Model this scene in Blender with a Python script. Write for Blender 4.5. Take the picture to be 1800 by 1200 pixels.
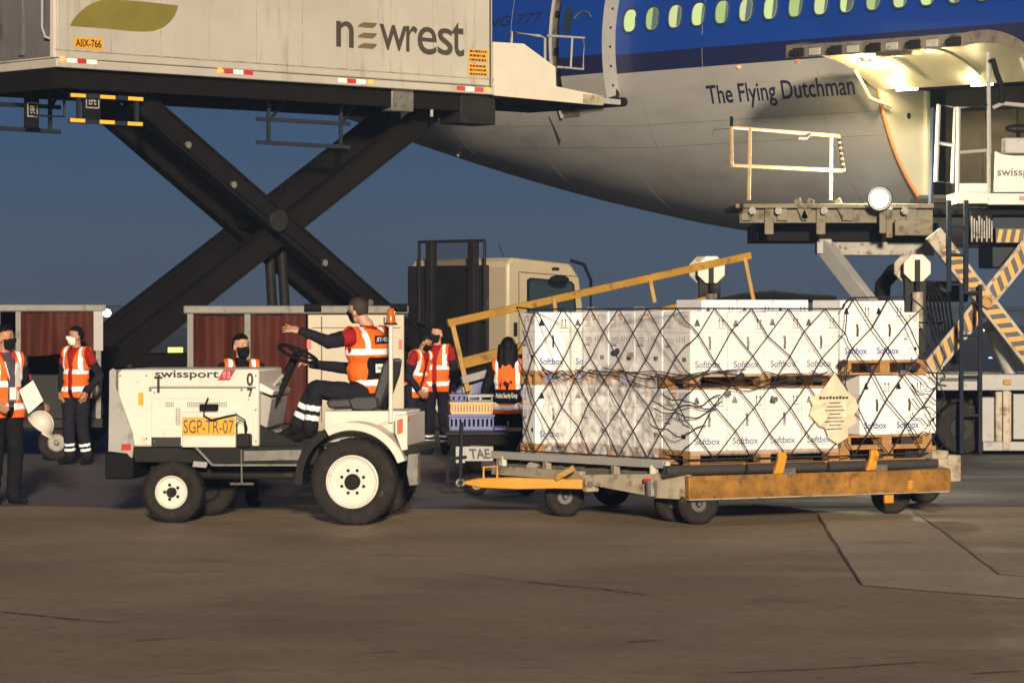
import bpy, bmesh, math, random
import numpy as np
from mathutils import Vector, Matrix
random.seed(7)
R = math.radians
scene = bpy.context.scene
for o in list(bpy.data.objects):
    bpy.data.objects.remove(o)
COL = scene.collection

# ------------------------------------------------------------------ camera, sky, sun, exposure
FPX, HC, CX, HZ = 5400.0, 2.0, 900.0, 540.0      # focal length in 1800-px photo pixels, camera height, principal column, horizon row
cam = bpy.data.cameras.new('camera')
cam.sensor_width = 36.0
cam.lens = 36.0 * FPX / 1800.0
cam.shift_y = (HZ - 600.0) / 1800.0
cam.clip_start = 0.5
cam.clip_end = 6000
camo = bpy.data.objects.new('camera', cam)
camo.location = (0, 0, HC)
camo.rotation_euler = (R(90), 0, 0)
COL.objects.link(camo)
scene.camera = camo

SUN_AZ, SUN_EL = 5.0, 12.5                       # behind the camera and to its right
world = bpy.data.worlds.new('World')
scene.world = world
world.use_nodes = True
wn = world.node_tree
wn.nodes.clear()
sky = wn.nodes.new('ShaderNodeTexSky')
sky.sky_type = 'NISHITA'
sky.sun_disc = False
sky.sun_elevation = R(SUN_EL)
sky.sun_rotation = R(180 - SUN_AZ)
sky.air_density = 1.0
sky.dust_density = 0.0
sky.ozone_density = 6.0
tint = wn.nodes.new('ShaderNodeMix')
tint.data_type = 'RGBA'; tint.blend_type = 'MULTIPLY'
tint.inputs[0].default_value = 1.0
tint.inputs[7].default_value = (0.245, 0.275, 0.43, 1)      # the deep evening blue of the whole sky
bg = wn.nodes.new('ShaderNodeBackground')
bg.inputs[1].default_value = 0.05
wo = wn.nodes.new('ShaderNodeOutputWorld')
wn.links.new(sky.outputs[0], tint.inputs[6])
wn.links.new(tint.outputs[2], bg.inputs[0])
wn.links.new(bg.outputs[0], wo.inputs[0])

sl = bpy.data.lights.new('sun', 'SUN')
sl.energy = 5.0
sl.angle = R(4.5)
sl.color = (1.0, 0.84, 0.64)
so = bpy.data.objects.new('sun', sl)
tol = Vector((math.sin(R(SUN_AZ)) * math.cos(R(SUN_EL)), -math.cos(R(SUN_AZ)) * math.cos(R(SUN_EL)), math.sin(R(SUN_EL))))
so.rotation_euler = (-tol).to_track_quat('-Z', 'Y').to_euler()
so.location = tol * 60
COL.objects.link(so)

vs = scene.view_settings
vs.view_transform = 'Standard'
vs.look = 'None'
vs.exposure = 0.25
vs.gamma = 1.0
vs.use_curve_mapping = False
scene.cycles.use_denoising = True
scene.cycles.max_bounces = 6
scene.cycles.transparent_max_bounces = 12

# ------------------------------------------------------------------ helpers
def tag(o, label=None, cat=None, group=None, kind=None):
    if label: o['label'] = label
    if cat: o['category'] = cat
    if group: o['group'] = group
    if kind: o['kind'] = kind
    return o

def empty(name, loc=(0, 0, 0), rz=0.0, parent=None):
    o = bpy.data.objects.new(name, None)
    o.location = loc
    o.rotation_euler = (0, 0, rz)
    o.empty_display_size = 0.2
    COL.objects.link(o)
    if parent: o.parent = parent
    return o

class Frame:
    """a thing's own axes on the ground: x along it, y away from the near face, z up"""
    def __init__(s, ox, oy, deg):
        s.ox, s.oy, s.r = ox, oy, R(deg)
        s.c, s.s = math.cos(s.r), math.sin(s.r)
    def at(s, px, py, yl):
        k = (px - CX) / FPX
        ax, ay = s.ox - yl * s.s, s.oy + yl * s.c
        x = (k * ay - ax) / (s.c - k * s.s)
        Y = ay + x * s.s
        return x, HC + (HZ - py) / FPX * Y
    def pt(s, px, py, yl):
        x, z = s.at(px, py, yl)
        return Vector((x, yl, z))
    def world(s, p):
        return Vector((s.ox + p[0] * s.c - p[1] * s.s, s.oy + p[0] * s.s + p[1] * s.c, p[2]))
    def root(s, name, label, cat, group=None):
        return tag(empty(name, (s.ox, s.oy, 0), s.r), label, cat, group)

def wpt(px, py, Y):
    return Vector(((px - CX) / FPX * Y, Y, HC + (HZ - py) / FPX * Y))
def ground(px, py):
    Y = FPX * HC / (py - HZ)
    return (px - CX) / FPX * Y, Y

class MB:
    def __init__(s):
        s.V, s.F, s.M = [], [], []
    def add(s, vs_, fs_, m=0):
        n = len(s.V)
        s.V += [tuple(v) for v in vs_]
        s.F += [tuple(i + n for i in f) for f in fs_]
        s.M += [m] * len(fs_)
        return s
    def box(s, x0, x1, y0, y1, z0, z1, m=0):
        if x0 > x1: x0, x1 = x1, x0
        if y0 > y1: y0, y1 = y1, y0
        if z0 > z1: z0, z1 = z1, z0
        v = [(x, y, z) for z in (z0, z1) for y in (y0, y1) for x in (x0, x1)]
        return s.add(v, [(0, 2, 3, 1), (4, 5, 7, 6), (0, 1, 5, 4), (2, 6, 7, 3), (0, 4, 6, 2), (1, 3, 7, 5)], m)
    def beam(s, p, q, w, h, m=0, up=(0, 0, 1)):
        p, q = Vector(p), Vector(q)
        d = (q - p).normalized()
        u = Vector(up)
        if abs(d.dot(u)) > 0.98: u = Vector((0, 1, 0))
        a = d.cross(u).normalized()
        b = a.cross(d).normalized()
        v = [c + a * (i * w / 2) + b * (j * h / 2) for c in (p, q) for j in (-1, 1) for i in (-1, 1)]
        return s.add(v, [(0, 1, 3, 2), (4, 6, 7, 5), (0, 4, 5, 1), (2, 3, 7, 6), (0, 2, 6, 4), (1, 5, 7, 3)], m)
    def tube(s, pts, r, n=8, m=0, closed=False, cap=True):
        P = [Vector(p) for p in pts]
        k = len(P)
        rings = []
        ref = None
        for i in range(k):
            if closed: d = P[(i + 1) % k] - P[i - 1]
            else: d = P[min(i + 1, k - 1)] - P[max(i - 1, 0)]
            if d.length < 1e-9: d = Vector((0, 0, 1))
            d.normalize()
            if ref is None:
                ref = Vector((0, 0, 1)) if abs(d.z) < 0.9 else Vector((1, 0, 0))
            a = d.cross(ref)
            if a.length < 1e-4: a = d.cross(Vector((0, 1, 0.1)))
            a.normalize()
            b = d.cross(a)
            ref = -b if False else ref
            rr = r[i] if isinstance(r, (list, tuple)) else r
            rings.append([P[i] + (a * math.cos(t) + b * math.sin(t)) * rr for t in [2 * math.pi * j / n for j in range(n)]])
        v = [p for ring in rings for p in ring]
        f = []
        for i in range(k if closed else k - 1):
            i2 = (i + 1) % k
            for j in range(n):
                j2 = (j + 1) % n
                f.append((i * n + j, i * n + j2, i2 * n + j2, i2 * n + j))
        if cap and not closed:
            f.append(tuple(range(n))[::-1])
            f.append(tuple((k - 1) * n + j for j in range(n)))
        return s.add(v, f, m)
    def cyl(s, p, q, r0, r1=None, n=16, m=0):
        return s.tube([p, q], [r0, r0 if r1 is None else r1], n, m)
    def lathe(s, prof, o, axis='y', n=32, m=0, closed=False):
        """prof: list of (axial, radius); axis through o"""
        v, f = [], []
        for a, r in prof:
            for j in range(n):
                t = 2 * math.pi * j / n
                c, d = r * math.cos(t), r * math.sin(t)
                p = (c, a, d) if axis == 'y' else ((a, c, d) if axis == 'x' else (c, d, a))
                v.append((o[0] + p[0], o[1] + p[1], o[2] + p[2]))
        k = len(prof)
        for i in range(k - 1):
            for j in range(n):
                j2 = (j + 1) % n
                f.append((i * n + j, i * n + j2, (i + 1) * n + j2, (i + 1) * n + j))
        f.append(tuple(range(n))[::-1])
        f.append(tuple((k - 1) * n + j for j in range(n)))
        return s.add(v, f, m)
    def prism(s, poly, y0, y1, m=0, axis='y'):
        """poly in (x,z) extruded in y (or (x,y) extruded in z, or (y,z) extruded in x)"""
        k = len(poly)
        def mk(a, b, c):
            return (a, c, b) if axis == 'y' else ((a, b, c) if axis == 'z' else (c, a, b))
        v = [mk(a, b, y0) for a, b in poly] + [mk(a, b, y1) for a, b in poly]
        f = [tuple(range(k))[::-1], tuple(range(k, 2 * k))]
        f += [(i, (i + 1) % k, k + (i + 1) % k, k + i) for i in range(k)]
        return s.add(v, f, m)
    def ell(s, c, rx, ry, rz, nu=14, nv=9, m=0, axes=None):
        c = Vector(c)
        A = axes or (Vector((1, 0, 0)), Vector((0, 1, 0)), Vector((0, 0, 1)))
        v, f = [], []
        v.append(c - A[2] * rz)
        for i in range(1, nv):
            t = -math.pi / 2 + math.pi * i / nv
            for j in range(nu):
                a = 2 * math.pi * j / nu
                v.append(c + A[0] * (rx * math.cos(t) * math.cos(a)) + A[1] * (ry * math.cos(t) * math.sin(a)) + A[2] * (rz * math.sin(t)))
        v.append(c + A[2] * rz)
        for j in range(nu):
            f.append((0, 1 + (j + 1) % nu, 1 + j))
        for i in range(nv - 2):
            for j in range(nu):
                a, b = 1 + i * nu + j, 1 + i * nu + (j + 1) % nu
                f.append((a, b, b + nu, a + nu))
        top = len(v) - 1
        for j in range(nu):
            f.append((1 + (nv - 2) * nu + j, 1 + (nv - 2) * nu + (j + 1) % nu, top))
        return s.add(v, f, m)
    def grid(s, fn, nu, nv, m=0):
        v = [fn(i / nu, j / nv) for j in range(nv + 1) for i in range(nu + 1)]
        f = [(j * (nu + 1) + i, j * (nu + 1) + i + 1, (j + 1) * (nu + 1) + i + 1, (j + 1) * (nu + 1) + i) for j in range(nv) for i in range(nu)]
        return s.add(v, f, m)
    def mesh(s, name, mats, smooth=None, fix=True):
        me = bpy.data.meshes.new(name)
        me.from_pydata([tuple(v) for v in s.V], [], s.F)
        for m in (mats if isinstance(mats, (list, tuple)) else [mats]):
            me.materials.append(m)
        me.polygons.foreach_set('material_index', s.M)
        if fix:
            bm = bmesh.new(); bm.from_mesh(me)
            bmesh.ops.recalc_face_normals(bm, faces=bm.faces)
            bm.to_mesh(me); bm.free()
        if smooth is not None:
            me.polygons.foreach_set('use_smooth', [True] * len(me.polygons))
            me.set_sharp_from_angle(angle=R(smooth))
        me.update()
        return me
    def build(s, name, mats, parent=None, smooth=35, bevel=0.0, loc=(0, 0, 0), rz=0.0, fix=True):
        return link(name, s.mesh(name, mats, smooth, fix), parent, bevel, loc, rz)

def link(name, me, parent=None, bevel=0.0, loc=(0, 0, 0), rz=0.0):
    o = bpy.data.objects.new(name, me)
    COL.objects.link(o)
    o.location = loc
    o.rotation_euler = (0, 0, rz)
    if parent: o.parent = parent
    if bevel:
        b = o.modifiers.new('edge', 'BEVEL')
        b.width = bevel; b.segments = 2; b.limit_method = 'ANGLE'; b.angle_limit = R(40)
        b.use_clamp_overlap = True
    return o

def C(r, g, b):
    f = lambda c: (c / 255 / 12.92) if c / 255 <= 0.04045 else ((c / 255 + 0.055) / 1.055) ** 2.4
    return (f(r), f(g), f(b), 1.0)

def pmat(name, col, rough=0.5, metal=0.0, var=0.12, scale=3.0, dirt=None, dirt_amt=0.35, dirt_scale=6.0, bump=0.0, bscale=60.0,
         coat=0.0, emit=None, estr=0.0, streak=False, spec=0.5):
    m = bpy.data.materials.new(name)
    m.use_nodes = True
    nt = m.node_tree
    b = nt.nodes['Principled BSDF']
    b.inputs['Roughness'].default_value = rough
    b.inputs['Metallic'].default_value = metal
    b.inputs['Specular IOR Level'].default_value = spec
    b.inputs['Coat Weight'].default_value = coat
    tc = nt.nodes.new('ShaderNodeTexCoord')
    src = tc.outputs['Object']
    if streak:
        mp = nt.nodes.new('ShaderNodeMapping')
        mp.inputs['Scale'].default_value = (1, 1, 0.12)
        nt.links.new(src, mp.inputs['Vector']); ssrc = mp.outputs[0]
    else:
        ssrc = src
    n1 = nt.nodes.new('ShaderNodeTexNoise')
    n1.inputs['Scale'].default_value = scale; n1.inputs['Detail'].default_value = 5
    n1.inputs['Roughness'].default_value = 0.6
    nt.links.new(src, n1.inputs['Vector'])
    mr = nt.nodes.new('ShaderNodeMapRange')
    mr.inputs[1].default_value = 0.3; mr.inputs[2].default_value = 0.7
    mr.inputs[3].default_value = 1 - var; mr.inputs[4].default_value = 1 + var * 0.5
    nt.links.new(n1.outputs[0], mr.inputs[0])
    mul = nt.nodes.new('ShaderNodeVectorMath'); mul.operation = 'SCALE'
    mul.inputs[0].default_value = col[:3]
    nt.links.new(mr.outputs[0], mul.inputs['Scale'])
    out = mul.outputs[0]
    if dirt is not None:
        n2 = nt.nodes.new('ShaderNodeTexNoise')
        n2.inputs['Scale'].default_value = dirt_scale; n2.inputs['Detail'].default_value = 8
        n2.inputs['Roughness'].default_value = 0.68
        nt.links.new(ssrc, n2.inputs['Vector'])
        r2 = nt.nodes.new('ShaderNodeMapRange')
        r2.inputs[1].default_value = 0.72 - dirt_amt * 0.4; r2.inputs[2].default_value = 0.86 - dirt_amt * 0.35
        r2.inputs[3].default_value = 0; r2.inputs[4].default_value = 0.85
        nt.links.new(n2.outputs[0], r2.inputs[0])
        mx = nt.nodes.new('ShaderNodeMix'); mx.data_type = 'RGBA'
        nt.links.new(r2.outputs[0], mx.inputs[0])
        nt.links.new(out, mx.inputs[6])
        mx.inputs[7].default_value = dirt
        out = mx.outputs[2]
        ra = nt.nodes.new('ShaderNodeMapRange')
        ra.inputs[3].default_value = rough; ra.inputs[4].default_value = min(1, rough + 0.3)
        nt.links.new(r2.outputs[0], ra.inputs[0])
        nt.links.new(ra.outputs[0], b.inputs['Roughness'])
    nt.links.new(out, b.inputs['Base Color'])
    if bump:
        n3 = nt.nodes.new('ShaderNodeTexNoise')
        n3.inputs['Scale'].default_value = bscale; n3.inputs['Detail'].default_value = 4
        nt.links.new(src, n3.inputs['Vector'])
        bp = nt.nodes.new('ShaderNodeBump')
        bp.inputs['Strength'].default_value = bump; bp.inputs['Distance'].default_value = 0.02
        nt.links.new(n3.outputs[0], bp.inputs['Height'])
        nt.links.new(bp.outputs[0], b.inputs['Normal'])
    if emit is not None:
        b.inputs['Emission Color'].default_value = emit
        b.inputs['Emission Strength'].default_value = estr
    return m

# materials
M = {}
M['cream'] = pmat('cream_paint', C(206, 197, 180), 0.42, var=0.06, dirt=C(120, 98, 70), dirt_amt=0.22, dirt_scale=5, bump=0.03, bscale=20)
M['cream_dirty'] = pmat('cream_paint_worn', C(170, 158, 136), 0.5, var=0.2, dirt=C(90, 72, 50), dirt_amt=0.58, dirt_scale=7, bump=0.05, bscale=40)
M['boxwhite'] = pmat('catering_panel_paint', C(180, 174, 161), 0.45, var=0.16, scale=0.7, dirt=C(134, 120, 98), dirt_amt=0.40, dirt_scale=3.5, streak=True, bump=0.02, bscale=12)
M['enddoor'] = pmat('shaded_stained_doors', C(104, 100, 98), 0.6, var=0.2, scale=1.5, dirt=C(64, 60, 56), dirt_amt=0.45, dirt_scale=3, streak=True)  # stained grey, darkened further: the end face's shade is put into the colour
M['greywhite'] = pmat('grey_white_paint', C(156, 154, 149), 0.5, var=0.1, dirt=C(80, 76, 70), dirt_amt=0.35)
M['carton'] = pmat('white_carton', C(246, 243, 238), 0.55, var=0.05, scale=5, coat=0.25, bump=0.04, bscale=9)
M['wood'] = pmat('pallet_wood', C(176, 134, 86), 0.8, var=0.3, scale=9, dirt=C(90, 62, 36), dirt_amt=0.35, dirt_scale=8, bump=0.15, bscale=80, spec=0.12)
M['black'] = pmat('black_paint', C(36, 34, 33), 0.5, var=0.3, dirt=C(84, 72, 58), dirt_amt=0.30, dirt_scale=8, spec=0.12)
M['scissor'] = pmat('dark_greasy_steel', C(24, 20, 18), 0.7, var=0.35, scale=2.5, dirt=C(18, 14, 11), dirt_amt=0.5, dirt_scale=5, bump=0.08, bscale=30, spec=0.12)
M['frame'] = pmat('dark_frame_steel', C(40, 46, 56), 0.5, var=0.2, spec=0.12)
M['tyre'] = pmat('tyre_rubber', C(46, 43, 40), 0.85, var=0.3, scale=10, dirt=C(90, 80, 68), dirt_amt=0.35, dirt_scale=12, bump=0.2, bscale=60, spec=0.12)
M['rubber'] = pmat('black_rubber', C(24, 24, 25), 0.8, var=0.2, spec=0.12)
M['steel'] = pmat('worn_grey_steel', C(120, 116, 108), 0.5, metal=0.35, var=0.25, scale=8, dirt=C(60, 48, 36), dirt_amt=0.45, dirt_scale=9)
M['darksteel'] = pmat('dark_roller_steel', C(78, 76, 74), 0.45, metal=0.4, var=0.2, dirt=C(45, 38, 30), dirt_amt=0.4)
M['rustyel'] = pmat('worn_yellow_rail', C(156, 110, 44), 0.5, var=0.55, scale=5, dirt=C(84, 56, 24), dirt_amt=0.5, dirt_scale=8, bump=0.15, bscale=50)
M['yellow'] = pmat('safety_yellow', C(206, 144, 34), 0.5, var=0.15, dirt=C(100, 66, 26), dirt_amt=0.30)
M['dullyellow'] = pmat('dull_yellow_paint', C(170, 126, 38), 0.55, var=0.3, dirt=C(80, 60, 36), dirt_amt=0.45)
M['plate'] = pmat('plate_yellow', C(224, 160, 40), 0.4, var=0.06)
M['ink'] = pmat('black_lettering', C(28, 26, 26), 0.5, var=0.1)
M['greyink'] = pmat('brown_grey_lettering', C(66, 56, 48), 0.5, var=0.1)
M['blueink'] = pmat('blue_print', C(92, 102, 148), 0.5, var=0.1)
M['greenink'] = pmat('olive_green_print', C(122, 112, 42), 0.5, var=0.15, scale=2, dirt=C(88, 82, 50), dirt_amt=0.3)
M['leafgrey'] = pmat('olive_lettering', C(104, 90, 56), 0.5, var=0.1)
M['red'] = pmat('red_marking', C(190, 44, 34), 0.35, var=0.1)
M['redlogo'] = pmat('red_logo', C(176, 44, 50), 0.4, var=0.08)
M['white'] = pmat('white_marking', C(240, 238, 232), 0.35, var=0.04)
M['amberref'] = pmat('yellow_reflector', C(250, 190, 60), 0.3, var=0.05)
M['reflect'] = pmat('reflective_tape', C(250, 250, 250), 0.3, var=0.03)
M['orange'] = pmat('vest_orange', C(246, 108, 40), 0.75, var=0.16, scale=9, bump=0.25, bscale=28, spec=0.12)
M['shirtred'] = pmat('red_polo_cloth', C(150, 34, 34), 0.85, var=0.2, scale=9, bump=0.2, bscale=30, spec=0.12)
M['navy'] = pmat('dark_navy_cloth', C(34, 33, 42), 0.9, var=0.25, scale=8, bump=0.25, bscale=26, spec=0.12)
M['blackcloth'] = pmat('black_cloth', C(26, 25, 28), 0.9, var=0.25, scale=8, bump=0.25, bscale=26, spec=0.12)
M['greysuit'] = pmat('plum_grey_cloth', C(84, 74, 84), 0.9, var=0.2, scale=8, spec=0.12)
M['skin'] = pmat('skin', C(176, 126, 96), 0.55, var=0.12, scale=14)
M['skinlight'] = pmat('skin_light', C(196, 148, 118), 0.5, var=0.12, scale=14)
M['hair'] = pmat('black_hair', C(22, 18, 17), 0.5, var=0.3, scale=40, bump=0.4, bscale=90, spec=0.12)
M['shorthair'] = pmat('cropped_hair', C(140, 104, 82), 0.7, var=0.25, scale=60, bump=0.3, bscale=120)
M['curtain'] = pmat('red_brown_tarpaulin', C(76, 34, 26), 0.6, var=0.25, scale=2.5, dirt=C(46, 22, 18), dirt_amt=0.5, dirt_scale=3, streak=True, spec=0.12)
M['seat'] = pmat('seat_vinyl', C(46, 46, 48), 0.5, var=0.2)
M['blueplastic'] = pmat('blue_plastic', C(64, 74, 138), 0.4, var=0.1)
M['tanplastic'] = pmat('tan_plastic', C(206, 160, 100), 0.45, var=0.1)
M['glass'] = pmat('cab_glass', C(44, 56, 62), 0.08, var=0.05, spec=0.8)
M['net'] = pmat('net_cord', C(52, 50, 56), 0.9, var=0.3, scale=20, spec=0.12)
M['paper'] = pmat('paper', C(232, 226, 214), 0.7, var=0.05, bump=0.1, bscale=14)
M['agedpaper'] = pmat('cream_plastic_tag', C(222, 206, 176), 0.6, var=0.1, scale=12, bump=0.3, bscale=18)
M['fuswhite'] = None
M['holdcream'] = pmat('hold_lining', C(184, 180, 160), 0.5, var=0.08, dirt=C(150, 130, 90), dirt_amt=0.25)
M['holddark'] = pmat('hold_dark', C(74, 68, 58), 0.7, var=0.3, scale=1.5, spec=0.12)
M['seal'] = pmat('orange_door_seal', C(222, 140, 80), 0.5, var=0.15)
M['doorgrey'] = pmat('door_edge_metal', C(124, 114, 100), 0.5, metal=0.2, var=0.3, scale=5, dirt=C(50, 42, 34), dirt_amt=0.45)
M['concretebuild'] = pmat('far_building', C(46, 52, 60), 0.9, var=0.3, scale=0.05)

def emat(name, col, strength):
    m = bpy.data.materials.new(name); m.use_nodes = True
    nt = m.node_tree; nt.nodes.clear()
    e = nt.nodes.new('ShaderNodeEmission'); e.inputs[0].default_value = col; e.inputs[1].default_value = strength
    o = nt.nodes.new('ShaderNodeOutputMaterial'); nt.links.new(e.outputs[0], o.inputs[0])
    return m
M['amberlamp'] = emat('amber_lamp_lens', (1.0, 0.30, 0.05, 1), 2.2)
M['amberlens'] = pmat('amber_beacon_lens', C(196, 96, 24), 0.2, var=0.15)
M['flood'] = emat('floodlight_lens', (1.0, 0.95, 0.72, 1), 40.0)
M['farlamp'] = emat('far_mast_lamp', (0.75, 1.0, 0.85, 1), 8.0)
M['farwarm'] = emat('far_warm_lamp', (1.0, 0.85, 0.5, 1), 3.0)
M['farblue'] = emat('far_blue_lamp', (0.2, 0.35, 1.0, 1), 4.0)
M['farsign'] = emat('far_lit_sign', (0.85, 0.95, 0.25, 1), 1.3)
M['pane_lit'] = emat('cabin_window_light', (0.62, 0.75, 0.30, 1), 1.0)
M['doorlamp'] = emat('door_lamp_lens', (1.0, 0.85, 0.5, 1), 14.0)

# lettering: built from the built-in font, normalised to a unit rectangle and laid on a surface by a mapping
_txt = {}
def text_data(s, bold=0.0, shear=0.0, spacing=1.0):
    key = (s, bold, shear, spacing)
    if key in _txt: return _txt[key]
    cu = bpy.data.curves.new('lettering', 'FONT')
    cu.body = s; cu.offset = bold; cu.shear = shear; cu.space_character = spacing
    cu.fill_mode = 'FRONT'; cu.resolution_u = 4
    o = bpy.data.objects.new('lettering', cu); COL.objects.link(o)
    dg = bpy.context.evaluated_depsgraph_get()
    me = bpy.data.meshes.new_from_object(o.evaluated_get(dg))
    bpy.data.objects.remove(o); bpy.data.curves.remove(cu)
    v = np.array([p.co[:2] for p in me.vertices]); f = [tuple(p.vertices) for p in me.polygons]
    lo, hi = v.min(0), v.max(0)
    v = (v - lo) / (hi - lo)
    bpy.data.meshes.remove(me)
    _txt[key] = (v, f)
    return _txt[key]
def lettering(s, fn, mat, parent=None, bold=0.0, shear=0.0, name='lettering', spacing=1.0):
    v, f = text_data(s, bold, shear, spacing)
    mb = MB(); mb.add([fn(a, b) for a, b in v], f)
    return mb.build(name, mat, parent, smooth=None, fix=False)
def mb_text(mb, s, fn, m=0, bold=0.0, shear=0.0):
    v, f = text_data(s, bold, shear)
    mb.add([fn(a, b) for a, b in v], f, m)
def flat(x0, x1, z0, z1, y):
    return lambda u, v: (x0 + (x1 - x0) * u, y, z0 + (z1 - z0) * v)

# ------------------------------------------------------------------ the apron and what lies far behind
def ground_mat(name, base, dark, lo):
    m = bpy.data.materials.new(name); m.use_nodes = True
    nt = m.node_tree; b = nt.nodes['Principled BSDF']
    tc = nt.nodes.new('ShaderNodeTexCoord')
    def noise(scale, det, stretch=None, rough=0.6):
        n = nt.nodes.new('ShaderNodeTexNoise'); n.inputs['Scale'].default_value = scale
        n.inputs['Detail'].default_value = det; n.inputs['Roughness'].default_value = rough
        if stretch:
            mp = nt.nodes.new('ShaderNodeMapping'); mp.inputs['Scale'].default_value = stretch
            mp.inputs['Rotation'].default_value = (0, 0, R(8))
            nt.links.new(tc.outputs['Object'], mp.inputs[0]); nt.links.new(mp.outputs[0], n.inputs['Vector'])
        else:
            nt.links.new(tc.outputs['Object'], n.inputs['Vector'])
        return n.outputs[0]
    def mrange(x, a, c, d, e):
        r = nt.nodes.new('ShaderNodeMapRange'); nt.links.new(x, r.inputs[0])
        for i, q in enumerate((a, c, d, e)): r.inputs[i + 1].default_value = q
        return r.outputs[0]
    def mix(f, a, c):
        x = nt.nodes.new('ShaderNodeMix'); x.data_type = 'RGBA'
        nt.links.new(f, x.inputs[0])
        if isinstance(a, tuple): x.inputs[6].default_value = a
        else: nt.links.new(a, x.inputs[6])
        x.inputs[7].default_value = c
        return x.outputs[2]
    c1 = mix(mrange(noise(0.35, 6), 0.38, 0.68, 0, lo), base, dark)
    c2 = mix(mrange(noise(1.0, 7, (0.5, 2.2, 1)), 0.50, 0.78, 0, 0.32), c1, dark)
    c3 = mix(mrange(noise(7.0, 8, None, 0.8), 0.50, 0.66, 0, 0.6), c2, tuple(q * 0.55 for q in dark[:3]) + (1,))
    c4 = mix(mrange(noise(34.0, 5, None, 0.8), 0.56, 0.68, 0, 0.65), c3, tuple(min(1, q * 1.5) for q in base[:3]) + (1,))
    c4 = mix(mrange(noise(0.9, 4, (0.7, 1.3, 1)), 0.63, 0.70, 0, 0.38), c4, tuple(q * 0.45 for q in dark[:3]) + (1,))      # old oil stains
    c4 = mix(mrange(noise(80.0, 2), 0.60, 0.72, 0, 0.5), c4, tuple(q * 0.5 for q in dark[:3]) + (1,))
    nt.links.new(c4, b.inputs['Base Color'])
    nt.links.new(mrange(noise(0.8, 5, (0.4, 1.4, 1)), 0.35, 0.7, 0.5, 0.85), b.inputs['Roughness'])
    b.inputs['Specular IOR Level'].default_value = 0.35
    bp = nt.nodes.new('ShaderNodeBump'); bp.inputs['Strength'].default_value = 0.5; bp.inputs['Distance'].default_value = 0.012
    nt.links.new(noise(45, 6, None, 0.75), bp.inputs['Height']); nt.links.new(bp.outputs[0], b.inputs['Normal'])
    return m
M['apron'] = ground_mat('apron_concrete', C(158, 139, 111), C(120, 103, 81), 0.8)
M['darkground'] = ground_mat('darker_ground_surface', C(106, 102, 100), C(76, 73, 72), 0.8)
M['slab'] = ground_mat('slab_concrete', C(174, 157, 132), C(146, 131, 109), 0.5)
M['joint'] = pmat('joint_tar', C(70, 59, 50), 0.7, var=0.3, scale=8)
M['farground'] = pmat('far_tarmac', C(44, 46, 50), 0.9, var=0.3, scale=0.02)

mb = MB(); mb.add([(-1500, -30, 0), (1500, -30, 0), (1500, 2600, 0), (-1500, 2600, 0)], [(0, 1, 2, 3)])
apron = tag(mb.build('ground', M['apron'], smooth=None), kind='structure')
mb = MB(); mb.add([(-1500, 60, 0.004), (1500, 60, 0.004), (1500, 2600, 0.004), (-1500, 2600, 0.004)], [(0, 1, 2, 3)])
tag(mb.build('taxiway', M['farground'], smooth=None), kind='structure')

rd = random.Random(5)
edge_ = [(-60 + i * 0.8, 30.9 + 0.35 * math.sin(i * 0.23) + 0.25 * (rd.random() - 0.5)) for i in range(151)]
mb = MB(); n_ = len(edge_)
mb.add([(x, y, 0.0025) for x, y in edge_] + [(x, 58.0, 0.0025) for x, y in edge_], [(i, i + 1, n_ + i + 1, n_ + i) for i in range(n_ - 1)])
tag(mb.build('darker_ground', M['darkground'], smooth=None), kind='structure')  # darker, greyer sheet over the ground, with a ragged near edge
def g3(px, py, z):
    x, y = ground(px, py); return (x, y, z)
mb = MB()
sl_poly = [(1438, 908), (1516, 1029), (1640, 1040), (1815, 1053), (1815, 1016), (1757, 1011), (1700, 968), (1597, 893), (1440, 893)]
mb.add([g3(x, y, 0.0055) for x, y in sl_poly], [tuple(range(len(sl_poly)))])
tag(mb.build('concrete_slab', M['slab'], apron, smooth=None))
def ribbon(pts, w, name, seed):
    rnd = random.Random(seed)
    P = []
    for (a, b) in zip(pts[:-1], pts[1:]):
        for i in range(6):
            t = i / 6
            P.append(ground(a[0] + (b[0] - a[0]) * t, a[1] + (b[1] - a[1]) * t))
    P.append(ground(*pts[-1]))
    v, f = [], []
    for i, p in enumerate(P):
        q = P[min(i + 1, len(P) - 1)]; o = P[max(i - 1, 0)]
        d = Vector((q[0] - o[0], q[1] - o[1])).normalized(); n = Vector((-d.y, d.x))
        end = 0.25 if i in (0, len(P) - 1) else 1
        ww = w * (0.6 + 0.8 * rnd.random()) * end
        jx = (rnd.random() - 0.5) * w * 1.2
        v += [(p[0] + n.x * (ww + jx), p[1] + n.y * (ww + jx), 0.0085), (p[0] - n.x * (ww - jx), p[1] - n.y * (ww - jx), 0.0085)]
    f = [(2 * i, 2 * i + 1, 2 * i + 3, 2 * i + 2) for i in range(len(P) - 1)]
    m_ = MB(); m_.add(v, f); m_.build(name, M['joint'], apron, smooth=None)
ribbon([(1438, 905), (1462, 945), (1492, 992), (1516, 1029)], 0.011, 'slab_joint', 1)
ribbon([(1597, 893), (1650, 930), (1700, 968), (1757, 1011), (1815, 1016)], 0.010, 'slab_joint', 2)
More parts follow.
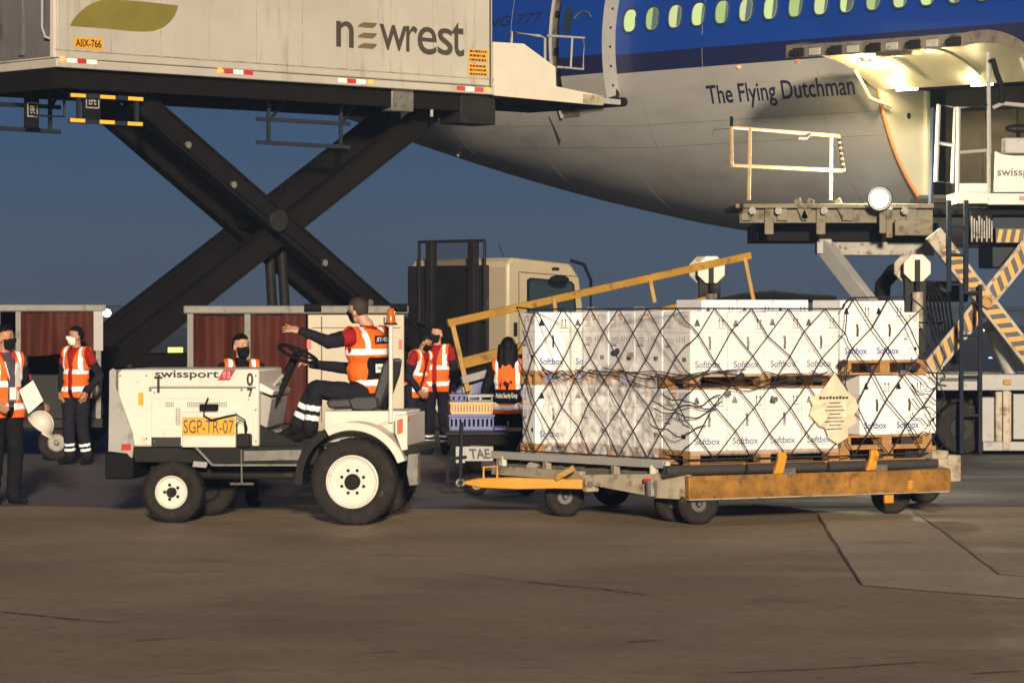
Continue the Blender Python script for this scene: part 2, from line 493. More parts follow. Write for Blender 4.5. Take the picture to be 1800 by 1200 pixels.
for i, (p, w) in enumerate([([(915, 1022), (990, 1030), (1060, 1036), (1142, 1047)], .012), ([(1098, 1130), (1170, 1126)], .012), ([(1280, 1184), (1440, 1177), (1520, 1172), (1620, 1165)], .012),
                            ([(0, 1076), (60, 1082), (130, 1090), (210, 1096)], .012), ([(330, 984), (420, 990), (500, 988)], .008), ([(230, 1128), (320, 1122)], .009), ([(800, 1008), (850, 1014), (905, 1020)], .008), ([(1700, 1186), (1800, 1180)], .012), ([(640, 1150), (700, 1146)], .009)]):
    ribbon(p, w, 'surface_crack', 10 + i)

# far buildings and lamps at the edge of the field
def far_building(x0, x1, y0, Y, depth, label, teeth):
    a, b = wpt(x0, y0, Y), wpt(x1, y0, Y)
    t = tag(empty('terminal_building', ((a.x + b.x) / 2, Y, 0)), label, 'building', 'far buildings across the airfield')
    w = (b.x - a.x) / 2
    m_ = MB(); m_.box(-w, w, 0, depth, 0, a.z); m_.build('wall', M['concretebuild'], t)
    m_ = MB()
    m_.box(-w * 1.01, w * 1.01, -0.3, depth, a.z, a.z + 0.5)
    m_.build('roof', M['farground'], t)
    for i in range(teeth):
        xx = -w + 2 * w * (i + 0.5) / teeth
        m_ = MB(); m_.box(xx - w / teeth * 0.6, xx + w / teeth * 0.6, -0.12, 0.1, a.z * 0.25, a.z * 0.7)
        m_.build('window', M['glass'], t)
far_building(-120, 172, 543, 420, 30, 'low dark building on the horizon behind the left baggage cart', 5)
far_building(176, 336, 548, 300, 30, 'low dark building on the horizon between the two baggage carts', 8)
far_building(690, 800, 548, 350, 30, 'low dark building on the horizon left of the truck cab', 4)
far_building(1640, 1900, 546, 330, 30, 'low dark building on the horizon behind the striped scissor arms', 8)
def far_lamp(px, py, Y, r, mat, label, base=None):
    p = wpt(px, py, Y)
    t = tag(empty('mast_lamp', (p.x, p.y, 0)), label, 'lamp', 'far lamps across the airfield')
    m_ = MB(); m_.cyl((0, 0, 0), (0, 0, p.z), 0.06, 0.04, 6); m_.build('pole', M['frame'], t)
    m_ = MB(); m_.box(-r * 1.1, r * 1.1, 0.02, r * 0.8, p.z - r * 0.9, p.z + r * 0.9); m_.build('housing', M['frame'], t)
    m_ = MB(); m_.ell((0, 0, p.z), r, r * 0.5, r, 12, 8); m_.build('lens', mat, t)
far_lamp(188, 550, 250, 0.34, M['farlamp'], 'bright greenish white mast lamp beside the left baggage cart')
far_lamp(178, 556, 252, 0.10, M['farlamp'], 'small white lamp just left of the bright mast lamp')
far_lamp(205, 556, 254, 0.12, M['farwarm'], 'small warm lamp just right of the bright mast lamp')
far_lamp(321, 552, 256, 0.14, M['farwarm'], 'small warm lamp left of the middle baggage cart, upper')
far_lamp(319, 563, 258, 0.16, M['farwarm'], 'small warm lamp left of the middle baggage cart, lower')
far_lamp(1731, 580, 200, 0.10, M['farwarm'], 'small warm lamp seen through the striped scissor arms')
far_lamp(1706, 577, 204, 0.10, M['farwarm'], 'tiny warm lamp left of the scissor crossing')
far_lamp(1778, 578, 206, 0.12, M['farwarm'], 'small warm lamp at the right edge beyond the scissor arms')
far_lamp(1741, 631, 120, 0.09, M['farblue'], 'small blue taxiway lamp under the striped scissor arms')
p = wpt(308, 617, 110)
t = tag(empty('lit_sign', (p.x, p.y, 0)), 'small glowing yellow green sign between the two baggage carts', 'sign')
m_ = MB(); m_.box(-0.27, 0.27, 0.0, 0.1, p.z - 0.14, p.z + 0.14); m_.build('panel', M['farsign'], t, bevel=0.02)
m_ = MB(); m_.box(-0.22, -0.18, 0.02, 0.08, 0, p.z - 0.14); m_.box(0.18, 0.22, 0.02, 0.08, 0, p.z - 0.14); m_.build('post', M['frame'], t)

# ------------------------------------------------------------------ the airliner
AF = Frame(4.298, 54.72, math.degrees(math.atan2(-0.701, 0.713)))
ZT = 9.58
_tb = [(-29.64, 8.726), (-22.8, 7.928), (-15.96, 7.13), (-10.89, 5.922), (-7.59, 4.975), (-4.53, 4.2), (-2.22, 3.721), (0.0, 3.322), (2.85, 3.049), (5.7, 2.958), (10.26, 2.958), (34.2, 2.958)]
def zb(t):
    for (a, za), (b, zb_) in zip(_tb[:-1], _tb[1:]):
        if t <= b:
            u = (t - a) / (b - a); return za + (zb_ - za) * u
    return _tb[-1][1]
def fzb(t):                                            # smoothed
    return sum(zb(t + d) for d in (-1.2, -0.6, 0, 0.6, 1.2)) / 5
def fus_r(t):
    b = fzb(t); rv = (ZT - b) / 2
    return (ZT + b) / 2, rv, 3.306 * (rv / 3.31) ** 0.85
def fus(t, phi, off=0.0):                              # phi: 0 = near side level, -90 = keel
    zc, rv, rw = fus_r(t)
    return Vector((t, -(rw + off) * math.cos(phi), zc + (rv + off) * math.sin(phi)))
def fphi(t, z):
    zc, rv, rw = fus_r(t)
    return math.asin(max(-1, min(1, (z - zc) / rv)))
def fsurf(t, z, off=0.0):
    return fus(t, fphi(t, z), off)
def fat(px, py):                                       # where a sight line meets the near skin
    y = -3.2
    for _ in range(25):
        x, z = AF.at(px, py, y)
        zc, rv, rw = fus_r(x)
        s = max(0.0, 1 - ((z - zc) / rv) ** 2)
        y = 0.5 * y + 0.5 * (-rw * math.sqrt(s))
    return x, z
plane = AF.root('airliner', 'wide airliner in blue and white with its hold open', 'airplane')

def livery():
    m = bpy.data.materials.new('airliner_paint'); m.use_nodes = True
    nt = m.node_tree; b = nt.nodes['Principled BSDF']
    tc = nt.nodes.new('ShaderNodeTexCoord'); sx = nt.nodes.new('ShaderNodeSeparateXYZ')
    nt.links.new(tc.outputs['Object'], sx.inputs[0])
    n = nt.nodes.new('ShaderNodeTexNoise'); n.inputs['Scale'].default_value = 1.6; n.inputs['Detail'].default_value = 6
    mp = nt.nodes.new('ShaderNodeMapping'); mp.inputs['Scale'].default_value = (0.6, 1, 2)
    nt.links.new(tc.outputs['Object'], mp.inputs[0]); nt.links.new(mp.outputs[0], n.inputs['Vector'])
    def step(th):
        q = nt.nodes.new('ShaderNodeMath'); q.operation = 'GREATER_THAN'; q.inputs[1].default_value = th
        nt.links.new(sx.outputs[2], q.inputs[0]); return q.outputs[0]
    def mix(f, a, c):
        x = nt.nodes.new('ShaderNodeMix'); x.data_type = 'RGBA'; nt.links.new(f, x.inputs[0])
        for s_, q in ((6, a), (7, c)):
            if isinstance(q, tuple): x.inputs[s_].default_value = q
            else: nt.links.new(q, x.inputs[s_])
        return x.outputs[2]
    r = nt.nodes.new('ShaderNodeMapRange'); nt.links.new(n.outputs[0], r.inputs[0])
    r.inputs[1].default_value = 0.45; r.inputs[2].default_value = 0.75; r.inputs[3].default_value = 0; r.inputs[4].default_value = 0.6
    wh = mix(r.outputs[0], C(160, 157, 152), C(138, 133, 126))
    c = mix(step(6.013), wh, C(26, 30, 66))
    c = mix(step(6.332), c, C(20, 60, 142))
    nt.links.new(c, b.inputs['Base Color'])
    b.inputs['Roughness'].default_value = 0.35
    b.inputs['Coat Weight'].default_value = 0.15
    return m
M['livery'] = livery()
M['seamgrey'] = pmat('skin_joint', C(118, 114, 110), 0.5)

o1 = fat(1549, 178); o2 = fat(1612, 345)
TL = o1[0]; TR = TL + 3.2
ZH, ZS = o1[1] + 0.22, o2[1]
print('cargo opening', TL, TR, ZS, ZH)
ph_h, ph_s = fphi(TL + 1.2, ZH), fphi(TL + 1.2, ZS)
ts = sorted(set([-26 + i * 0.5 for i in range(0, 93)] + [TL, TR, TL - 0.1, TR + 0.1]))
phs = sorted(set([-math.pi / 2 + i * math.pi / 60 for i in range(-30, 91)] + [ph_h, ph_s]))
mb = MB(); idx = {}
for i, t_ in enumerate(ts):
    for j, ph in enumerate(phs):
        idx[i, j] = len(mb.V); mb.V.append(tuple(fus(t_, ph)))
for i in range(len(ts) - 1):
    for j in range(len(phs) - 1):
        tm, pm = (ts[i] + ts[i + 1]) / 2, (phs[j] + phs[j + 1]) / 2
        if TL < tm < TR and ph_s < pm < ph_h: continue
        mb.F.append((idx[i, j], idx[i + 1, j], idx[i + 1, j + 1], idx[i, j + 1])); mb.M.append(0)
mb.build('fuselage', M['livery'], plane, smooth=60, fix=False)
ym = fsurf(TL + 1.0, (ZH + ZS) / 2).y

# hold: aft side wall up to a post, then the dark inside
yi = -2.0
def edge(t_, n=10, off=0.0):
    return [fus(t_, ph_s + (ph_h - ph_s) * i / n, off) for i in range(n + 1)]
mb = MB(); e = edge(TL)
for a, b in zip(e[:-1], e[1:]):
    mb.add([a, b, (TL, yi, b.z), (TL, yi, a.z)], [(0, 1, 2, 3)])
mb.build('hold_wall', M['holdcream'], plane, smooth=None)
mb = MB(); mb.box(TL - 0.02, TL + 0.07, yi - 0.03, yi + 0.06, ZS, ZH); mb.build('hold_post', M['holdcream'], plane, bevel=0.01)
mb = MB(); mb.cyl((TL + 0.004, yi - 0.42, ZS + 1.28), (TL - 0.02, yi - 0.42, ZS + 1.28), 0.05); mb.build('wall_port', M['ink'], plane)
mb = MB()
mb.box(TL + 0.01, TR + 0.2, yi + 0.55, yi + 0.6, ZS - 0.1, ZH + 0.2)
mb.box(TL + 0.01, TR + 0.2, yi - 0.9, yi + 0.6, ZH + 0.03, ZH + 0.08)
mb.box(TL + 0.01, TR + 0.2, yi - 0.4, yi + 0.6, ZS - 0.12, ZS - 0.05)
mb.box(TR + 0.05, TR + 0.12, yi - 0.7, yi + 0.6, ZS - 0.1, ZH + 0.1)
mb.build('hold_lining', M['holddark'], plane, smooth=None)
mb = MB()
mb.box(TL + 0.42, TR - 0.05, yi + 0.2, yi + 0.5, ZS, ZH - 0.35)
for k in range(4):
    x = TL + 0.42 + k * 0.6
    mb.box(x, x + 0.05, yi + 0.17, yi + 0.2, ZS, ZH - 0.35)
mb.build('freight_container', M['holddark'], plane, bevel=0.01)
mb = MB(); mb.tube(edge(TL, 14, 0.012), 0.028, 6); mb.build('door_seal', M['seal'], plane)
mb = MB(); mb.tube(edge(TL - 0.05, 14, 0.004), 0.008, 5); mb.build('door_surround', M['doorgrey'], plane)

# the raised hold door: a curved panel hinged along the top of the opening
hz = fsurf(TL + 1.2, ZH)
def door_sec(u):                                       # u 0 at the hinge, 1 at the free edge: (outward, up)
    a = u * 2.25
    return (a, 0.12 + 0.80 * u - 0.42 * u * u + 0.14 * math.sin(u * math.pi))
def door_pt(w, u, th):
    t_ = TL - 0.05 + (TR + 0.15 - TL) * w
    h = fus(t_, ph_h)
    a, z = door_sec(u)
    return Vector((t_, h.y - a, h.z + z - th))
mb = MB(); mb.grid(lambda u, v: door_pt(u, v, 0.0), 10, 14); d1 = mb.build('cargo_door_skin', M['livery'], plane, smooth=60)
mb = MB(); mb.grid(lambda u, v: door_pt(u, v, 0.17), 10, 14)
mb.build('cargo_door_lining', M['holdcream'], plane, smooth=60)
for w, nm in ((0.0, 'cargo_door_edge'), (1.0, 'cargo_door_edge')):
    mb = MB(); mb.grid(lambda u, v, w=w: door_pt(w, u, 0.19 * v - 0.01), 14, 1); mb.build(nm, M['doorgrey'], plane, smooth=60)
mb = MB(); mb.grid(lambda u, v: door_pt(u, 1.0, 0.19 * v - 0.01), 12, 1)
fe = mb.build('cargo_door_edge', M['doorgrey'], plane, smooth=60)
for k in range(9):
    mb = MB()
    c = door_pt(0.06 + k * 0.11, 1.0, 0.10)
    if k % 2 == 0:
        mb.cyl(c + Vector((-0.06, -0.05, -0.02)), c + Vector((0.06, -0.05, -0.02)), 0.055, n=10)
        mb.box(c.x - 0.02, c.x + 0.16, c.y - 0.05, c.y, c.z - 0.07, c.z + 0.06)
        mb.build('latch_roller', M['black'], plane)
    else:
        mb.box(c.x - 0.1, c.x + 0.12, c.y - 0.03, c.y, c.z - 0.06, c.z + 0.05)
        mb.build('latch_cup', M['greywhite'], plane, bevel=0.008)
# ribs, hinge arm and lamps under the door
for w in (0.33, 0.66):
    mb = MB(); mb.tube([door_pt(w, 0.12 + 0.8 * i / 8, 0.19) for i in range(9)], 0.02, 6); mb.build('door_rib', M['holdcream'], plane)
mb = MB(); q = door_pt(0.45, 0.62, 0.2)
mb.box(q.x - 0.35, q.x + 0.35, q.y - 0.12, q.y + 0.12, q.z - 0.06, q.z + 0.02); mb.build('actuator_cover', M['doorgrey'], plane, bevel=0.02)
for w in (0.03, 0.97):
    mb = MB(); a = door_pt(w, 0.30, 0.2); b = fus(TL + (TR - TL) * w, ph_h - 0.10) + Vector((0, 0.1, 0)); c = (a + b) / 2 + Vector((0, -0.08, -0.16))
    mb.tube([a, c, b], 0.03, 8); mb.build('hinge_arm', M['holdcream'], plane)
def lamp_under(w, u, r, energy, th=0.2):
    p_ = door_pt(w, u, th)
    m_ = MB(); m_.lathe([(0.0, r * 1.25), (-0.03, r * 1.25), (-0.03, r * 0.9)], (p_.x, p_.y, p_.z + 0.02), 'z', 14); hs = m_.build('lamp_housing', M['greywhite'], plane)
    m_ = MB(); m_.ell((p_.x, p_.y, p_.z - 0.015), r, r, r * 0.55, 12, 8); m_.build('lamp_lens', M['doorlamp'], plane)
    if energy:
        l = bpy.data.lights.new('door_lamp', 'POINT'); l.energy = energy; l.color = (1.0, 0.78, 0.36); l.shadow_soft_size = 0.06
        lo = bpy.data.objects.new('door_lamp', l); COL.objects.link(lo); lo.parent = plane; lo.location = p_ + Vector((0, 0, -0.14))
lamp_under(0.16, 0.42, 0.075, 70)
lamp_under(0.30, 0.66, 0.045, 9)
lamp_under(0.62, 0.62, 0.05, 30)
def strip(t0, t1, energy):
    h = fus(t0, ph_h)
    m_ = MB(); m_.box(t0, t1, h.y + 0.12, h.y + 0.17, ZH - 0.07, ZH - 0.01); m_.build('sill_lamp', M['doorlamp'], plane, bevel=0.01)
    l = bpy.data.lights.new('sill_lamp_light', 'POINT'); l.energy = energy; l.color = (1.0, 0.82, 0.42); l.shadow_soft_size = 0.1
    lo = bpy.data.objects.new('sill_lamp_light', l); COL.objects.link(lo); lo.parent = plane; lo.location = ((t0 + t1) / 2, h.y - 0.12, ZH + 0.02)
strip(TL + 0.25, TL + 0.65, 60)
strip(TL + 1.7, TL + 2.1, 45)
mb = MB()
for k in range(26):
    x = TL + 0.3 + k * 0.095
    h = fus(x, ph_h)
    mb.box(x, x + 0.05, h.y - 0.02, h.y + 0.05, ZH - 0.03, ZH + 0.03 + 0.02 * (k % 3))
mb.build('hinge_line', M['doorgrey'], plane, smooth=None)

# cabin windows
WZ = 6.902
t0 = fat(1108, 35)[0]
for vr_, (cc, st_) in enumerate((((0.62, 0.75, 0.30, 1), 1.0), ((0.50, 0.66, 0.24, 1), 0.8), ((0.66, 0.74, 0.34, 1), 0.9))): M['pane_lit%d' % vr_] = emat('cabin_window_light', cc, st_)
def window(t_, half=False, vr=0, cut=0.12):
    ph = fphi(t_, WZ)
    c = fus(t_, ph)
    nrm = (fus(t_, ph, 1.0) - c).normalized(); tx = Vector((1, 0, 0)); tx = (tx - nrm * tx.dot(nrm)).normalized(); up = nrm.cross(tx); up = up if up.z > 0 else -up
    m_ = MB(); n = 24
    def ring(rx, rz, off): 
        out = []
        for j in range(n):
            a = 2 * math.pi * j / n; cc, ss = math.cos(a), math.sin(a)
            ex = 0.72
            out.append(c + tx * (rx * math.copysign(abs(cc) ** ex, cc)) + up * (rz * math.copysign(abs(ss) ** ex, ss)) + nrm * off)
        return out
    rings = [ring(0.165, 0.232, 0.002), ring(0.160, 0.226, 0.016), ring(0.138, 0.20, 0.014), ring(0.130, 0.19, 0.004)]
    for A, B in zip(rings[:-1], rings[1:]):
        m_.add(A + B, [(j, (j + 1) % n, n + (j + 1) % n, n + j) for j in range(n)])
    f_ = m_.build('window', M['winframe'], plane, smooth=50, fix=False)
    m_ = MB(); m_.add(ring(0.131, 0.192, 0.005), [tuple(range(n))]); m_.build('pane', M['pane_lit' + str(vr)], f_, smooth=None, fix=False)
    # lowered blind on the forward half of the pane
    if half:
        m_ = MB(); rr = ring(0.128, 0.188, 0.009); sel = [v for j, v in enumerate(rr) if math.cos(2 * math.pi * j / n) > cut]
        k = [j for j in range(n) if math.cos(2 * math.pi * j / n) > cut]
        order = [j for j in k if j > n // 2] + [j for j in k if j <= n // 2]
        m_.add([rr[j] for j in order], [tuple(range(len(order)))]); m_.build('blind', M['blind'], f_, smooth=None, fix=False)
M['winframe'] = pmat('window_surround', C(44, 60, 92), 0.4)
M['blind'] = pmat('window_blind', C(96, 112, 120), 0.6)
for k in range(-1, 18):
    if k == -1: continue
    window(t0 + 0.535 * k, half=(k > 0), vr=(k * 7) % 3, cut=(0.3, -0.15, 0.1, 0.45)[(k * 5) % 4])

# rear service door, slid forward, and its doorway
a_ = fat(1006, 60)[0]; b_ = fat(1082, 60)[0]
def doorpanel(u, v, off):
    t_ = a_ + (b_ - a_) * u; z = 5.671 + 2.1 * v
    return fsurf(t_, z, off)
mb = MB()
mb.grid(lambda u, v: doorpanel(u, v, 0.34), 4, 12)
mb.build('service_door_skin', M['livery'], plane, smooth=60, fix=False)
mb = MB()
mb.grid(lambda u, v: doorpanel(1.0, v, 0.34 - 0.36 * u), 3, 12)
mb.grid(lambda u, v: doorpanel(0.0, v, 0.34 - 0.2 * u), 3, 12)
mb.grid(lambda u, v: doorpanel(u, 0.0, 0.34 - 0.3 * v), 4, 3)
sd = mb.build('service_door_edge', M['greywhite'], plane, smooth=60)
for k in range(5):
    c = doorpanel(1.0, 0.08 + 0.15 * k, 0.14); m_ = MB(); m_.cyl(c, c + Vector((0.015, 0, 0)), 0.022, n=8); m_.build('bolt', M['ink'], sd)
c0 = fat(974, 40)[0]; c1 = fat(1004, 40)[0]
mb = MB(); mb.grid(lambda u, v: fsurf(c0 + (c1 - c0) * u, 5.363 + 2.6 * v, 0.02), 2, 12); mb.build('doorway_jamb', M['doorgrey'], plane, smooth=60, fix=False)
for k in range(7):
    c = fsurf((c0 + c1) / 2, 5.53 + k * 0.32, 0.05); m_ = MB(); m_.box(c.x - 0.12, c.x + 0.1, c.y - 0.03, c.y + 0.03, c.z - 0.05, c.z + 0.06); m_.build('jamb_fitting', M['black'] if k % 2 else M['doorgrey'], plane, bevel=0.008)
mb = MB(); mb.tube([fsurf(c0 - 0.04, 5.363 + 2.6 * i / 12, 0.04) for i in range(13)], 0.035, 6); mb.build('doorway_trim', M['greywhite'], plane)
mb = MB(); mb.tube([fsurf(a_ + (b_ - a_) * (0.06 + 0.94 * i / 6), 5.69, 0.1) for i in range(7)], 0.09, 8); mb.build('door_sill_gap', M['ink'], plane)
# oval window in that door, handle arc
cw = fsurf(a_ + (b_ - a_) * 0.2, 6.92, 0.35); cq = a_ + (b_ - a_) * 0.2
mb = MB(); mb.add([fsurf(cq + 0.1 * math.cos(2 * math.pi * j / 16), 6.92 + 0.25 * math.sin(2 * math.pi * j / 16), 0.352) for j in range(16)], [tuple(range(16))]); mb.build('service_door_window', M['glass'], plane, smooth=None, fix=False)
mb = MB(); mb.tube([fsurf(a_ + (b_ - a_) * (0.55 + 0.2 * math.cos(R(20 + 140 * i / 8))), 6.88 + 0.16 * math.sin(R(20 + 140 * i / 8)), 0.36) for i in range(9)], 0.014, 5); mb.build('door_handle', M['steel'], plane)

# titles and skin seams
ta, za = fat(1243, 167); tb, zb2 = fat(1503, 158)
zlo = 2 + (540 - 172) / FPX * 45.3
lettering('The Flying Dutchman', lambda u, v: fsurf(ta + (tb - ta) * u, 5.30 + 0.40 * v + (0.0) * u, 0.006), M['titles'] if 'titles' in M else M.setdefault('titles', pmat('navy_titles', C(34, 36, 60), 0.4)), plane, bold=0.012)
t1, t2 = fat(872, 12)[0], fat(957, 8)[0]
lettering('BOEING 777', lambda u, v: fsurf(t1 - (t2 - t1) * 0.9 + (t2 - t1) * 1.9 * u, 7.04 + 0.18 * v, 0.006), M['titles'], plane, shear=0.25)
for t_, z0, z1 in ((fat(1440, 150)[0], 3.6, 6.0), (fat(1135, 200)[0], 3.95, 6.0), (fat(900, 230)[0], 4.96, 6.5)):
    mb = MB(); mb.tube([fsurf(t_, z0 + (z1 - z0) * i / 12, 0.0) for i in range(13)], 0.006, 4); mb.build('skin_seam', M['doorgrey'], plane)
for z_ in (4.75, 5.12):
    mb = MB(); mb.tube([fsurf(-12 + (TL - 0.1 + 12) * i / 60, z_ + 0.35 * max(0.0, -(-12 + (TL + 12) * i / 60)) * 0.12, 0.0) for i in range(61)], 0.004, 4); mb.build('skin_seam', M['seamgrey'], plane)
for t_ in [TL - 1.3 - 2.4 * i for i in range(1, 6)]:
    mb = MB(); mb.tube([fus(t_, R(-85 + 120 * i / 30), 0.0) for i in range(31)], 0.004, 4); mb.build('skin_seam', M['seamgrey'], plane)
mb = MB(); q = fat(1250, 228); q2 = fat(1330, 300)
mb.tube([fsurf(t_, z, 0.0) for t_, z in ((q[0], q2[1]), (q[0], q[1] - 0.08), (q[0] + 0.08, q[1]), (q2[0], q[1])) ], 0.006, 4); mb.build('hatch_outline', M['doorgrey'], plane)
for px, py, mt in ((1300, 118, 'amberlamp'), (1403, 107, 'redlamp')):
    if mt not in M: M[mt] = emat('red_lamp_lens', (1, 0.1, 0.03, 1), 2.0)
    q = fat(px, py); c = fsurf(q[0], q[1], 0.02); m_ = MB(); m_.ell(c, 0.035, 0.03, 0.025); m_.build('marker_lamp', M[mt], plane)
q = fat(965, 205); c = fsurf(q[0], q[1]); q2 = fat(988, 247); mb = MB(); mb.tube([c, fsurf(q2[0], q2[1], 0.05)], 0.012, 5); mb.build('antenna', M['ink'], plane)
for px, py in ((806, 271), (600, 203)):
    q = fat(px, py); c = fsurf(q[0], q[1], 0.02); m_ = MB(); m_.ell(c, 0.03, 0.03, 0.03); m_.build('drain_mast', M['white'], plane)

# ------------------------------------------------------------------ catering high-lift truck
X1, Y1 = (100 - CX) / FPX * 42.3, 42.3
KF = Frame(X1, Y1, 43.1)
truck = KF.root('catering_truck', 'catering high lift truck, cream box body raised on crossed arms', 'truck')
BL = 8.17
ZB = 5.306
# body panels
mb = MB()
mb.box(0, BL, 0.0, 2.5, ZB + 0.13, ZB + 2.5)
mb.build('cargo_body', M['boxwhite'], truck, bevel=0.02)
mb = MB(); mb.box(-0.02, BL + 0.02, -0.02, 2.52, ZB, ZB + 0.12); mb.build('skirt_rail', M['boxwhite'], truck, bevel=0.015)
mb = MB(); mb.box(-0.03, BL + 0.03, -0.012, 0.0, ZB + 0.235, ZB + 0.25); mb.build('skirt_moulding', M['cream_dirty'], truck)
for k in range(1, 10):                                  # vertical seams between the panels
    x = BL * k / 9.5 + 0.05
    if x < BL - 0.1:
        mb = MB(); mb.box(x - 0.005, x + 0.005, -0.0025, 0.002, ZB + 0.26, ZB + 2.49); mb.build('panel_seam', M['cream_dirty'], truck, smooth=None)
mb = MB(); mb.box(BL - 0.07, BL - 0.04, -0.006, 0.0, ZB + 0.14, ZB + 2.49); mb.build('door_edge_strip', M['greyink'], truck)
# left end face: frame post and handle bar
mb = MB(); mb.box(-0.05, 0.0, 0.0, 0.1, ZB + 0.13, ZB + 2.5); mb.build('corner_post', M['cream'], truck, bevel=0.01)
mb = MB(); mb.tube([(-0.12, 0.18, ZB + 2.4), (-0.12, 0.18, ZB + 0.55), (-0.1, 0.14, ZB + 0.42), (-0.03, 0.06, ZB + 0.38)], 0.02, 8); mb.build('grab_bar', M['greywhite'], truck)
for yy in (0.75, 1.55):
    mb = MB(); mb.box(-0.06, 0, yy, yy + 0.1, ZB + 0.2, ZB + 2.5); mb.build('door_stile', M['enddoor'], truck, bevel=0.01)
mb = MB(); mb.box(-0.012, 0, 1.3, 1.75, ZB + 0.45, ZB + 0.68); mb.build('end_plate', M['plate'], truck)
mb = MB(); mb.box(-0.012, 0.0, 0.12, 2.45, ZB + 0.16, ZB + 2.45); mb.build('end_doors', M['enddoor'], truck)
# leaf mark
def kx(px, py, y=-0.004): return KF.pt(px, py, y)
leaf = [(123, 46), (128, 36), (136, 26), (148, 15), (162, 6), (180, 0), (200, 0), (225, 1), (260, 4), (313, 10), (311, 20), (306, 30), (298, 40), (286, 49), (270, 55), (254, 56), (230, 55), (200, 52), (165, 49)]
mb = MB(); mb.add([kx(a, b) for a, b in leaf], [tuple(range(len(leaf)))]); mb.build('leaf_emblem', M['greenink'], truck, smooth=None, fix=False)
# body lettering, laid between four corners
def quad_map(tl, tr, bl, br, y=-0.005):
    P = [kx(*tl, y), kx(*tr, y), kx(*bl, y), kx(*br, y)]
    def fn(u, v):
        top = P[0].lerp(P[1], u); bot = P[2].lerp(P[3], u)
        return bot.lerp(top, v)
    return fn
for ch, x_0, x_1, t_0, t_1, b_0, b_1, bo in (('n', 591, 622, 36, 39, 82, 85, .01), ('w', 667, 716, 42, 47, 87, 92, .005), ('r', 714, 734, 45, 47, 91, 93, .005), ('e', 734, 768, 46, 49, 95, 98, .005), ('s', 769, 796, 49, 51, 96, 99, .005), ('t', 794, 816, 38, 40, 98, 101, .01)):
    lettering(ch, quad_map((x_0, t_0), (x_1, t_1), (x_0, b_0), (x_1, b_1)), M['greyink'], truck, bold=bo)
for i in range(3):
    y0 = 39.5 + i * 18.3
    pts = [(628, y0 + 8), (633, y0 + 3), (640, y0), (663, y0 + 1.5), (661, y0 + 6), (655, y0 + 10.5), (640, y0 + 9.2)]
    mb = MB(); mb.add([kx(a, b, -0.005) for a, b in pts], [tuple(range(7))]); mb.build('lettering', M['leafgrey'], truck, smooth=None, fix=False)
def decal(name, tl, tr, bl, br, mat, y=-0.006, txt=None, tmat=None, inset=0.1, parent=None, rows=0):
    fn = quad_map(tl, tr, bl, br, y)
    m_ = MB(); m_.add([fn(0, 0), fn(1, 0), fn(1, 1), fn(0, 1)], [(0, 1, 2, 3)])
    o = m_.build(name, mat, parent or truck, smooth=None, fix=False)
    if rows:                                            # unreadable small print: rows of short strokes
        fn2 = quad_map(tl, tr, bl, br, y - 0.003); rq = random.Random(int(tl[1])); m_ = MB()
        for i in range(rows):
            u = 0.08
            while u < 0.86:
                w_ = 0.05 + 0.12 * rq.random(); u1 = min(0.92, u + w_); v0 = 1 - (i + 0.78) / rows; v1 = 1 - (i + 0.25) / rows
                m_.add([fn2(u, v0), fn2(u1, v0), fn2(u1, v1), fn2(u, v1)], [(0, 1, 2, 3)]); u = u1 + 0.035
        m_.build('small_print', M['greyink'], o, smooth=None, fix=False)
    if txt:
        lines = txt.split('|'); n = len(lines)
        fn2 = quad_map(tl, tr, bl, br, y - 0.003)
        m_ = MB()
        for i, s_ in enumerate(lines):
            v0 = 1 - (i + 1) / n; hh = 1 / n
            mb_text(m_, s_, lambda u, v: fn2(inset + (1 - 2 * inset) * u, v0 + hh * (0.15 + 0.7 * v)), 0, 0.02)
        m_.build('lettering', tmat or M['ink'], o, smooth=None, fix=False)
    return o
decal('number_plate', (130, 65), (180, 68), (131, 85), (181, 88), M['plate'], txt='AIIX-766', inset=0.05)
decal('notice_plate', (823, 86), (858, 88), (823, 108), (858, 111), M['plate'], rows=3)
decal('notice_plate', (823, 112), (858, 114), (823, 133), (858, 135), M['plate'], rows=3)
# conspicuity tape and side lamps
def tape(cols, xs, y0, slope):
    for c, (a, b) in zip(cols, xs):
        decal('reflector_tape', (a, y0 + slope * (a - xs[0][0])), (b, y0 + slope * (b - xs[0][0])), (a, y0 + 8 + slope * (a - xs[0][0])), (b, y0 + 8 + slope * (b - xs[0][0])), M[c], y=-0.024)
tape(('white', 'red', 'white'), ((117, 136), (136, 152), (152, 171)), 102, 0.07)
tape(('red', 'white', 'red'), ((394, 410), (410, 428), (428, 445)), 121, 0.07)
tape(('white', 'red', 'white'), ((594, 610), (610, 626), (626, 643)), 137, 0.07)
tape(('red', 'white', 'red'), ((803, 818), (818, 834), (834, 850)), 151, 0.07)
for px, py in ((110, 104), (387, 124), (652, 144), (857, 157)):
    c = kx(px, py, -0.03); m_ = MB(); m_.ell(c, 0.05, 0.025, 0.035); m_.build('side_lamp', M['amberlamp'], truck)
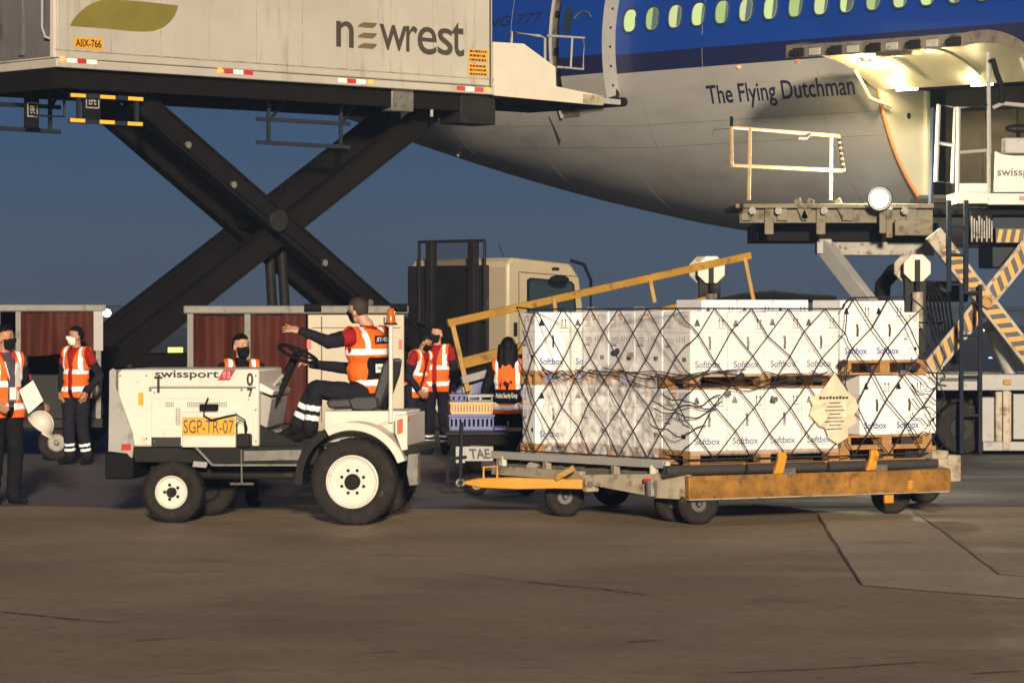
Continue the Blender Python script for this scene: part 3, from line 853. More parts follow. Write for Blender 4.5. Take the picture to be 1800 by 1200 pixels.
# dark subframe below the body
mb = MB(); mb.box(0.1, BL - 0.3, 0.12, 0.3, ZB - 0.27, ZB); mb.box(0.1, BL - 0.3, 2.1, 2.3, ZB - 0.27, ZB)
mb.build('subframe_rail', M['scissor'], truck, bevel=0.01)
for k in range(10):
    x = 0.15 + k * (BL - 0.8) / 9
    mb = MB(); mb.box(x, x + 0.09, 0.3, 2.1, ZB - 0.2, ZB); mb.build('cross_member', M['scissor'], truck)
mb = MB(); mb.box(0.0, 0.12, 0.1, 2.4, ZB - 0.29, ZB); mb.build('rear_beam', M['scissor'], truck)
c = kx(795, 172, 0.3); d = kx(856, 221, 0.3)
mb = MB(); mb.box(c.x, d.x, 0.1, 0.6, d.z, c.z + 0.25); mb.build('hydraulic_box', M['black'], truck, bevel=0.015)
c = kx(690, 150, 0.2)
mb = MB(); mb.box(c.x - 0.1, c.x + 0.35, 0.1, 0.35, c.z - 0.4, c.z - 0.05); mb.build('slide_block', M['steel'], truck, bevel=0.02)
mb = MB(); mb.cyl((c.x + 0.75, 0.15, c.z - 0.2), (c.x + 0.75, 0.15, c.z - 0.45), 0.025, n=8); mb.build('grease_hose', M['greywhite'], truck)
# crossed lifting arms: near and far frame, two arms each
def arm(p0, p1, y, w, h, name):
    a, b = KF.pt(*p0, 0.55), KF.pt(*p1, 0.55)
    a.y = b.y = y
    m_ = MB(); m_.beam(a, b, w, h, up=(0, 0, 1))
    d = (b - a).normalized()
    nrm = Vector((0, 1, 0)).cross(d)
    if nrm.z < 0: nrm = -nrm
    for s_ in (-1, 1):
        m_.beam(a + nrm * s_ * (h / 2 - 0.02), b + nrm * s_ * (h / 2 - 0.02), w + 0.07, 0.035, up=(0, 0, 1))
    m_.cyl(a + Vector((0, -0.12, 0)), a + Vector((0, 0.12, 0)), 0.13, n=14)
    m_.cyl(b + Vector((0, -0.12, 0)), b + Vector((0, 0.12, 0)), 0.13, n=14)
    return m_.build(name, M['scissor'], truck, bevel=0.006)
for y in (0.55, 1.5):
    arm((232, 168), (742, 612), y, 0.15, 0.35, 'lift_arm')
    arm((225, 628), (770, 196), y + 0.19, 0.15, 0.35, 'lift_arm')
c = KF.pt(487, 388, 0.55)
mb = MB(); mb.cyl((c.x, 0.42, c.z), (c.x, 1.75, c.z), 0.11, n=16); mb.build('pivot_shaft', M['scissor'], truck)
for px in (466, 488):
    a = KF.pt(px + 6, 420, 1.0); b = KF.pt(px + 14, 560, 1.0)
    mb = MB(); mb.cyl(b, a, 0.075, n=14); mb.cyl(a, (a.x - 0.02, a.y, a.z + 0.35), 0.045, n=12); mb.build('lift_cylinder', M['black'], truck)
for y in (0.44, 0.47):
    mb = MB(); mb.tube([KF.pt(a, b + 6, 0.44) + Vector((0, y - 0.44, 0.05 * (y - 0.44) * 30)) for a, b in ((250, 190), (330, 256), (400, 318), (470, 372), (560, 450), (650, 528), (720, 590))], 0.018, 6); mb.build('hydraulic_hose', M['rubber'], truck)
for px, py in ((330, 255), (410, 325), (570, 462), (650, 532)):
    c = KF.pt(px, py, 0.45); mb = MB(); mb.cyl((c.x, 0.42, c.z), (c.x, 0.48, c.z), 0.05, n=10); mb.build('arm_pin', M['steel'], truck)
c = KF.pt(487, 388, 0.42); mb = MB(); mb.cyl((c.x, 0.36, c.z), (c.x, 0.46, c.z), 0.17, n=20); mb.build('pivot_cap', M['black'], truck, bevel=0.01)
# guards, mud flaps, reflectors below the body
def guard(pxs, rows, y, verts):
    m_ = MB()
    for ry0, ry1 in rows:
        m_.beam(KF.pt(pxs[0], ry0, y), KF.pt(pxs[1], ry1, y), 0.05, 0.06)
    for vx, t0_, b0_ in verts:
        m_.beam(KF.pt(vx, t0_, y), KF.pt(vx, b0_, y), 0.05, 0.05)
    m_.beam(KF.pt(verts[0][0] + 4, rows[0][0], y), KF.pt(verts[0][0] + 34, verts[0][1] - 6, y + 0.3), 0.035, 0.045)
    m_.beam(KF.pt(verts[-1][0] + 2, rows[0][1], y), KF.pt(verts[-1][0] + 26, verts[-1][1] - 4, y + 0.3), 0.035, 0.045)
    m_.build('side_guard', M['frame'], truck, bevel=0.006)
guard((451, 615), ((209, 218), (250, 259)), 0.5, ((472, 178, 252), (599, 184, 258)))
guard((-40, 106), ((181, 189), (223, 232)), 1.6, ((-25, 140, 226), (88, 146, 231)))
mb = MB(); mb.tube([KF.pt(112, 112, 0.8), KF.pt(113, 205, 0.8), KF.pt(60, 203, 0.8)], 0.02, 6); mb.build('guard_bar', M['frame'], truck)
for k, (pa, pb, yy) in enumerate((((147, 118), (178, 216), 0.35), ((45, 146), (69, 226), 1.3))):
    a, b = KF.pt(*pa, yy), KF.pt(*pb, yy)
    mb = MB(); mb.box(a.x, b.x, yy, yy + 0.05, b.z, a.z); fl = mb.build('mud_flap', M['rubber'], truck, bevel=0.008)
    w_, zz = b.x - a.x, a.z - (a.z - b.z) * 0.72
    mb = MB(); x0, x1 = a.x + 0.12 * w_, b.x - 0.12 * w_; yq = yy - 0.004; th = 0.018
    mb.box(x0, x1, yq, yy, zz + 0.17, zz + 0.17 + th); mb.box(x0, x1, yq, yy, zz - 0.02, zz - 0.02 + th)
    mb.box(x0, x0 + th, yq, yy, zz, zz + 0.17); mb.box(x1 - th, x1, yq, yy, zz, zz + 0.17)
    mb_text(mb, 'EPE', flat(x0 + 0.05, x1 - 0.05, zz + 0.03, zz + 0.14, yq), 0, 0.02)
    mb.build('lettering', M['greywhite'], fl, smooth=None, fix=False)
for px, py in ((137, 168), (189, 171), (238, 174), (136, 212), (188, 215), (237, 218)):
    a = KF.pt(px - 13, py - 4, 0.3); b = KF.pt(px + 13, py + 4, 0.3)
    mb = MB(); mb.box(a.x, b.x, 0.285, 0.3, b.z, a.z); mb.build('reflector', M['amberref'], truck, bevel=0.003)
a = KF.pt(122, 168, 0.33); b = KF.pt(250, 174, 0.33); c = KF.pt(250, 219, 0.33)
mb = MB(); mb.beam((a.x, 0.33, a.z), (b.x, 0.33, b.z), 0.05, 0.06); mb.beam((a.x, 0.33, c.z), (b.x, 0.33, c.z), 0.05, 0.06)
for x in (a.x + 0.15, b.x - 0.1): mb.beam((x, 0.33, ZB - 0.3), (x, 0.33, c.z), 0.05, 0.05)
mb.build('reflector_frame', M['frame'], truck)
# loading bridge ahead of the body
def K(px, py, y=0.0): 
    x, z = KF.at(px, py, y); return (x, z)
side = [K(868, 74), K(921, 77), K(977, 118), K(978, 152), K(1058, 168), K(1058, 186), K(868, 168)]
mb = MB(); mb.prism(side, 0.0, 0.06); mb.build('bridge_side', M['cream'], truck, bevel=0.006)
x9 = K(1098, 186)[0]; zf = K(1050, 172)[1]
mb = MB(); mb.box(BL + 0.02, x9, 0.06, 2.4, zf - 0.10, zf); mb.build('bridge_floor', M['scissor'], truck)
a, b = KF.pt(1058, 177, 0.02), KF.pt(1090, 180, 0.02)
mb = MB(); mb.box(a.x - 0.45, a.x, -0.02, 0.02, a.z - 0.08, a.z + 0.08); mb.build('bridge_tip', M['cream_dirty'], truck, bevel=0.006)
mb = MB(); mb.beam((a.x, 0.03, a.z), (b.x, 0.03, a.z - 0.01), 0.06, 0.09); mb.build('bridge_slide', M['greywhite'], truck, bevel=0.006)
mb = MB(); mb.cyl((b.x + 0.08, 0.0, a.z), (b.x + 0.08, 2.3, a.z), 0.075, n=14); mb.build('bumper_roller', M['rubber'], truck)
for k in range(3):
    a, b = KF.pt(880 + k * 60, 180 + k * 5, 0.4), KF.pt(990 + k * 30, 176 + 4 * k, 0.2)
    mb = MB(); mb.beam(a, b, 0.06, 0.09); mb.build('bridge_brace', M['scissor'], truck)
def rail(pts, r, y, name='handrail'):
    m_ = MB(); m_.tube([KF.pt(a, b, y) for a, b in pts], r, 8); m_.build(name, M['greywhite'], truck)
rail([(899, 76), (900, 57), (948, 63), (958, 68), (958, 110)], 0.022, 0.05)
rail([(963, 63), (1027, 67), (1025, 122), (980, 118)], 0.022, 0.05)
rail([(1006, 66), (1003, 120)], 0.018, 0.05)
# chassis, wheels, cab
mb = MB()
for y in (0.75, 1.55): mb.box(0.2, 10.0, y, y + 0.12, 0.85, 1.15)
for k in range(8): mb.box(0.4 + k * 1.2, 0.5 + k * 1.2, 0.75, 1.6, 0.9, 1.1)
mb.build('chassis', M['scissor'], truck)
mb = MB(); mb.box(0.3, 8.0, 0.4, 2.0, 1.15, 1.32); mb.build('deck', M['scissor'], truck, bevel=0.01)
mb = MB(); mb.box(0.5, 1.2, 0.4, 0.75, 1.2, 1.45); mb.build('arm_bracket', M['scissor'], truck, bevel=0.02)
def truck_wheel(x, y, r, w, parent, rimmat=None, bolts=8, rr=0.55):
    m_ = MB()
    m_.lathe([(0.09, r * rr), (0.0, r * rr), (-0.02, r * 0.80), (0.0, r * 0.94), (0.05 * w / 0.25, r), (w - 0.05 * w / 0.25, r), (w, r * 0.93), (w, r * rr)], (x, y, r), 'y', 40)
    t_ = m_.build('tyre', M['tyre'], parent, smooth=40)
    m_ = MB()
    m_.lathe([(0.02, r * rr * 1.0), (-0.004, r * rr * 0.98), (0.0, r * rr * 0.90), (0.05, r * rr * 0.84), (0.06, r * rr * 0.52), (0.03, r * rr * 0.48), (0.03, r * rr * 0.3), (-0.03, r * rr * 0.28), (-0.035, r * rr * 0.2)], (x, y, r), 'y', 32)
    rim = m_.build('rim', rimmat or M['cream'], t_, smooth=30)
    return t_, rim
for x in (1.9, 8.95):
    for y in (0.1, 1.95):
        truck_wheel(x, y, 0.5, 0.3, truck)
cabx0, cabx1 = KF.at(892, 500, 0.0)[0], KF.at(1026, 500, 0.0)[0]
ct = KF.at(892, 452, 0.0)[1]
M['cabpaint'] = pmat('cab_paint', C(172, 158, 132), 0.4, var=0.06, dirt=C(120, 98, 70), dirt_amt=0.2, dirt_scale=4)
sidep = [(cabx0, 0.95), (cabx0, ct - 0.10), (cabx0 + 0.10, ct), (cabx1 - 0.28, ct - 0.09), (cabx1 - 0.08, ct - 0.30), (cabx1, ct - 0.75), (cabx1 + 0.03, 0.95)]
mb = MB(); mb.prism(sidep, 0.0, 2.3); cab = mb.build('cab', M['cabpaint'], truck, bevel=0.05)
def cp(px, py): return KF.at(px, py, 0.0)
wpts = [cp(926, 492), cp(932, 488), cp(1003, 494), cp(1009, 500), cp(1012, 540), cp(1012, 576), cp(936, 576), cp(926, 556)]
mb = MB(); mb.prism(wpts, -0.012, 0.004); wf = mb.build('cab_window_frame', M['rubber'], truck, bevel=0.004)
cxm = sum(a for a, b in wpts) / 8; czm = sum(b for a, b in wpts) / 8
mb = MB(); mb.prism([(cxm + (a - cxm) * 0.92, czm + (b - czm) * 0.92) for a, b in wpts], -0.016, -0.010); mb.build('glass', M['glass'], wf)
for px in (912,):
    a, b = cp(px, 478), cp(px, 640)
    mb = MB(); mb.box(a[0] - 0.006, a[0] + 0.006, -0.004, 0.0, 1.0, a[1]); mb.build('door_gap', M['greyink'], truck, smooth=None)
a, b = cp(912, 478), cp(1016, 486); mb = MB(); mb.beam((a[0], -0.002, a[1]), (b[0], -0.002, b[1]), 0.006, 0.012); mb.build('door_gap', M['greyink'], truck, smooth=None)
a = cp(943, 558); mb = MB(); mb.box(a[0] + 0.1, a[0] + 0.3, -0.05, -0.0, ct - 1.28, ct - 1.22); mb.build('door_handle', M['ink'], truck, bevel=0.01)
a = cp(905, 580); mb = MB(); mb.box(a[0] - 0.03, a[0] + 0.05, -0.01, 0.001, a[1] - 0.1, a[1] + 0.12); mb.build('fuel_cap', M['ink'], truck, bevel=0.02)
a = cp(978, 472); mb = MB(); mb.box(a[0] - 0.1, a[0] + 0.05, -0.02, 0.02, a[1] - 0.03, a[1] + 0.02); mb.build('marker_lamp', M['ink'], truck, bevel=0.008)
a = cp(966, 494); mb = MB(); mb.ell((a[0], -0.22, a[1] + 0.02), 0.2, 0.1, 0.075); mb.build('mirror', M['rubber'], truck)
mb = MB(); mb.tube([(cabx1 - 0.3, -0.02, ct - 0.04), (cabx1 - 0.05, -0.06, ct - 0.1), (cabx1 + 0.06, -0.1, ct - 0.35), (cabx1 + 0.06, -0.1, ct - 0.95)], 0.03, 8); mb.build('mirror_arm', M['rubber'], truck)
a = cp(932, 452); mb = MB(); mb.tube([(a[0], 0.6, ct - 0.02), (a[0] - 0.12, 0.6, ct + 0.22)], 0.008, 5); mb.build('aerial', M['ink'], truck)
mb = MB(); mb.box(cabx0 - 0.09, cabx0 - 0.03, 0.38, 2.28, 1.0, ct - 0.12); mb.build('cab_rear_dark_sheet', M['black'], truck, bevel=0.02)  # added dark sheet standing in for the shaded space behind the cab
# mesh headboard behind the cab
gx = cabx0 - 0.18
def gy(px):                                             # y on the plane x = gx seen at px
    k = (px - CX) / FPX
    return (KF.ox + gx * KF.c - k * (KF.oy + gx * KF.s)) / (KF.s + k * KF.c)
ya, yb = gy(737), gy(852)
def gz(px, py):
    y = gy(px); Y = KF.oy + gx * KF.s + y * KF.c; return HC + (HZ - py) / FPX * Y
zt_, zb_ = gz(795, 424), 1.1
mb = MB()
mb.tube([(gx, ya, gz(737, 568)), (gx, ya, zt_), (gx, yb, zt_), (gx, yb, gz(850, 565))], 0.03, 8)
mb.tube([(gx, ya, gz(737, 568)), (gx, ya - 0.2, gz(745, 570))], 0.03, 8)
for px in (758, 832): mb.box(gx - 0.06, gx + 0.06, gy(px) - 0.07, gy(px) + 0.07, zb_, zt_)
mb.build('headboard_frame', M['black'], truck, bevel=0.005)
mb = MB()
y0_, y1_ = gy(832), gy(758)
n = 17; hgt = zt_ - 1.2; st = (y1_ - y0_) / n
k = 0
for i in range(-int(hgt / st), n + 1):
    for sgn in (1, -1):
        pts = []
        for j in range(2):
            z = 1.2 + hgt * j
            yy = y0_ + i * st + (hgt * j if sgn > 0 else hgt * (1 - j))
            pts.append((yy, z))
        (ya2, za2), (yb2, zb2) = pts
        def clip(yv):
            return za2 + (zb2 - za2) * (yv - ya2) / (yb2 - ya2)
        lo_, hi_ = max(min(ya2, yb2), y0_), min(max(ya2, yb2), y1_)
        if hi_ - lo_ < 0.02: continue
        mb.beam((gx, lo_, clip(lo_)), (gx, hi_, clip(hi_)), 0.004, 0.005)
mb.build('mesh_panel', M['black'], truck, smooth=None, fix=False)

# ------------------------------------------------------------------ cargo high loader at the open hold
LY = 42.0
LX = (1600 - CX) / FPX * LY
loader = tag(empty('cargo_loader', (LX, LY, 0)), 'white cargo high loader with striped scissor arms at the open hold', 'loader')
def lp(px, py, dy=0.0):
    p_ = wpt(px, py, LY + dy); return Vector((p_.x - LX, dy, p_.z))
def lbox(name, a, b, y0, y1, mat, bevel=0.01, parent=None):
    p_, q_ = lp(a[0], a[1], y0), lp(b[0], b[1], y0)
    m_ = MB(); m_.box(p_.x, q_.x, y0, y1, p_.z, q_.z); return m_.build(name, mat, parent or loader, bevel=bevel)
def lbeam(name, a, b, ya, yb_, w, h, mat, bevel=0.006):
    m_ = MB(); m_.beam(lp(a[0], a[1], ya), lp(b[0], b[1], yb_), w, h); return m_.build(name, mat, loader, bevel=bevel)
def ltube(name, pts, r, mat, n=8):
    m_ = MB(); m_.tube([lp(*q_) for q_ in pts], r, n); return m_.build(name, mat, loader)
M['loadercream'] = pmat('loader_worn_paint', C(128, 120, 100), 0.6, var=0.25, scale=5, dirt=C(70, 58, 42), dirt_amt=0.5, dirt_scale=6, bump=0.1, bscale=40, spec=0.2)
# bridge platform
lbox('bridge_deck', (1293, 358), (1642, 366), -0.1, 2.2, M['loadercream'])
lbox('bridge_beam', (1300, 367), (1640, 392), 0.0, 0.12, M['loadercream'])
lbox('bridge_underside', (1330, 392), (1650, 424), 0.5, 2.2, M['scissor'])
lbox('lower_beam', (1452, 425), (1642, 449), 0.45, 0.7, M['steel'])
lbox('bridge_block', (1573, 386), (1640, 414), -0.06, 0.2, M['loadercream'])
m_ = MB(); c = lp(1585, 400, -0.06); m_.cyl(c, c + Vector((0, -0.02, 0)), 0.03, n=10); m_.build('bolt', M['ink'], loader)
for i, (px, w) in enumerate(((1312, 9), (1352, 8), (1375, 9), (1443, 8), (1490, 10), (1602, 9))):
    lbox('roller_bracket', (px - w, 366), (px + w, 388 + (i % 2) * 24), -0.05, 0.02, M['loadercream'])
for i, px in enumerate((1322, 1368, 1448, 1590)):
    m_ = MB(); c = lp(px, 371, -0.05); m_.cyl(c + Vector((0, -0.08, 0)), c, 0.05, n=12); m_.build('guide_wheel', M['steel'], loader)
for px, tilt in ((1416, -16), (1488, -18), (1412, 14)):
    m_ = MB(); m_.beam(lp(px + tilt, 350, -0.03), lp(px, 386, -0.03), 0.06, 0.10); m_.build('pallet_stop', M['loadercream'], loader, bevel=0.01)
lbeam('prop_leg', (1448, 432), (1536, 545), 0.5, -0.2, 0.16, 0.22, M['greywhite'])
lbox('leg_foot', (1436, 420), (1462, 446), 0.4, 0.7, M['greywhite'])
# left guard rail, running in towards the aircraft
def gp(px, py, far): return (px, py, -1.0 + far * 2.0)
ltube('guard_rail', [gp(1286, 290, 0), gp(1286, 224, 0), gp(1474, 239, 1), gp(1483, 301, 1.05)], 0.028, M['railcream'] if 'railcream' in M else M.setdefault('railcream', pmat('rusty_cream_rail', C(184, 158, 118), 0.5, var=0.2, dirt=C(150, 84, 40), dirt_amt=0.45, dirt_scale=9)))
ltube('guard_rail', [gp(1286, 291, 0), gp(1480, 300, 1)], 0.028, M['railcream'])
ltube('rail_post', [gp(1318, 227, 0.15), gp(1316, 352, 0.15)], 0.028, M['railcream'])
ltube('rail_post', [gp(1461, 238, 0.92), gp(1460, 352, 0.92)], 0.028, M['railcream'])
ltube('rail_post', [gp(1286, 205, 0), gp(1286, 222, 0)], 0.022, M['rubber'])
ltube('rail_latch', [gp(1402, 243, 0.6), gp(1418, 243, 0.65), gp(1424, 236, 0.7)], 0.02, M['steel'])
for k in range(6):
    a, b = gp(1476 + k * 1.4, 244 + k * 9.5, 1.0), gp(1476.6 + k * 1.4, 249 + k * 9.5, 1.0)
    ltube('stripe', [a, b], 0.032, M['ink'])
# flood lamp on its bracket
lbox('lamp_post', (1546, 362), (1558, 410), -0.2, -0.1, M['loadercream'])
lbox('lamp_post', (1558, 366), (1569, 418), -0.18, -0.1, M['loadercream'])
c = lp(1546, 349, -0.25)
m_ = MB(); m_.lathe([(0.14, 0.06), (0.08, 0.14), (0.0, 0.175), (-0.035, 0.175), (-0.035, 0.160), (0.02, 0.125), (0.03, 0.10)], c, 'y', 28); m_.build('flood_housing', M['black'], loader)
m_ = MB(); m_.ell(c + Vector((0, 0.0, 0)), 0.12, 0.03, 0.12, 20, 10); m_.build('flood_lens', M['flood'], loader)
l = bpy.data.lights.new('flood_light', 'POINT'); l.energy = 420; l.color = (1.0, 0.90, 0.62); l.shadow_soft_size = 0.12
lo = bpy.data.objects.new('flood_light', l); COL.objects.link(lo); lo.parent = loader; lo.location = c + Vector((0.0, 0.22, 0.30))
# operator stand: gates, tall tubes, panel
def gate(a, b, c_, d, y):
    m_ = MB(); m_.tube([lp(*a, y), lp(*b, y), lp(*c_, y), lp(*d, y)], 0.032, 8, closed=True)
    e_, f_ = ((a[0] + d[0]) / 2, (a[1] + d[1]) / 2), ((b[0] + c_[0]) / 2, (b[1] + c_[1]) / 2)
    m_.tube([lp(*e_, y), lp(*f_, y)], 0.025, 8)
    m_.build('gate', M['greywhite'], loader)
gate((1650, 184), (1680, 189), (1674, 322), (1645, 319), 0.1)
gate((1685, 189), (1738, 186), (1738, 342), (1683, 348), 0.0)
ltube('mast_tube', [(1640, 190, 0.2), (1636, 372, 0.2)], 0.035, M['frame'])
ltube('mast_tube', [(1737, 92, 0.0), (1739, 270, 0.0)], 0.03, M['greywhite'])
ltube('lamp_arm', [(1737, 110, 0.0), (1745, 105, 0), (1752, 130, 0), (1760, 150, 0), (1762, 182, 0)], 0.04, M['rubber'])
ltube('top_rail', [(1745, 190, 0), (1762, 182, 0), (1815, 187, 0)], 0.03, M['greywhite'])
lbox('stand_base', (1682, 338), (1738, 358), -0.1, 0.9, M['cream'])
lbox('stand_kickplate', (1684, 322), (1737, 338), -0.02, 0.02, M['cream'])
m_ = MB(); pts = [lp(1748, 266), lp(1762, 272), lp(1780, 274), lp(1830, 274), lp(1830, 338), lp(1746, 338)]
m_.prism([(q_.x, q_.z) for q_ in pts], -0.06, 0.02); pn = m_.build('side_panel', M['cream'], loader, bevel=0.006)
P0, P1 = lp(1753, 311, -0.065), lp(1837, 296, -0.065)
lettering('swissport', lambda u, v: (P0.x + (P1.x - P0.x) * u, -0.066, P0.z - 0.02 + (P1.z - P0.z + 0.02) * v), M['ink'], pn, bold=0.012)
lbox('stand_sill', (1736, 340), (1830, 360), -0.1, 0.8, M['cream'])
lbox('tail_reflector', (1792, 345), (1812, 352), -0.115, -0.1, M['red'], bevel=0.003)
lbox('console', (1766, 242), (1822, 270), 0.2, 0.5, M['greywhite'], bevel=0.02)
ltube('steering_wheel', [(1768 + 26 * (1 - math.cos(2 * math.pi * i / 16)), 226 + 5 * math.sin(2 * math.pi * i / 16), 0.3) for i in range(17)], 0.02, M['rubber'])
ltube('steering_column', [(1790, 228, 0.3), (1790, 246, 0.3)], 0.03, M['rubber'])
# machinery under the stand
for k in range(9):
    lbox('hose_clamp', (1707 + k * 4.4, 380 + (k % 3) * 4), (1709.6 + k * 4.4, 425 - (k % 2) * 6), 0.1, 0.14, M['steel'], bevel=0)
lbox('pump_box', (1705, 372), (1745, 428), 0.15, 0.8, M['scissor'])
lbox('stand_underframe', (1640, 366), (1830, 378), 0.2, 1.4, M['scissor'])
lbox('rear_housing', (1744, 362), (1835, 470), 0.35, 1.6, M['frame'])
hb = lbox('hazard_board', (1750, 401), (1822, 427), 0.1, 0.34, M['ink'], bevel=0.004)
for k in range(5):
    a = lp(1752 + k * 15, 426, 0.096)
    m_ = MB(); m_.add([a, a + Vector((0.055, 0, 0)), a + Vector((0.09, 0, 0.175)), a + Vector((0.035, 0, 0.175))], [(0, 1, 2, 3)]); m_.build('stripe', M['yellow'], hb, smooth=None, fix=False)
for px in (1668, 1698):
    ltube('ladder_rail', [(px, 352, -0.35), (px, 512, -0.35)], 0.035, M['frame'])
for py in (398, 448, 500): ltube('ladder_rung', [(1668, py, -0.35), (1698, py, -0.35)], 0.02, M['frame'])
for px in (1690, 1723):
    ltube('ladder_rail', [(px, 500, -0.45), (px, 796, -0.45)], 0.03, M['frame'])
for py in (514, 590, 662, 730): ltube('ladder_rung', [(1690, py, -0.45), (1723, py, -0.45)], 0.02, M['frame'])
# striped scissor arms
def striped(a, b, ya, h, lo_stripe, hi_stripe, n):
    A, B = lp(*a, ya), lp(*b, ya)
    d = (B - A).normalized(); nr = Vector((-d.z, 0, d.x)); nr = nr if nr.z > 0 else -nr
    L = (B - A).length
    m_ = MB(); m_.beam(A, B, 0.14, h); arm_ = m_.build('scissor_arm', M['cream_dirty'], loader, bevel=0.01)
    m_ = MB(); m_.beam(A + d * L * lo_stripe + Vector((0, -0.074, 0)), A + d * L * hi_stripe + Vector((0, -0.074, 0)), 0.008, h * 0.66); pl = m_.build('hazard_band', M['yellow'], arm_)
    step = L * (hi_stripe - lo_stripe) / n
    for k in range(n):
        c0_ = A + d * (L * lo_stripe + step * (k + 0.25)) + Vector((0, -0.0805, 0)); hw = h * 0.325; sk = 0.05
        q_ = [c0_ - nr * hw - d * sk, c0_ - nr * hw + d * (step * 0.5 - sk), c0_ + nr * hw + d * (step * 0.5 + sk), c0_ + nr * hw + d * sk]
        m_ = MB(); m_.add(q_, [(0, 1, 2, 3)]); m_.build('stripe', M['ink'], arm_, smooth=None, fix=False)
striped((1622, 664), (1830, 408), -0.05, 0.25, 0.08, 0.98, 15)
striped((1640, 410), (1850, 680), -0.25, 0.25, 0.10, 0.98, 15)
m_ = MB(); c = lp(1735, 530, -0.3); m_.lathe([(0.0, 0.085), (-0.09, 0.085), (-0.09, 0.05), (-0.05, 0.05)], c, 'y', 18); m_.build('pivot_boss', M['dullyellow'], loader)
lbeam('prop_leg', (1738, 562), (1775, 650), 0.4, 0.4, 0.16, 0.2, M['greywhite'])
ltube('lift_cylinder', [(1745, 580, 0.3), (1782, 668, 0.3)], 0.09, M['greywhite'], 12)
# guide posts with octagonal heads
def octpost(px, ytop, ybot, dy):
    m_ = MB(); c = lp(px, ytop + 22, dy)
    r = 0.195
    oc = [(c.x + r * math.cos(R(22.5 + 45 * i)), c.z + r * math.sin(R(22.5 + 45 * i))) for i in range(8)]
    m_.prism(oc, dy - 0.03, dy + 0.03); h_ = m_.build('guide_head', M['cream'], loader, bevel=0.008)
    oc2 = [(x - 0.10, z) for x, z in oc]
    m_ = MB(); m_.prism(oc2, dy + 0.2, dy + 0.26); m_.build('guide_head', M['cream_dirty'], loader, bevel=0.008)
    m_ = MB(); m_.box(c.x - 0.16, c.x + 0.13, dy + 0.04, dy + 0.19, 1.0, c.z - 0.02); m_.build('guide_post', M['black'], loader, bevel=0.01)
    m_ = MB(); m_.cyl((c.x + 0.0, dy - 0.05, c.z - 0.80), (c.x + 0.0, dy - 0.05, c.z - 0.32), 0.075, n=14); m_.build('white_sleeve', M['cream_dirty'], loader)
    m_ = MB(); m_.cyl((c.x + 0.0, dy - 0.05, c.z - 0.32), (c.x + 0.0, dy - 0.05, c.z + 0.08), 0.03, n=10); m_.box(c.x - 0.03, c.x + 0.03, dy - 0.1, dy - 0.03, c.z - 0.18, c.z + 0.11); m_.build('piston_rod', M['black'], loader)
octpost(1250, 452, 540, -1.2)
octpost(1612, 449, 540, -1.2)
# hoses
for k in range(7):
    ltube('hydraulic_hose', [(1600 + k * 6, 500, 0.1), (1625 + k * 7, 520, -0.1), (1640 + k * 6, 590, 0.0), (1660 + k * 5, 640, 0.0)], 0.018, M['rubber'])
ltube('hydraulic_hose', [(1600, 470, 0.3), (1570, 478, 0), (1552, 500, 0), (1548, 560, 0)], 0.11, M['rubber'], 12)
ltube('exhaust_pipe', [(1630, 512, 0.5), (1700, 512, 0.5)], 0.15, M['black'], 14)
ltube('sagging_hose', [(1200, 545, -1.4), (1260, 532, -1.3), (1310, 522, -1.2), (1360, 518, -1.1), (1410, 523, -1.1), (1470, 527, -1.1)], 0.06, M['rubber'], 10)
# chassis, deck and wheels
lbox('main_deck', (1225, 655), (1648, 672), -1.0, 1.4, M['black'])
cb = lbox('chassis_beam', (1648, 658), (1840, 686), -0.4, 1.6, M['greywhite'])
lbox('beam_slot', (1652, 664), (1718, 670), -0.405, -0.39, M['ink'], bevel=0)
lbox('beam_lamp', (1764, 667), (1778, 676), -0.43, -0.4, M['dullyellow'], bevel=0.006)
for a, b, mt in (((1726, 698), (1748, 776), 'greywhite'), ((1750, 688), (1778, 776), 'cream_dirty'), ((1781, 692), (1840, 772), 'greywhite')):
    lbox('access_panel', a, b, -0.36, 0.2, M[mt], bevel=0.012)
lbox('panel_post', (1763, 686), (1775, 792), -0.42, -0.36, M['cream_dirty'])
lbox('chassis_sill', (1728, 776), (1840, 792), -0.4, 1.4, M['greywhite'])
lbox('chassis_core', (1230, 690), (1840, 780), 0.3, 1.3, M['black'])
def simple_wheel(parent, x, y, r, w, rim=None, rr=0.5):
    return truck_wheel(x, y, r, w, parent, rimmat=rim or M['black'], rr=rr)
for px in (1687, 1300):
    simple_wheel(loader, lp(px, 760).x, -0.25, 0.36, 0.28)
    simple_wheel(loader, lp(px, 760).x, 1.1, 0.36, 0.28)

# ------------------------------------------------------------------ belt loader
BY = 37.0
bx0 = (790 - CX) / FPX * BY
belt = tag(empty('belt_loader', (bx0, BY, 0)), 'belt loader with yellow handrails rising past the truck cab', 'loader')
def bp_(px, py, dy=0.0):
    p_ = wpt(px, py, BY + dy); return Vector((p_.x - bx0, dy, p_.z))
def bbeam(name, a, b, ya, yb_, w, h, mat, bevel=0.006):
    m_ = MB(); m_.beam(bp_(a[0], a[1], ya), bp_(b[0], b[1], yb_), w, h); return m_.build(name, mat, belt, bevel=bevel)
bbeam('handrail', (787, 568), (1319, 449), 0, 1.6, 0.06, 0.09, M['dullyellow'])
bbeam('rail_post', (796, 572), (823, 688), 0, 0, 0.06, 0.06, M['dullyellow'])
bbeam('rail_post', (1143, 492), (1151, 532), 1.0, 1.0, 0.05, 0.05, M['dullyellow'])
bbeam('rail_post', (1309, 452), (1325, 530), 1.55, 1.55, 0.05, 0.05, M['dullyellow'])
bbeam('rail_post', (974, 524), (982, 600), 0.5, 0.5, 0.05, 0.05, M['dullyellow'])
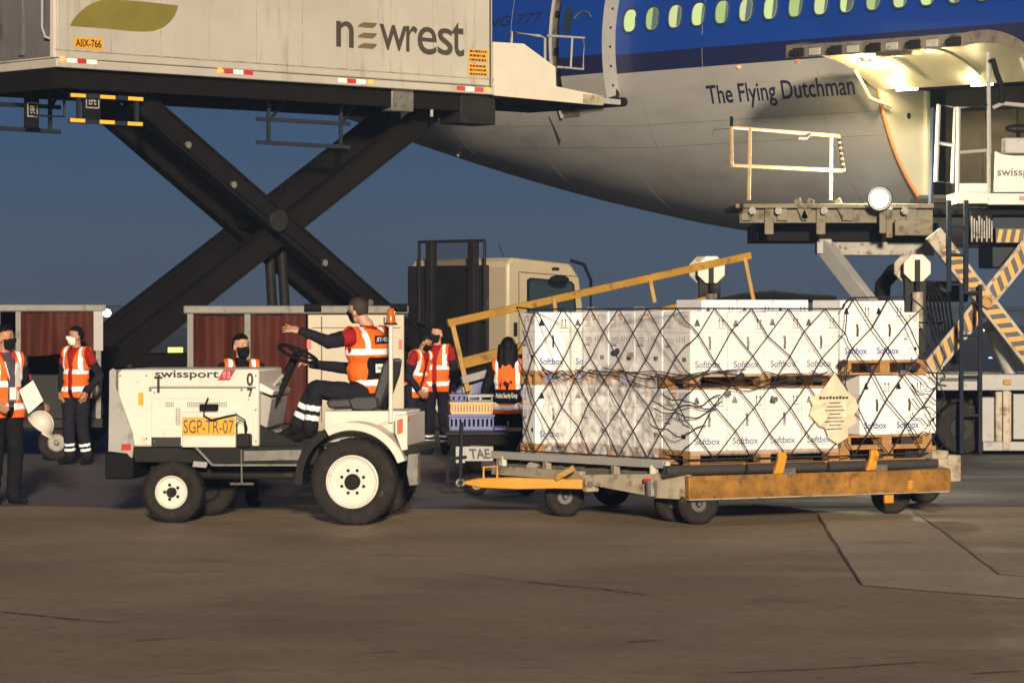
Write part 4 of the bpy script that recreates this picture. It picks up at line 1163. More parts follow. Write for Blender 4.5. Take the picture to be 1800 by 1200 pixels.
bbeam('boom_beam', (806, 640), (1240, 530), 0.05, 1.3, 0.08, 0.13, M['dullyellow'])
bbeam('belt', (806, 664), (1240, 552), 0.3, 1.5, 0.6, 0.16, M['rubber'])
bbeam('boom_frame', (812, 690), (1240, 580), 0.1, 1.4, 0.1, 0.14, M['cream_dirty'])
bbeam('boom_frame', (812, 668), (930, 636), -0.05, 0.3, 0.06, 0.09, M['greywhite'])
m_ = MB(); a = bp_(800, 700); m_.prism([(a.x, 0.55), (a.x, 1.0), (a.x + 0.25, 1.15), (a.x + 3.2, 1.35), (a.x + 3.2, 0.55)], 0.1, 1.6); m_.build('chassis', M['blueplastic'], belt, bevel=0.02)
for px in (850, 1150):
    simple_wheel(belt, bp_(px, 760).x, 0.0, 0.33, 0.22, M['steel'])
    simple_wheel(belt, bp_(px, 760).x, 1.4, 0.33, 0.22, M['steel'])

# ------------------------------------------------------------------ baggage carts with tarpaulin curtains
M['cartgrey'] = pmat('cart_frame_paint', C(122, 118, 110), 0.55, var=0.2, dirt=C(80, 70, 60), dirt_amt=0.4)
def baggage_cart(F, label, x0, x1, zroof, panels, zc, posts, depth=1.5, zfloor=0.55, wheel_x=()):
    t = F.root('baggage_cart', label, 'cart', 'covered baggage carts')
    m_ = MB(); m_.box(x0 - 0.04, x1 + 0.04, -0.04, depth, zroof - 0.09, zroof); m_.build('roof', M['cartgrey'], t, bevel=0.015)
    for px in posts:
        m_ = MB(); m_.box(px - 0.035, px + 0.035, -0.02, 0.05, zfloor, zroof - 0.09); m_.build('post', M['cartgrey'], t, bevel=0.006)
    for px in (x0 + 0.04, x1 - 0.04):
        m_ = MB(); m_.box(px - 0.035, px + 0.035, depth - 0.07, depth, zfloor, zroof - 0.09); m_.build('post', M['cartgrey'], t, bevel=0.006)
    for (a, b, z0_, kind) in panels:
        if kind == 'curtain':
            n = max(20, int((b - a) * 40)); ph = random.random() * 6
            def fn(u, v, a=a, b=b, z0_=z0_, ph=ph):
                x = a + (b - a) * u; z = zroof - 0.1 - (zroof - 0.1 - z0_) * v
                return (x, 0.05 + 0.030 * math.sin(x * 14 + ph + v) * (0.3 + v) + 0.016 * math.sin(x * 33 + ph * 2) + 0.012 * math.sin(x * 5 + 3 * v), z + 0.012 * math.sin(x * 9) * v)
            m_ = MB(); m_.grid(fn, n, 10); m_.build('curtain', M['curtain'], t, smooth=80, fix=False)
        else:
            m_ = MB(); m_.box(a, b, 0.0, 0.05, z0_, zroof - 0.1); m_.build('end_panel', M['cabpaint'], t, bevel=0.008)
    m_ = MB(); m_.box(x0 + 0.06, x1 - 0.06, depth - 0.04, depth - 0.02, zfloor, zroof - 0.1); m_.build('back_curtain', M['curtain'], t)
    m_ = MB(); m_.box(x0, x1, 0, depth, zfloor - 0.12, zfloor); m_.build('floor', M['black'], t, bevel=0.01)
    m_ = MB(); m_.box(x0 + 0.05, x1 - 0.05, 0.02, 0.06, zfloor, zc); m_.build('side_board', M['black'], t, bevel=0.01)
    for wx in wheel_x:
        simple_wheel(t, wx, 0.1, 0.24, 0.16, M['steel'])
        simple_wheel(t, wx, depth - 0.3, 0.24, 0.16, M['steel'])
    return t
F1 = Frame((180 - CX) / FPX * 40.0, 40.0, 8)
z_ = F1.at(100, 535, 0)[1]
xa, xb = F1.at(-260, 540, 0)[0], F1.at(181, 540, 0)[0]
xs = [F1.at(p_, 540, 0)[0] for p_ in (0, 32, 166)]
zlow = F1.at(100, 624, 0)[1]
c1 = baggage_cart(F1, 'covered baggage cart with red tarpaulin behind the two left workers', xa, xb, z_, [(xa + 0.04, xs[0] - 0.03, zlow, 'curtain'), (xs[1], xs[2], zlow, 'curtain')], zlow - 0.25, [xa + 0.04, xs[0] - 0.03, xs[1], xb - 0.06], wheel_x=(xb - 0.6, xa + 0.6))
m_ = MB(); m_.box(xb - 0.12, xb + 0.0, -0.03, -0.02, z_ - 0.6, z_ - 0.02); m_.build('corner_panel', M['greywhite'], c1)
F2 = Frame((545 - CX) / FPX * 34.0, 34.0, 3)
z2 = F2.at(545, 537, 0)[1]
xa, xb = F2.at(329, 540, 0)[0], F2.at(712, 540, 0)[0]
xm = F2.at(541, 540, 0)[0]; xp = F2.at(435, 540, 0)[0]
zc2 = F2.at(500, 742, 0)[1]
c2 = baggage_cart(F2, 'covered baggage cart with red curtains and cream end behind the driver', xa, xb, z2, [(xa + 0.06, xp - 0.02, zc2, 'curtain'), (xp + 0.02, xm - 0.02, zc2, 'curtain'), (xm, xb - 0.01, zc2 - 0.1, 'panel')], zc2 - 0.02, [xa + 0.035, xp], wheel_x=(xa + 0.5, xb - 0.4))
for px in (549, 700):
    a = F2.pt(px, 541, -0.03); m_ = MB(); m_.cyl((a.x - 0.09, -0.05, a.z), (a.x + 0.1, -0.05, a.z), 0.045, n=12); m_.build('rubber_bumper', M['rubber'], c2)
a, b = F2.pt(674, 570, -0.012), F2.pt(692, 557, -0.012)
lettering('13', lambda u, v: (a.x + (b.x - a.x) * u, -0.004, a.z + (b.z - a.z) * v), M['ink'], c2, bold=0.02)
for px, py, w_, h_ in ((543, 605, 4, 8), (704, 605, 3, 8), (543, 661, 0, 0)):
    if w_:
        a, b = F2.pt(px - w_, py + h_, -0.006), F2.pt(px + w_, py - h_, -0.006); m_ = MB(); m_.box(a.x, b.x, -0.012, -0.002, a.z, b.z); m_.build('reflector', M['red'], c2, bevel=0.003)
a = F2.pt(545, 600, 0); m_ = MB(); m_.box(a.x + 0.12, a.x + 0.135, -0.004, 0, zc2, z2 - 0.12); m_.build('panel_seam', M['greyink'], c2, smooth=None)
m_ = MB(); m_.box(xm + 0.05, xb - 0.05, -0.004, 0, z2 - 0.25, z2 - 0.24); m_.build('panel_seam', M['greyink'], c2, smooth=None)

# ------------------------------------------------------------------ flat trolley with small crates on it
TY = 32.6
TF = Frame((860 - CX) / FPX * TY, TY, 4)
tro = TF.root('flat_trolley', 'dark flat trolley carrying plastic crates behind the dolly towbar', 'trolley')
a, b = TF.pt(783, 758, 0), TF.pt(945, 758, 0)
zt2 = a.z
m_ = MB(); m_.box(a.x, b.x, 0, 1.1, zt2 - 0.045, zt2); m_.build('deck', M['black'], tro, bevel=0.01)
m_ = MB(); m_.box(a.x + 0.02, b.x, 0.03, 0.1, zt2 - 0.15, zt2 - 0.045); m_.build('side_rail', M['scissor'], tro, bevel=0.008)
p0, p1 = TF.pt(814, 810, 0.02), TF.pt(867, 784, 0.02)
m_ = MB(); m_.box(p0.x, p1.x, 0.0, 0.03, p0.z, p1.z); pl = m_.build('name_plate', M['greywhite'], tro, bevel=0.004)
lettering('TAE', flat(p0.x + 0.06, p1.x - 0.03, p0.z + 0.025, p1.z - 0.025, -0.004), M['ink'], pl, bold=0.03, shear=-0.15)
m_ = MB(); m_.box(p0.x - 0.08, p0.x + 0.02, -0.008, 0.0, p0.z - 0.02, p1.z); m_.build('rail_bracket', M['greywhite'], tro, bevel=0.004)
for px in (838, 925):
    q_ = TF.pt(px, 800, 0.1)
    for yy in (0.12, 0.9): simple_wheel(tro, q_.x, yy, 0.11, 0.07, M['steel'])
m_ = MB(); q_ = TF.pt(812, 760, -0.05); m_.tube([(q_.x, -0.05, zt2 + 0.1), (q_.x - 0.02, -0.05, 0.12)], 0.018, 8); m_.tube([(q_.x - 0.15, -0.05, 0.40), (q_.x + 0.05, -0.05, 0.42)], 0.016, 6); m_.tube([(q_.x - 0.15, -0.05, 0.40), (q_.x - 0.15, -0.05, 0.1)], 0.016, 6); m_.tube([(q_.x - 0.18, -0.05, 0.16), (q_.x + 0.1, -0.05, 0.16)], 0.012, 6); m_.build('drawbar', M['frame'], tro)
def crate(pa, pb, y0, dep, mat, label, z0=None, slots=10, sm=None):
    a, b = TF.pt(*pa, y0), TF.pt(*pb, y0)
    if z0 is None: z0 = a.z
    t = tag(empty('plastic_crate', TF.world((a.x, y0, z0)), TF.r), label, 'crate', 'plastic crates on the trolley')
    w = b.x - a.x; h = b.z - z0; th = 0.014
    m_ = MB(); m_.box(0, w, 0, dep, 0, 0.015); m_.build('floor', mat, t)
    m_ = MB(); m_.box(-0.012, w + 0.012, -0.012, dep + 0.012, h - 0.03, h); m_.build('rim', mat, t, bevel=0.005)
    for yy in (0, dep - th):
        m_ = MB()
        m_.box(0, w, yy, yy + th, 0, h * 0.25); m_.box(0, w, yy, yy + th, h * 0.72, h)
        for k in range(slots + 1):
            x = w * k / slots; m_.box(max(0, x - 0.012), min(w, x + 0.012), yy + 0.001, yy + th - 0.001, 0, h)
        m_.build('slotted_side', mat, t, smooth=None)
    for xx in (0, w - th):
        m_ = MB(); m_.box(xx, xx + th, 0, dep, 0, h); m_.build('end_side', mat, t)
    return t
crate((790, 756), (868, 728), 0.10, 0.5, M['blueplastic'], 'blue slotted plastic crate at the bottom of the stack on the trolley', z0=zt2 + 0.002)
crate((792, 730), (866, 706), 0.12, 0.45, M['tanplastic'], 'tan slotted plastic crate on top of the blue crate', slots=14)
crate((792, 706), (820, 692), 0.2, 0.3, M['blueplastic'], 'small blue plastic box on top of the tan crate, left', slots=3)
t = crate((823, 706), (866, 693), 0.2, 0.3, M['greywhite'], 'small grey box with dark print on top of the tan crate, right', slots=2)
t['category'] = 'box'
a = TF.pt(868, 757, 0.05); b = TF.pt(893, 750, 0.05)
m_ = MB(); m_.box(0, b.x - a.x, 0, 0.35, 0, b.z - a.z); o = m_.build('plastic_tray', M['blueplastic'], None, bevel=0.012, loc=TF.world((a.x, 0.05, zt2 + 0.002)), rz=TF.r); tag(o, 'flat blue plastic tray lying on the trolley beside the crates', 'tray')

# ------------------------------------------------------------------ pallet dolly
DYo = 28.3
DF = Frame((1215 - CX) / FPX * DYo, DYo, 27.0)
dolly = DF.root('pallet_dolly', 'low white and rusty yellow pallet dolly under the netted cartons', 'dolly')
ZD = 0.533
def dl(px, py, Y):                                       # local point from photo position and distance
    p_ = wpt(px, py, Y); dx, dy = p_.x - DF.ox, p_.y - DF.oy
    return Vector((dx * DF.c + dy * DF.s, -dx * DF.s + dy * DF.c, p_.z))
cL = dl(868, 800, 30.3); cN = dl(1172, 812, 28.45); cR = dl(1672, 830, 29.1)
xr = DF.at(1672, 830, -0.1)[0]
deck = [(cN.x + 0.05, cN.y - 0.02), (xr - 0.05, -0.04), (xr - 0.05, 3.0), (cL.x + 0.05, 3.0), (cL.x + 0.04, cL.y + 0.05)]
m_ = MB(); m_.prism(deck, ZD - 0.16, ZD - 0.07, axis='z'); m_.build('deck_frame', M['steel'], dolly, bevel=0.01)
for k in range(9):
    y0 = 0.25 + k * 0.3
    xl = cN.x + (cL.x - cN.x) * min(1, max(0, (y0 - cN.y) / (cL.y - cN.y))) + 0.1
    m_ = MB(); m_.cyl((xl, y0, ZD - 0.04), (xr - 0.1, y0, ZD - 0.04), 0.03, n=10); m_.build('deck_roller', M['darksteel'], dolly)
# near side rail, worn yellow
zt3 = 2 - (836 - 540) / FPX * 28.25; zb3 = 2 - (877 - 540) / FPX * 28.25
x0 = DF.at(1211, 850, -0.1)[0]
m_ = MB(); m_.box(x0, xr, -0.10, -0.02, zb3, zt3); m_.build('side_rail', M['rustyel'], dolly, bevel=0.008)
m_ = MB(); m_.box(x0, xr - 0.03, -0.112, -0.02, zb3 - 0.008, zb3 + 0.005); m_.build('rail_lip', M['cream_dirty'], dolly, bevel=0.003)
# white corner and tow end plates
A_, B_, C_ = dl(1211, 850, 28.22), dl(1150, 850, 28.42), dl(1022, 850, 29.0)
def plate(p_, q_, z0p, z1p, z0q, z1q, mat, name, th=0.07):
    d = Vector((q_.x - p_.x, q_.y - p_.y, 0)).normalized(); n = Vector((-d.y, d.x, 0))
    if n.y < 0: n = -n
    v = []
    for off in (0, th):
        o_ = n * off
        v += [(p_.x + o_.x, p_.y + o_.y, z0p), (q_.x + o_.x, q_.y + o_.y, z0q), (q_.x + o_.x, q_.y + o_.y, z1q), (p_.x + o_.x, p_.y + o_.y, z1p)]
    m_ = MB(); m_.add(v, [(0, 1, 2, 3), (7, 6, 5, 4), (0, 4, 5, 1), (1, 5, 6, 2), (2, 6, 7, 3), (3, 7, 4, 0)]); return m_.build(name, mat, dolly, bevel=0.006)
plate(A_, B_, zb3 - 0.004, zt3 + 0.012, zb3, zt3 + 0.012, M['cream_dirty'], 'corner_plate')
plate(B_, C_, zb3 + 0.01, zt3 + 0.008, zb3 + 0.10, zt3 - 0.03, M['cream_dirty'], 'tow_end_plate')
q_ = dl(1136, 836, 28.44); m_ = MB(); m_.box(q_.x - 0.03, q_.x + 0.05, q_.y - 0.02, q_.y + 0.01, zt3 - 0.07, zt3 - 0.035); m_.build('reflector', M['red'], dolly)
q_ = dl(1142, 855, 28.42); m_ = MB(); m_.cyl((q_.x, q_.y - 0.035, zb3 + 0.02), (q_.x, q_.y - 0.03, zt3 - 0.05), 0.05, n=10); m_.build('rub_block', M['steel'], dolly)
# upper grey edge rail along the tow end
zR = ZD + 0.015
def edge_rail(a, b, z, h, w, mat, name):
    m_ = MB(); m_.beam((a.x, a.y, z), (b.x, b.y, z), w, h); return m_.build(name, mat, dolly, bevel=0.006)
edge_rail(cL, cN, zR, 0.075, 0.08, M['greywhite'], 'edge_rail')
lw = edge_rail(dl(868, 830, 30.2), dl(1025, 836, 29.1), ZD - 0.13, 0.09, 0.06, M['cream_dirty'], 'tow_end_beam')
for px in (880, 965, 1085, 1150):
    f_ = (px - 868) / (1172 - 868); q_ = cL.lerp(cN, f_)
    m_ = MB(); m_.box(q_.x - 0.03, q_.x + 0.03, q_.y - 0.045, q_.y + 0.03, ZD - 0.16, ZD + 0.0); m_.build('rail_bracket', M['cream_dirty'], dolly, bevel=0.005)
for px, z0_, r_ in ((882, ZD - 0.05, 0.03), (1144, ZD - 0.06, 0.035)):
    f_ = (px - 868) / 304; q_ = cL.lerp(cN, f_); m_ = MB(); m_.cyl((q_.x, q_.y - 0.06, z0_ - 0.05), (q_.x, q_.y - 0.06, z0_ + 0.06), r_, n=12); m_.build('end_stop_post', M['cream'], dolly)
q_ = dl(1166, 820, 28.4); m_ = MB(); m_.prism([(q_.x - 0.04, ZD - 0.09), (q_.x + 0.05, ZD - 0.09), (q_.x + 0.04, ZD + 0.04), (q_.x + 0.0, ZD + 0.045)], q_.y - 0.06, q_.y - 0.03); m_.build('end_stop_post', M['cream'], dolly, bevel=0.004)
q_ = dl(927, 815, 30.0); m_ = MB(); m_.cyl((q_.x, q_.y - 0.12, ZD - 0.10), (q_.x + 0.08, q_.y, ZD - 0.10), 0.07, n=14); m_.build('turntable_hub', M['steel'], dolly)
# near edge rollers and stops
for xa_, xb_ in ((x0 - 0.2, x0 + 0.62), (x0 + 0.66, x0 + 1.52), (x0 + 1.56, xr - 0.12)):
    m_ = MB(); m_.cyl((xa_, -0.02, ZD - 0.03), (xb_, -0.02, ZD - 0.03), 0.047, n=16); m_.build('edge_roller', M['darksteel'], dolly)
for px, py0, py1 in ((1370, 832, 794), (1532, 826, 790)):
    a = DF.pt(px, py0, -0.08); b = DF.pt(px + 4, py1, -0.08)
    m_ = MB(); m_.prism([(a.x - 0.07, a.z), (a.x + 0.03, a.z), (b.x + 0.05, b.z - 0.04), (b.x + 0.03, b.z), (b.x - 0.04, b.z), (b.x - 0.045, b.z - 0.07)], -0.105, -0.06); m_.build('stop_lever', M['yellow'], dolly, bevel=0.008)
    m_ = MB(); m_.box(a.x + 0.04, a.x + 0.17, -0.10, -0.03, a.z - 0.01, a.z + 0.05); m_.build('lever_bracket', M['steel'], dolly, bevel=0.005)
mk = DF.pt(1600, 851, -0.1); m_ = MB()
for dz in (-0.025, 0.0, 0.025): m_.box(mk.x - 0.035, mk.x + 0.035, -0.103, -0.1, mk.z + dz - 0.006, mk.z + dz + 0.006)
m_.box(mk.x - 0.012, mk.x + 0.012, -0.1035, -0.1, mk.z - 0.045, mk.z + 0.04); m_.build('hand_mark', M['yellow'], dolly)
# right end bracket
for (pa, pb, yy) in (((1640, 792), (1668, 806), -0.05), ((1650, 806), (1684, 822), -0.06), ((1668, 800), (1690, 846), -0.08)):
    a, b = DF.pt(pa[0], pa[1], yy), DF.pt(pb[0], pb[1], yy); m_ = MB(); m_.box(a.x, b.x, yy, yy + 0.25, b.z, a.z); m_.build('end_bracket', M['cream_dirty'], dolly, bevel=0.012)
# towbar
tA, tB, tC = dl(816, 850, 29.2), dl(905, 850, 29.15), dl(1036, 848, 29.0)
zt4 = 2 - (849 - 540) / FPX * 29.1
def tpt(p_, z): return (p_.x, p_.y, z)
m_ = MB()
pl = [(tA, 0.02, 0.015), (tA.lerp(tB, 0.3), 0.05, 0.045), (tB, 0.09, 0.055), (tB.lerp(tC, 0.5), 0.07, 0.045), (tC, 0.05, 0.05)]
rings = []
for p_, w, h in pl:
    rings.append([(p_.x, p_.y - w, zt4 - h), (p_.x, p_.y + w, zt4 - h), (p_.x, p_.y + w, zt4 + h), (p_.x, p_.y - w, zt4 + h)])
v = [q for r_ in rings for q in r_]; f = [(0, 3, 2, 1), tuple(4 * (len(rings) - 1) + i for i in range(4))]
for i in range(len(rings) - 1):
    for j in range(4): f.append((4 * i + j, 4 * i + (j + 1) % 4, 4 * (i + 1) + (j + 1) % 4, 4 * (i + 1) + j))
m_.add(v, f); tb = m_.build('towbar', M['yellow'], dolly, bevel=0.008)
m_ = MB(); m_.tube([(tA.x - 0.04 + 0.04 * math.cos(2 * math.pi * i / 14), tA.y, zt4 + 0.03 * math.sin(2 * math.pi * i / 14)) for i in range(14)], 0.014, 6, closed=True); m_.build('tow_eye', M['steel'], tb)
a, b = dl(850, 828, 29.15), dl(874, 825, 29.15); m_ = MB(); m_.tube([(a.x, a.y, zt4 + 0.03), (a.x, a.y, zt4 + 0.15), (b.x, b.y, zt4 + 0.16), (b.x, b.y, zt4 + 0.04)], 0.012, 6); m_.build('towbar_handle', M['yellow'], tb)
m_ = MB(); m_.beam(tpt(dl(975, 838, 29.0), zt4 + 0.05), tpt(dl(1010, 820, 29.0), zt4 + 0.155), 0.05, 0.06); m_.build('towbar_lift_arm', M['dullyellow'], tb, bevel=0.008)
q_ = dl(1032, 845, 28.95); m_ = MB(); m_.box(q_.x - 0.04, q_.x + 0.1, q_.y - 0.05, q_.y + 0.02, zt4 - 0.07, zt4 + 0.06); m_.build('towbar_bracket', M['cream_dirty'], dolly, bevel=0.01)
m_ = MB(); m_.cyl((q_.x + 0.0, q_.y - 0.07, zt4), (q_.x + 0.0, q_.y, zt4), 0.03, n=10); m_.build('towbar_pin', M['steel'], dolly)
a, b = dl(897, 836, 30.0), dl(911, 828, 30.0)
m_ = MB(); mb_text(m_, 'DE', lambda u, v: tuple(a.lerp(b, u)[:2]) + (a.z + 0.0 + 0.045 * v,), 0, 0.02); m_.build('lettering', M['ink'], dolly, smooth=None, fix=False)
# wheels with forks
def dolly_wheel(px, py, rr=0.19, w=0.12, ang=0.0):
    X, Y = ground(px, py); dx, dy = X - DF.ox, Y - DF.oy
    x, y = dx * DF.c + dy * DF.s, -dx * DF.s + dy * DF.c
    h = empty('wheel', (x, y, 0), R(ang) - DF.r, dolly)
    truck_wheel(0, -w / 2, rr, w, h, rimmat=M['darksteel'], rr=0.42)
    m_ = MB()
    for s_ in (-1, 1): m_.box(-0.03, 0.03, s_ * (w / 2 + 0.02) - 0.008, s_ * (w / 2 + 0.02) + 0.008, rr, rr * 2 + 0.03)
    m_.box(-0.05, 0.05, -w / 2 - 0.03, w / 2 + 0.03, rr * 2 + 0.02, rr * 2 + 0.05)
    m_.build('fork', M['black'], h)
for px, py, an in ((992, 907, 8), (1226, 921, 10), (1186, 916, 10), (1566, 903, 12), (1622, 884, 12), (1075, 888, 8)): dolly_wheel(px, py, ang=an)
q_ = DF.pt(1563, 875, -0.05); m_ = MB(); m_.box(q_.x - 0.05, q_.x + 0.05, -0.06, -0.02, zb3 - 0.1, zb3 + 0.0); m_.build('axle_lug', M['yellow'], dolly, bevel=0.01)
m_ = MB(); m_.beam((0.3, 0.6, 0.24), (xr - 0.3, 0.6, 0.24), 0.08, 0.08); m_.beam((0.3, 2.2, 0.24), (xr - 0.3, 2.2, 0.24), 0.08, 0.08); m_.build('under_rail', M['black'], dolly)

# ------------------------------------------------------------------ wooden pallets
_pal = {}
def pallet(x0, y0, z0, w, d, h, label, double=False):
    t = tag(empty('wooden_pallet', DF.world((x0, y0, z0)), DF.r), label, 'pallet', 'wooden pallets under the cartons')
    def piece(name, key, X, Y, Z, x, y, z):
        k = (round(X, 3), round(Y, 3), round(Z, 3))
        if k not in _pal:
            m_ = MB(); m_.box(0, X, 0, Y, 0, Z); _pal[k] = m_.mesh(name, M['wood'])
        link(name, _pal[k], t, 0.004, (x, y, z))
    nb = 6; bw = d / nb * 0.78
    for k in range(nb): piece('board', 0, w, bw, 0.022, 0, k * (d - bw) / (nb - 1), h - 0.022)
    for k in range(3): piece('board', 0, w, bw, 0.02, 0, k * (d - bw) / 2, 0)
    for k in range(3):
        xx = k * (w - 0.11) / 2
        piece('board', 1, 0.11, d, 0.02, xx, 0, h - 0.0425)
        for j in range(3): piece('block', 2, 0.11, bw, h - 0.063, xx, j * (d - bw) / 2, 0.0203)
    return t
# cartons
BW, BD, BH = 0.398, 0.5, 0.575
def carton_parts(BW, BD, BH):
    m_ = MB(); m_.box(0, BW, 0, BD, 0, BH); body = m_.mesh('carton', M['carton'])
    m_ = MB(); y = -0.003
    w = BW
    mb_text(m_, 'Softbox', flat(w * 0.12, w * 0.82, 0.060, 0.125, y), 0, 0.025)
    m_.box(w * 0.14, w * 0.82, y, y + 0.0005, 0.044, 0.047)
    pr = m_.mesh('printed_name', M['blueink'], None, False)
    m_ = MB()
    # two up-arrows, fragile mark
    for xx in (w * 0.76, w * 0.86):
        m_.box(xx, xx + 0.007, y, y + 0.0005, BH - 0.145, BH - 0.085)
        m_.add([(xx - 0.008, y, BH - 0.09), (xx + 0.015, y, BH - 0.09), (xx + 0.0035, y, BH - 0.062)], [(0, 1, 2)])
    m_.box(w * 0.72, w * 0.93, y, y + 0.0005, BH - 0.158, BH - 0.152)
    m_.box(w * 0.10, w * 0.25, y, y + 0.0005, BH - 0.135, BH - 0.118)
    m_.add([(w * 0.11, y, BH - 0.118), (w * 0.24, y, BH - 0.118), (w * 0.20, y, BH - 0.075), (w * 0.15, y, BH - 0.075)], [(0, 1, 2, 3)])
    mk = m_.mesh('printed_mark', M['ink'], None, False)
    m_ = MB(); m_.tube([(w * 0.5, -0.004, BH * 0.60), (w * 0.505, -0.016, BH * 0.52), (w * 0.51, -0.005, BH * 0.40)], 0.011, 6); st = m_.mesh('strap', M['ink'], 60)
    m_ = MB(); m_.box(-0.0015, BW + 0.0015, -0.0015, BD + 0.0015, BH * 0.66, BH * 0.66 + 0.004); ls = m_.mesh('lid_seam', M['seam'], None)
    # labels on the short side
    m_ = MB(); x = -0.003
    def rect(y0, y1, z0, z1, m):
        m_.add([(x, y0, z0), (x, y1, z0), (x, y1, z1), (x, y0, z1)], [(0, 3, 2, 1)], m)
    d = BD
    rect(d * 0.08, d * 0.40, BH - 0.12, BH - 0.03, 0)
    for i in range(3): rect(d * 0.48 + i * 0.03, d * 0.48 + i * 0.03 + 0.024, BH - 0.055, BH - 0.03, 1)
    for i in range(2): rect(d * 0.48 + i * 0.03, d * 0.48 + i * 0.03 + 0.024, BH - 0.09, BH - 0.065, 1)
    for i in range(6): rect(d * 0.70, d * (0.80 + 0.05 * (i % 3)), BH - 0.05 - i * 0.02, BH - 0.042 - i * 0.02, 2)
    for i in range(4):
        rect(d * (0.2 + 0.09 * i), d * (0.2 + 0.09 * i) + 0.012, BH * 0.50, BH * (0.60 - 0.02 * (i % 2)), 2)
    for i in range(3): rect(d * 0.62, d * 0.9, BH * 0.55 - i * 0.022, BH * 0.55 - i * 0.022 + 0.007, 2)
    rect(d * 0.70, d * 0.92, BH * 0.42, BH * 0.455, 3)
    rect(d * 0.15, d * 0.30, BH * 0.20, BH * 0.27, 4); rect(d * 0.45, d * 0.62, BH * 0.2, BH * 0.30, 5)
    lb = m_.mesh('side_label', [M['labelgrey'], M['labelorange'], M['printgrey'], M['blueink'], M['ink'], M['labelgrey']], None, False)
    return body, pr, mk, st, ls, lb
M['seam'] = pmat('carton_seam', C(176, 168, 158), 0.7)
M['labelgrey'] = pmat('pale_label', C(204, 204, 206), 0.6)
M['labelorange'] = pmat('orange_label', C(214, 140, 70), 0.6)
M['printgrey'] = pmat('grey_print', C(140, 138, 140), 0.6)
CP = carton_parts(BW, BD, BH)
def carton(x, y, z, label, front=True, side=False, sc=(1, 1, 1), rot=0.0):
    o = link('shipping_carton', CP[0], None, 0.012, DF.world((x, y, z)), DF.r + rot)
    o.scale = sc
    tag(o, label, 'carton', 'white cartons stacked on the dolly')
    if front:
        link('printed_name', CP[1], o); link('printed_mark', CP[2], o); link('strap', CP[3], o)
    link('lid_seam', CP[4], o)
    if side: link('side_label', CP[5], o)
    return o
ordn = ['first', 'second', 'third', 'fourth', 'fifth']
HP = 0.135
Z1 = ZD + HP; Z2 = Z1 + BH; Z3 = Z2 + HP
pw = 1.63
pallet(-0.01, 0.0, ZD, pw, 1.05, HP, 'lower wooden pallet at the near corner of the load')
pallet(-0.01, 1.07, ZD, pw, 1.05, HP, 'lower wooden pallet behind the near corner pallet')
pallet(-0.01, 0.0, Z2, pw, 1.05, HP, 'upper wooden pallet between the two carton layers at the near corner')
pallet(-0.01, 1.07, Z2, pw, 1.05, HP, 'upper wooden pallet between the carton layers, behind the near corner')
rr = random.Random(3)
def jit(a): return (rr.random() - 0.5) * a
for lay, z in (('upper', Z3), ('lower', Z1)):
    hs = 1.018 if lay == 'upper' else 1.0
    for i in range(4):
        carton(i * 0.404 + 0.002 * jit(1), 0.01 + jit(0.03), z, '%s layer white carton with blue name, %s from the near corner' % (lay, ordn[i]), True, i == 0, (1, 1, hs * (1 + jit(0.022))), jit(0.035))
    for j in range(1, 4):
        carton(0.0 + jit(0.01), 0.01 + j * 0.528, z, '%s layer white carton with side labels, %s back from the near corner' % (lay, ordn[j]), False, True, (1, 1.045, hs * (1 + jit(0.03))), jit(0.03))
# taller stacks behind, seen over the front row
for i in range(3):
    carton(0.78 + i * 0.41, 1.13, Z3 + 0.12, 'white carton showing its top over the front row, %s from the left' % ordn[i], True, False)
    carton(0.42 + i * 0.39, 1.2, Z1 + 0.08, 'white carton hidden behind the front row, %s from the left' % ordn[i], False, False) if False else None
# left pallet, set back
ax, ay = -0.50, 2.16
pallet(ax, ay, ZD, 0.82, 0.32, HP, 'lower wooden pallet of the set back left stack')
pallet(ax, ay, Z2, 0.82, 0.32, HP, 'upper wooden pallet of the set back left stack')
for lay, z in (('upper', Z3), ('lower', Z1)):
    for i in range(2):
        carton(ax + 0.01 + i * 0.405, ay + 0.01 + jit(0.02), z, '%s white carton of the set back left stack, %s from the left' % (lay, ordn[i]), True, i == 0, (0.97, 0.55, 1.0), jit(0.02))
# right stack, on a doubled pallet
bx, by = 1.70, 0.08
zc0 = ZD + 2 * HP
pallet(bx - 0.02, by, ZD, 1.1, 1.2, HP, 'bottom wooden pallet of the doubled pair under the right stack')
pallet(bx + 0.0, by + 0.01, ZD + HP, 1.04, 1.2, HP - 0.02, 'top wooden pallet of the doubled pair under the right stack')
pallet(bx - 0.0, by, zc0 - 0.02 + BH, 0.98, 1.2, HP, 'wooden pallet between the two layers of the right stack')
for i in range(2):
    carton(bx + 0.22 + i * 0.372, by + 0.02, zc0 - 0.02, 'lower layer white carton of the right stack, %s from the left' % ordn[i], True, False, (0.925, 1, 0.985), jit(0.02))
    carton(bx + 0.0 + i * 0.366, by + 0.02, zc0 - 0.02 + BH + HP, 'upper layer white carton of the right stack, %s from the left' % ordn[i], True, False, (0.91, 1, 1.0), jit(0.02))
for zz, nm, xa_, wv, hs in ((zc0 - 0.02, 'lower', bx + 0.985, 0.15, 1.0), (zc0 - 0.02 + BH + HP, 'upper', bx + 0.745, 0.19, 0.80)):
    o = carton(0, 0, zz, '%s carton turned sideways at the far right end of the load' % nm, False, True, (0.9, wv / BD, hs), 0)
    o.rotation_euler[2] = DF.r + R(90); o.location = DF.world((xa_ + wv, by + 0.08, zz))

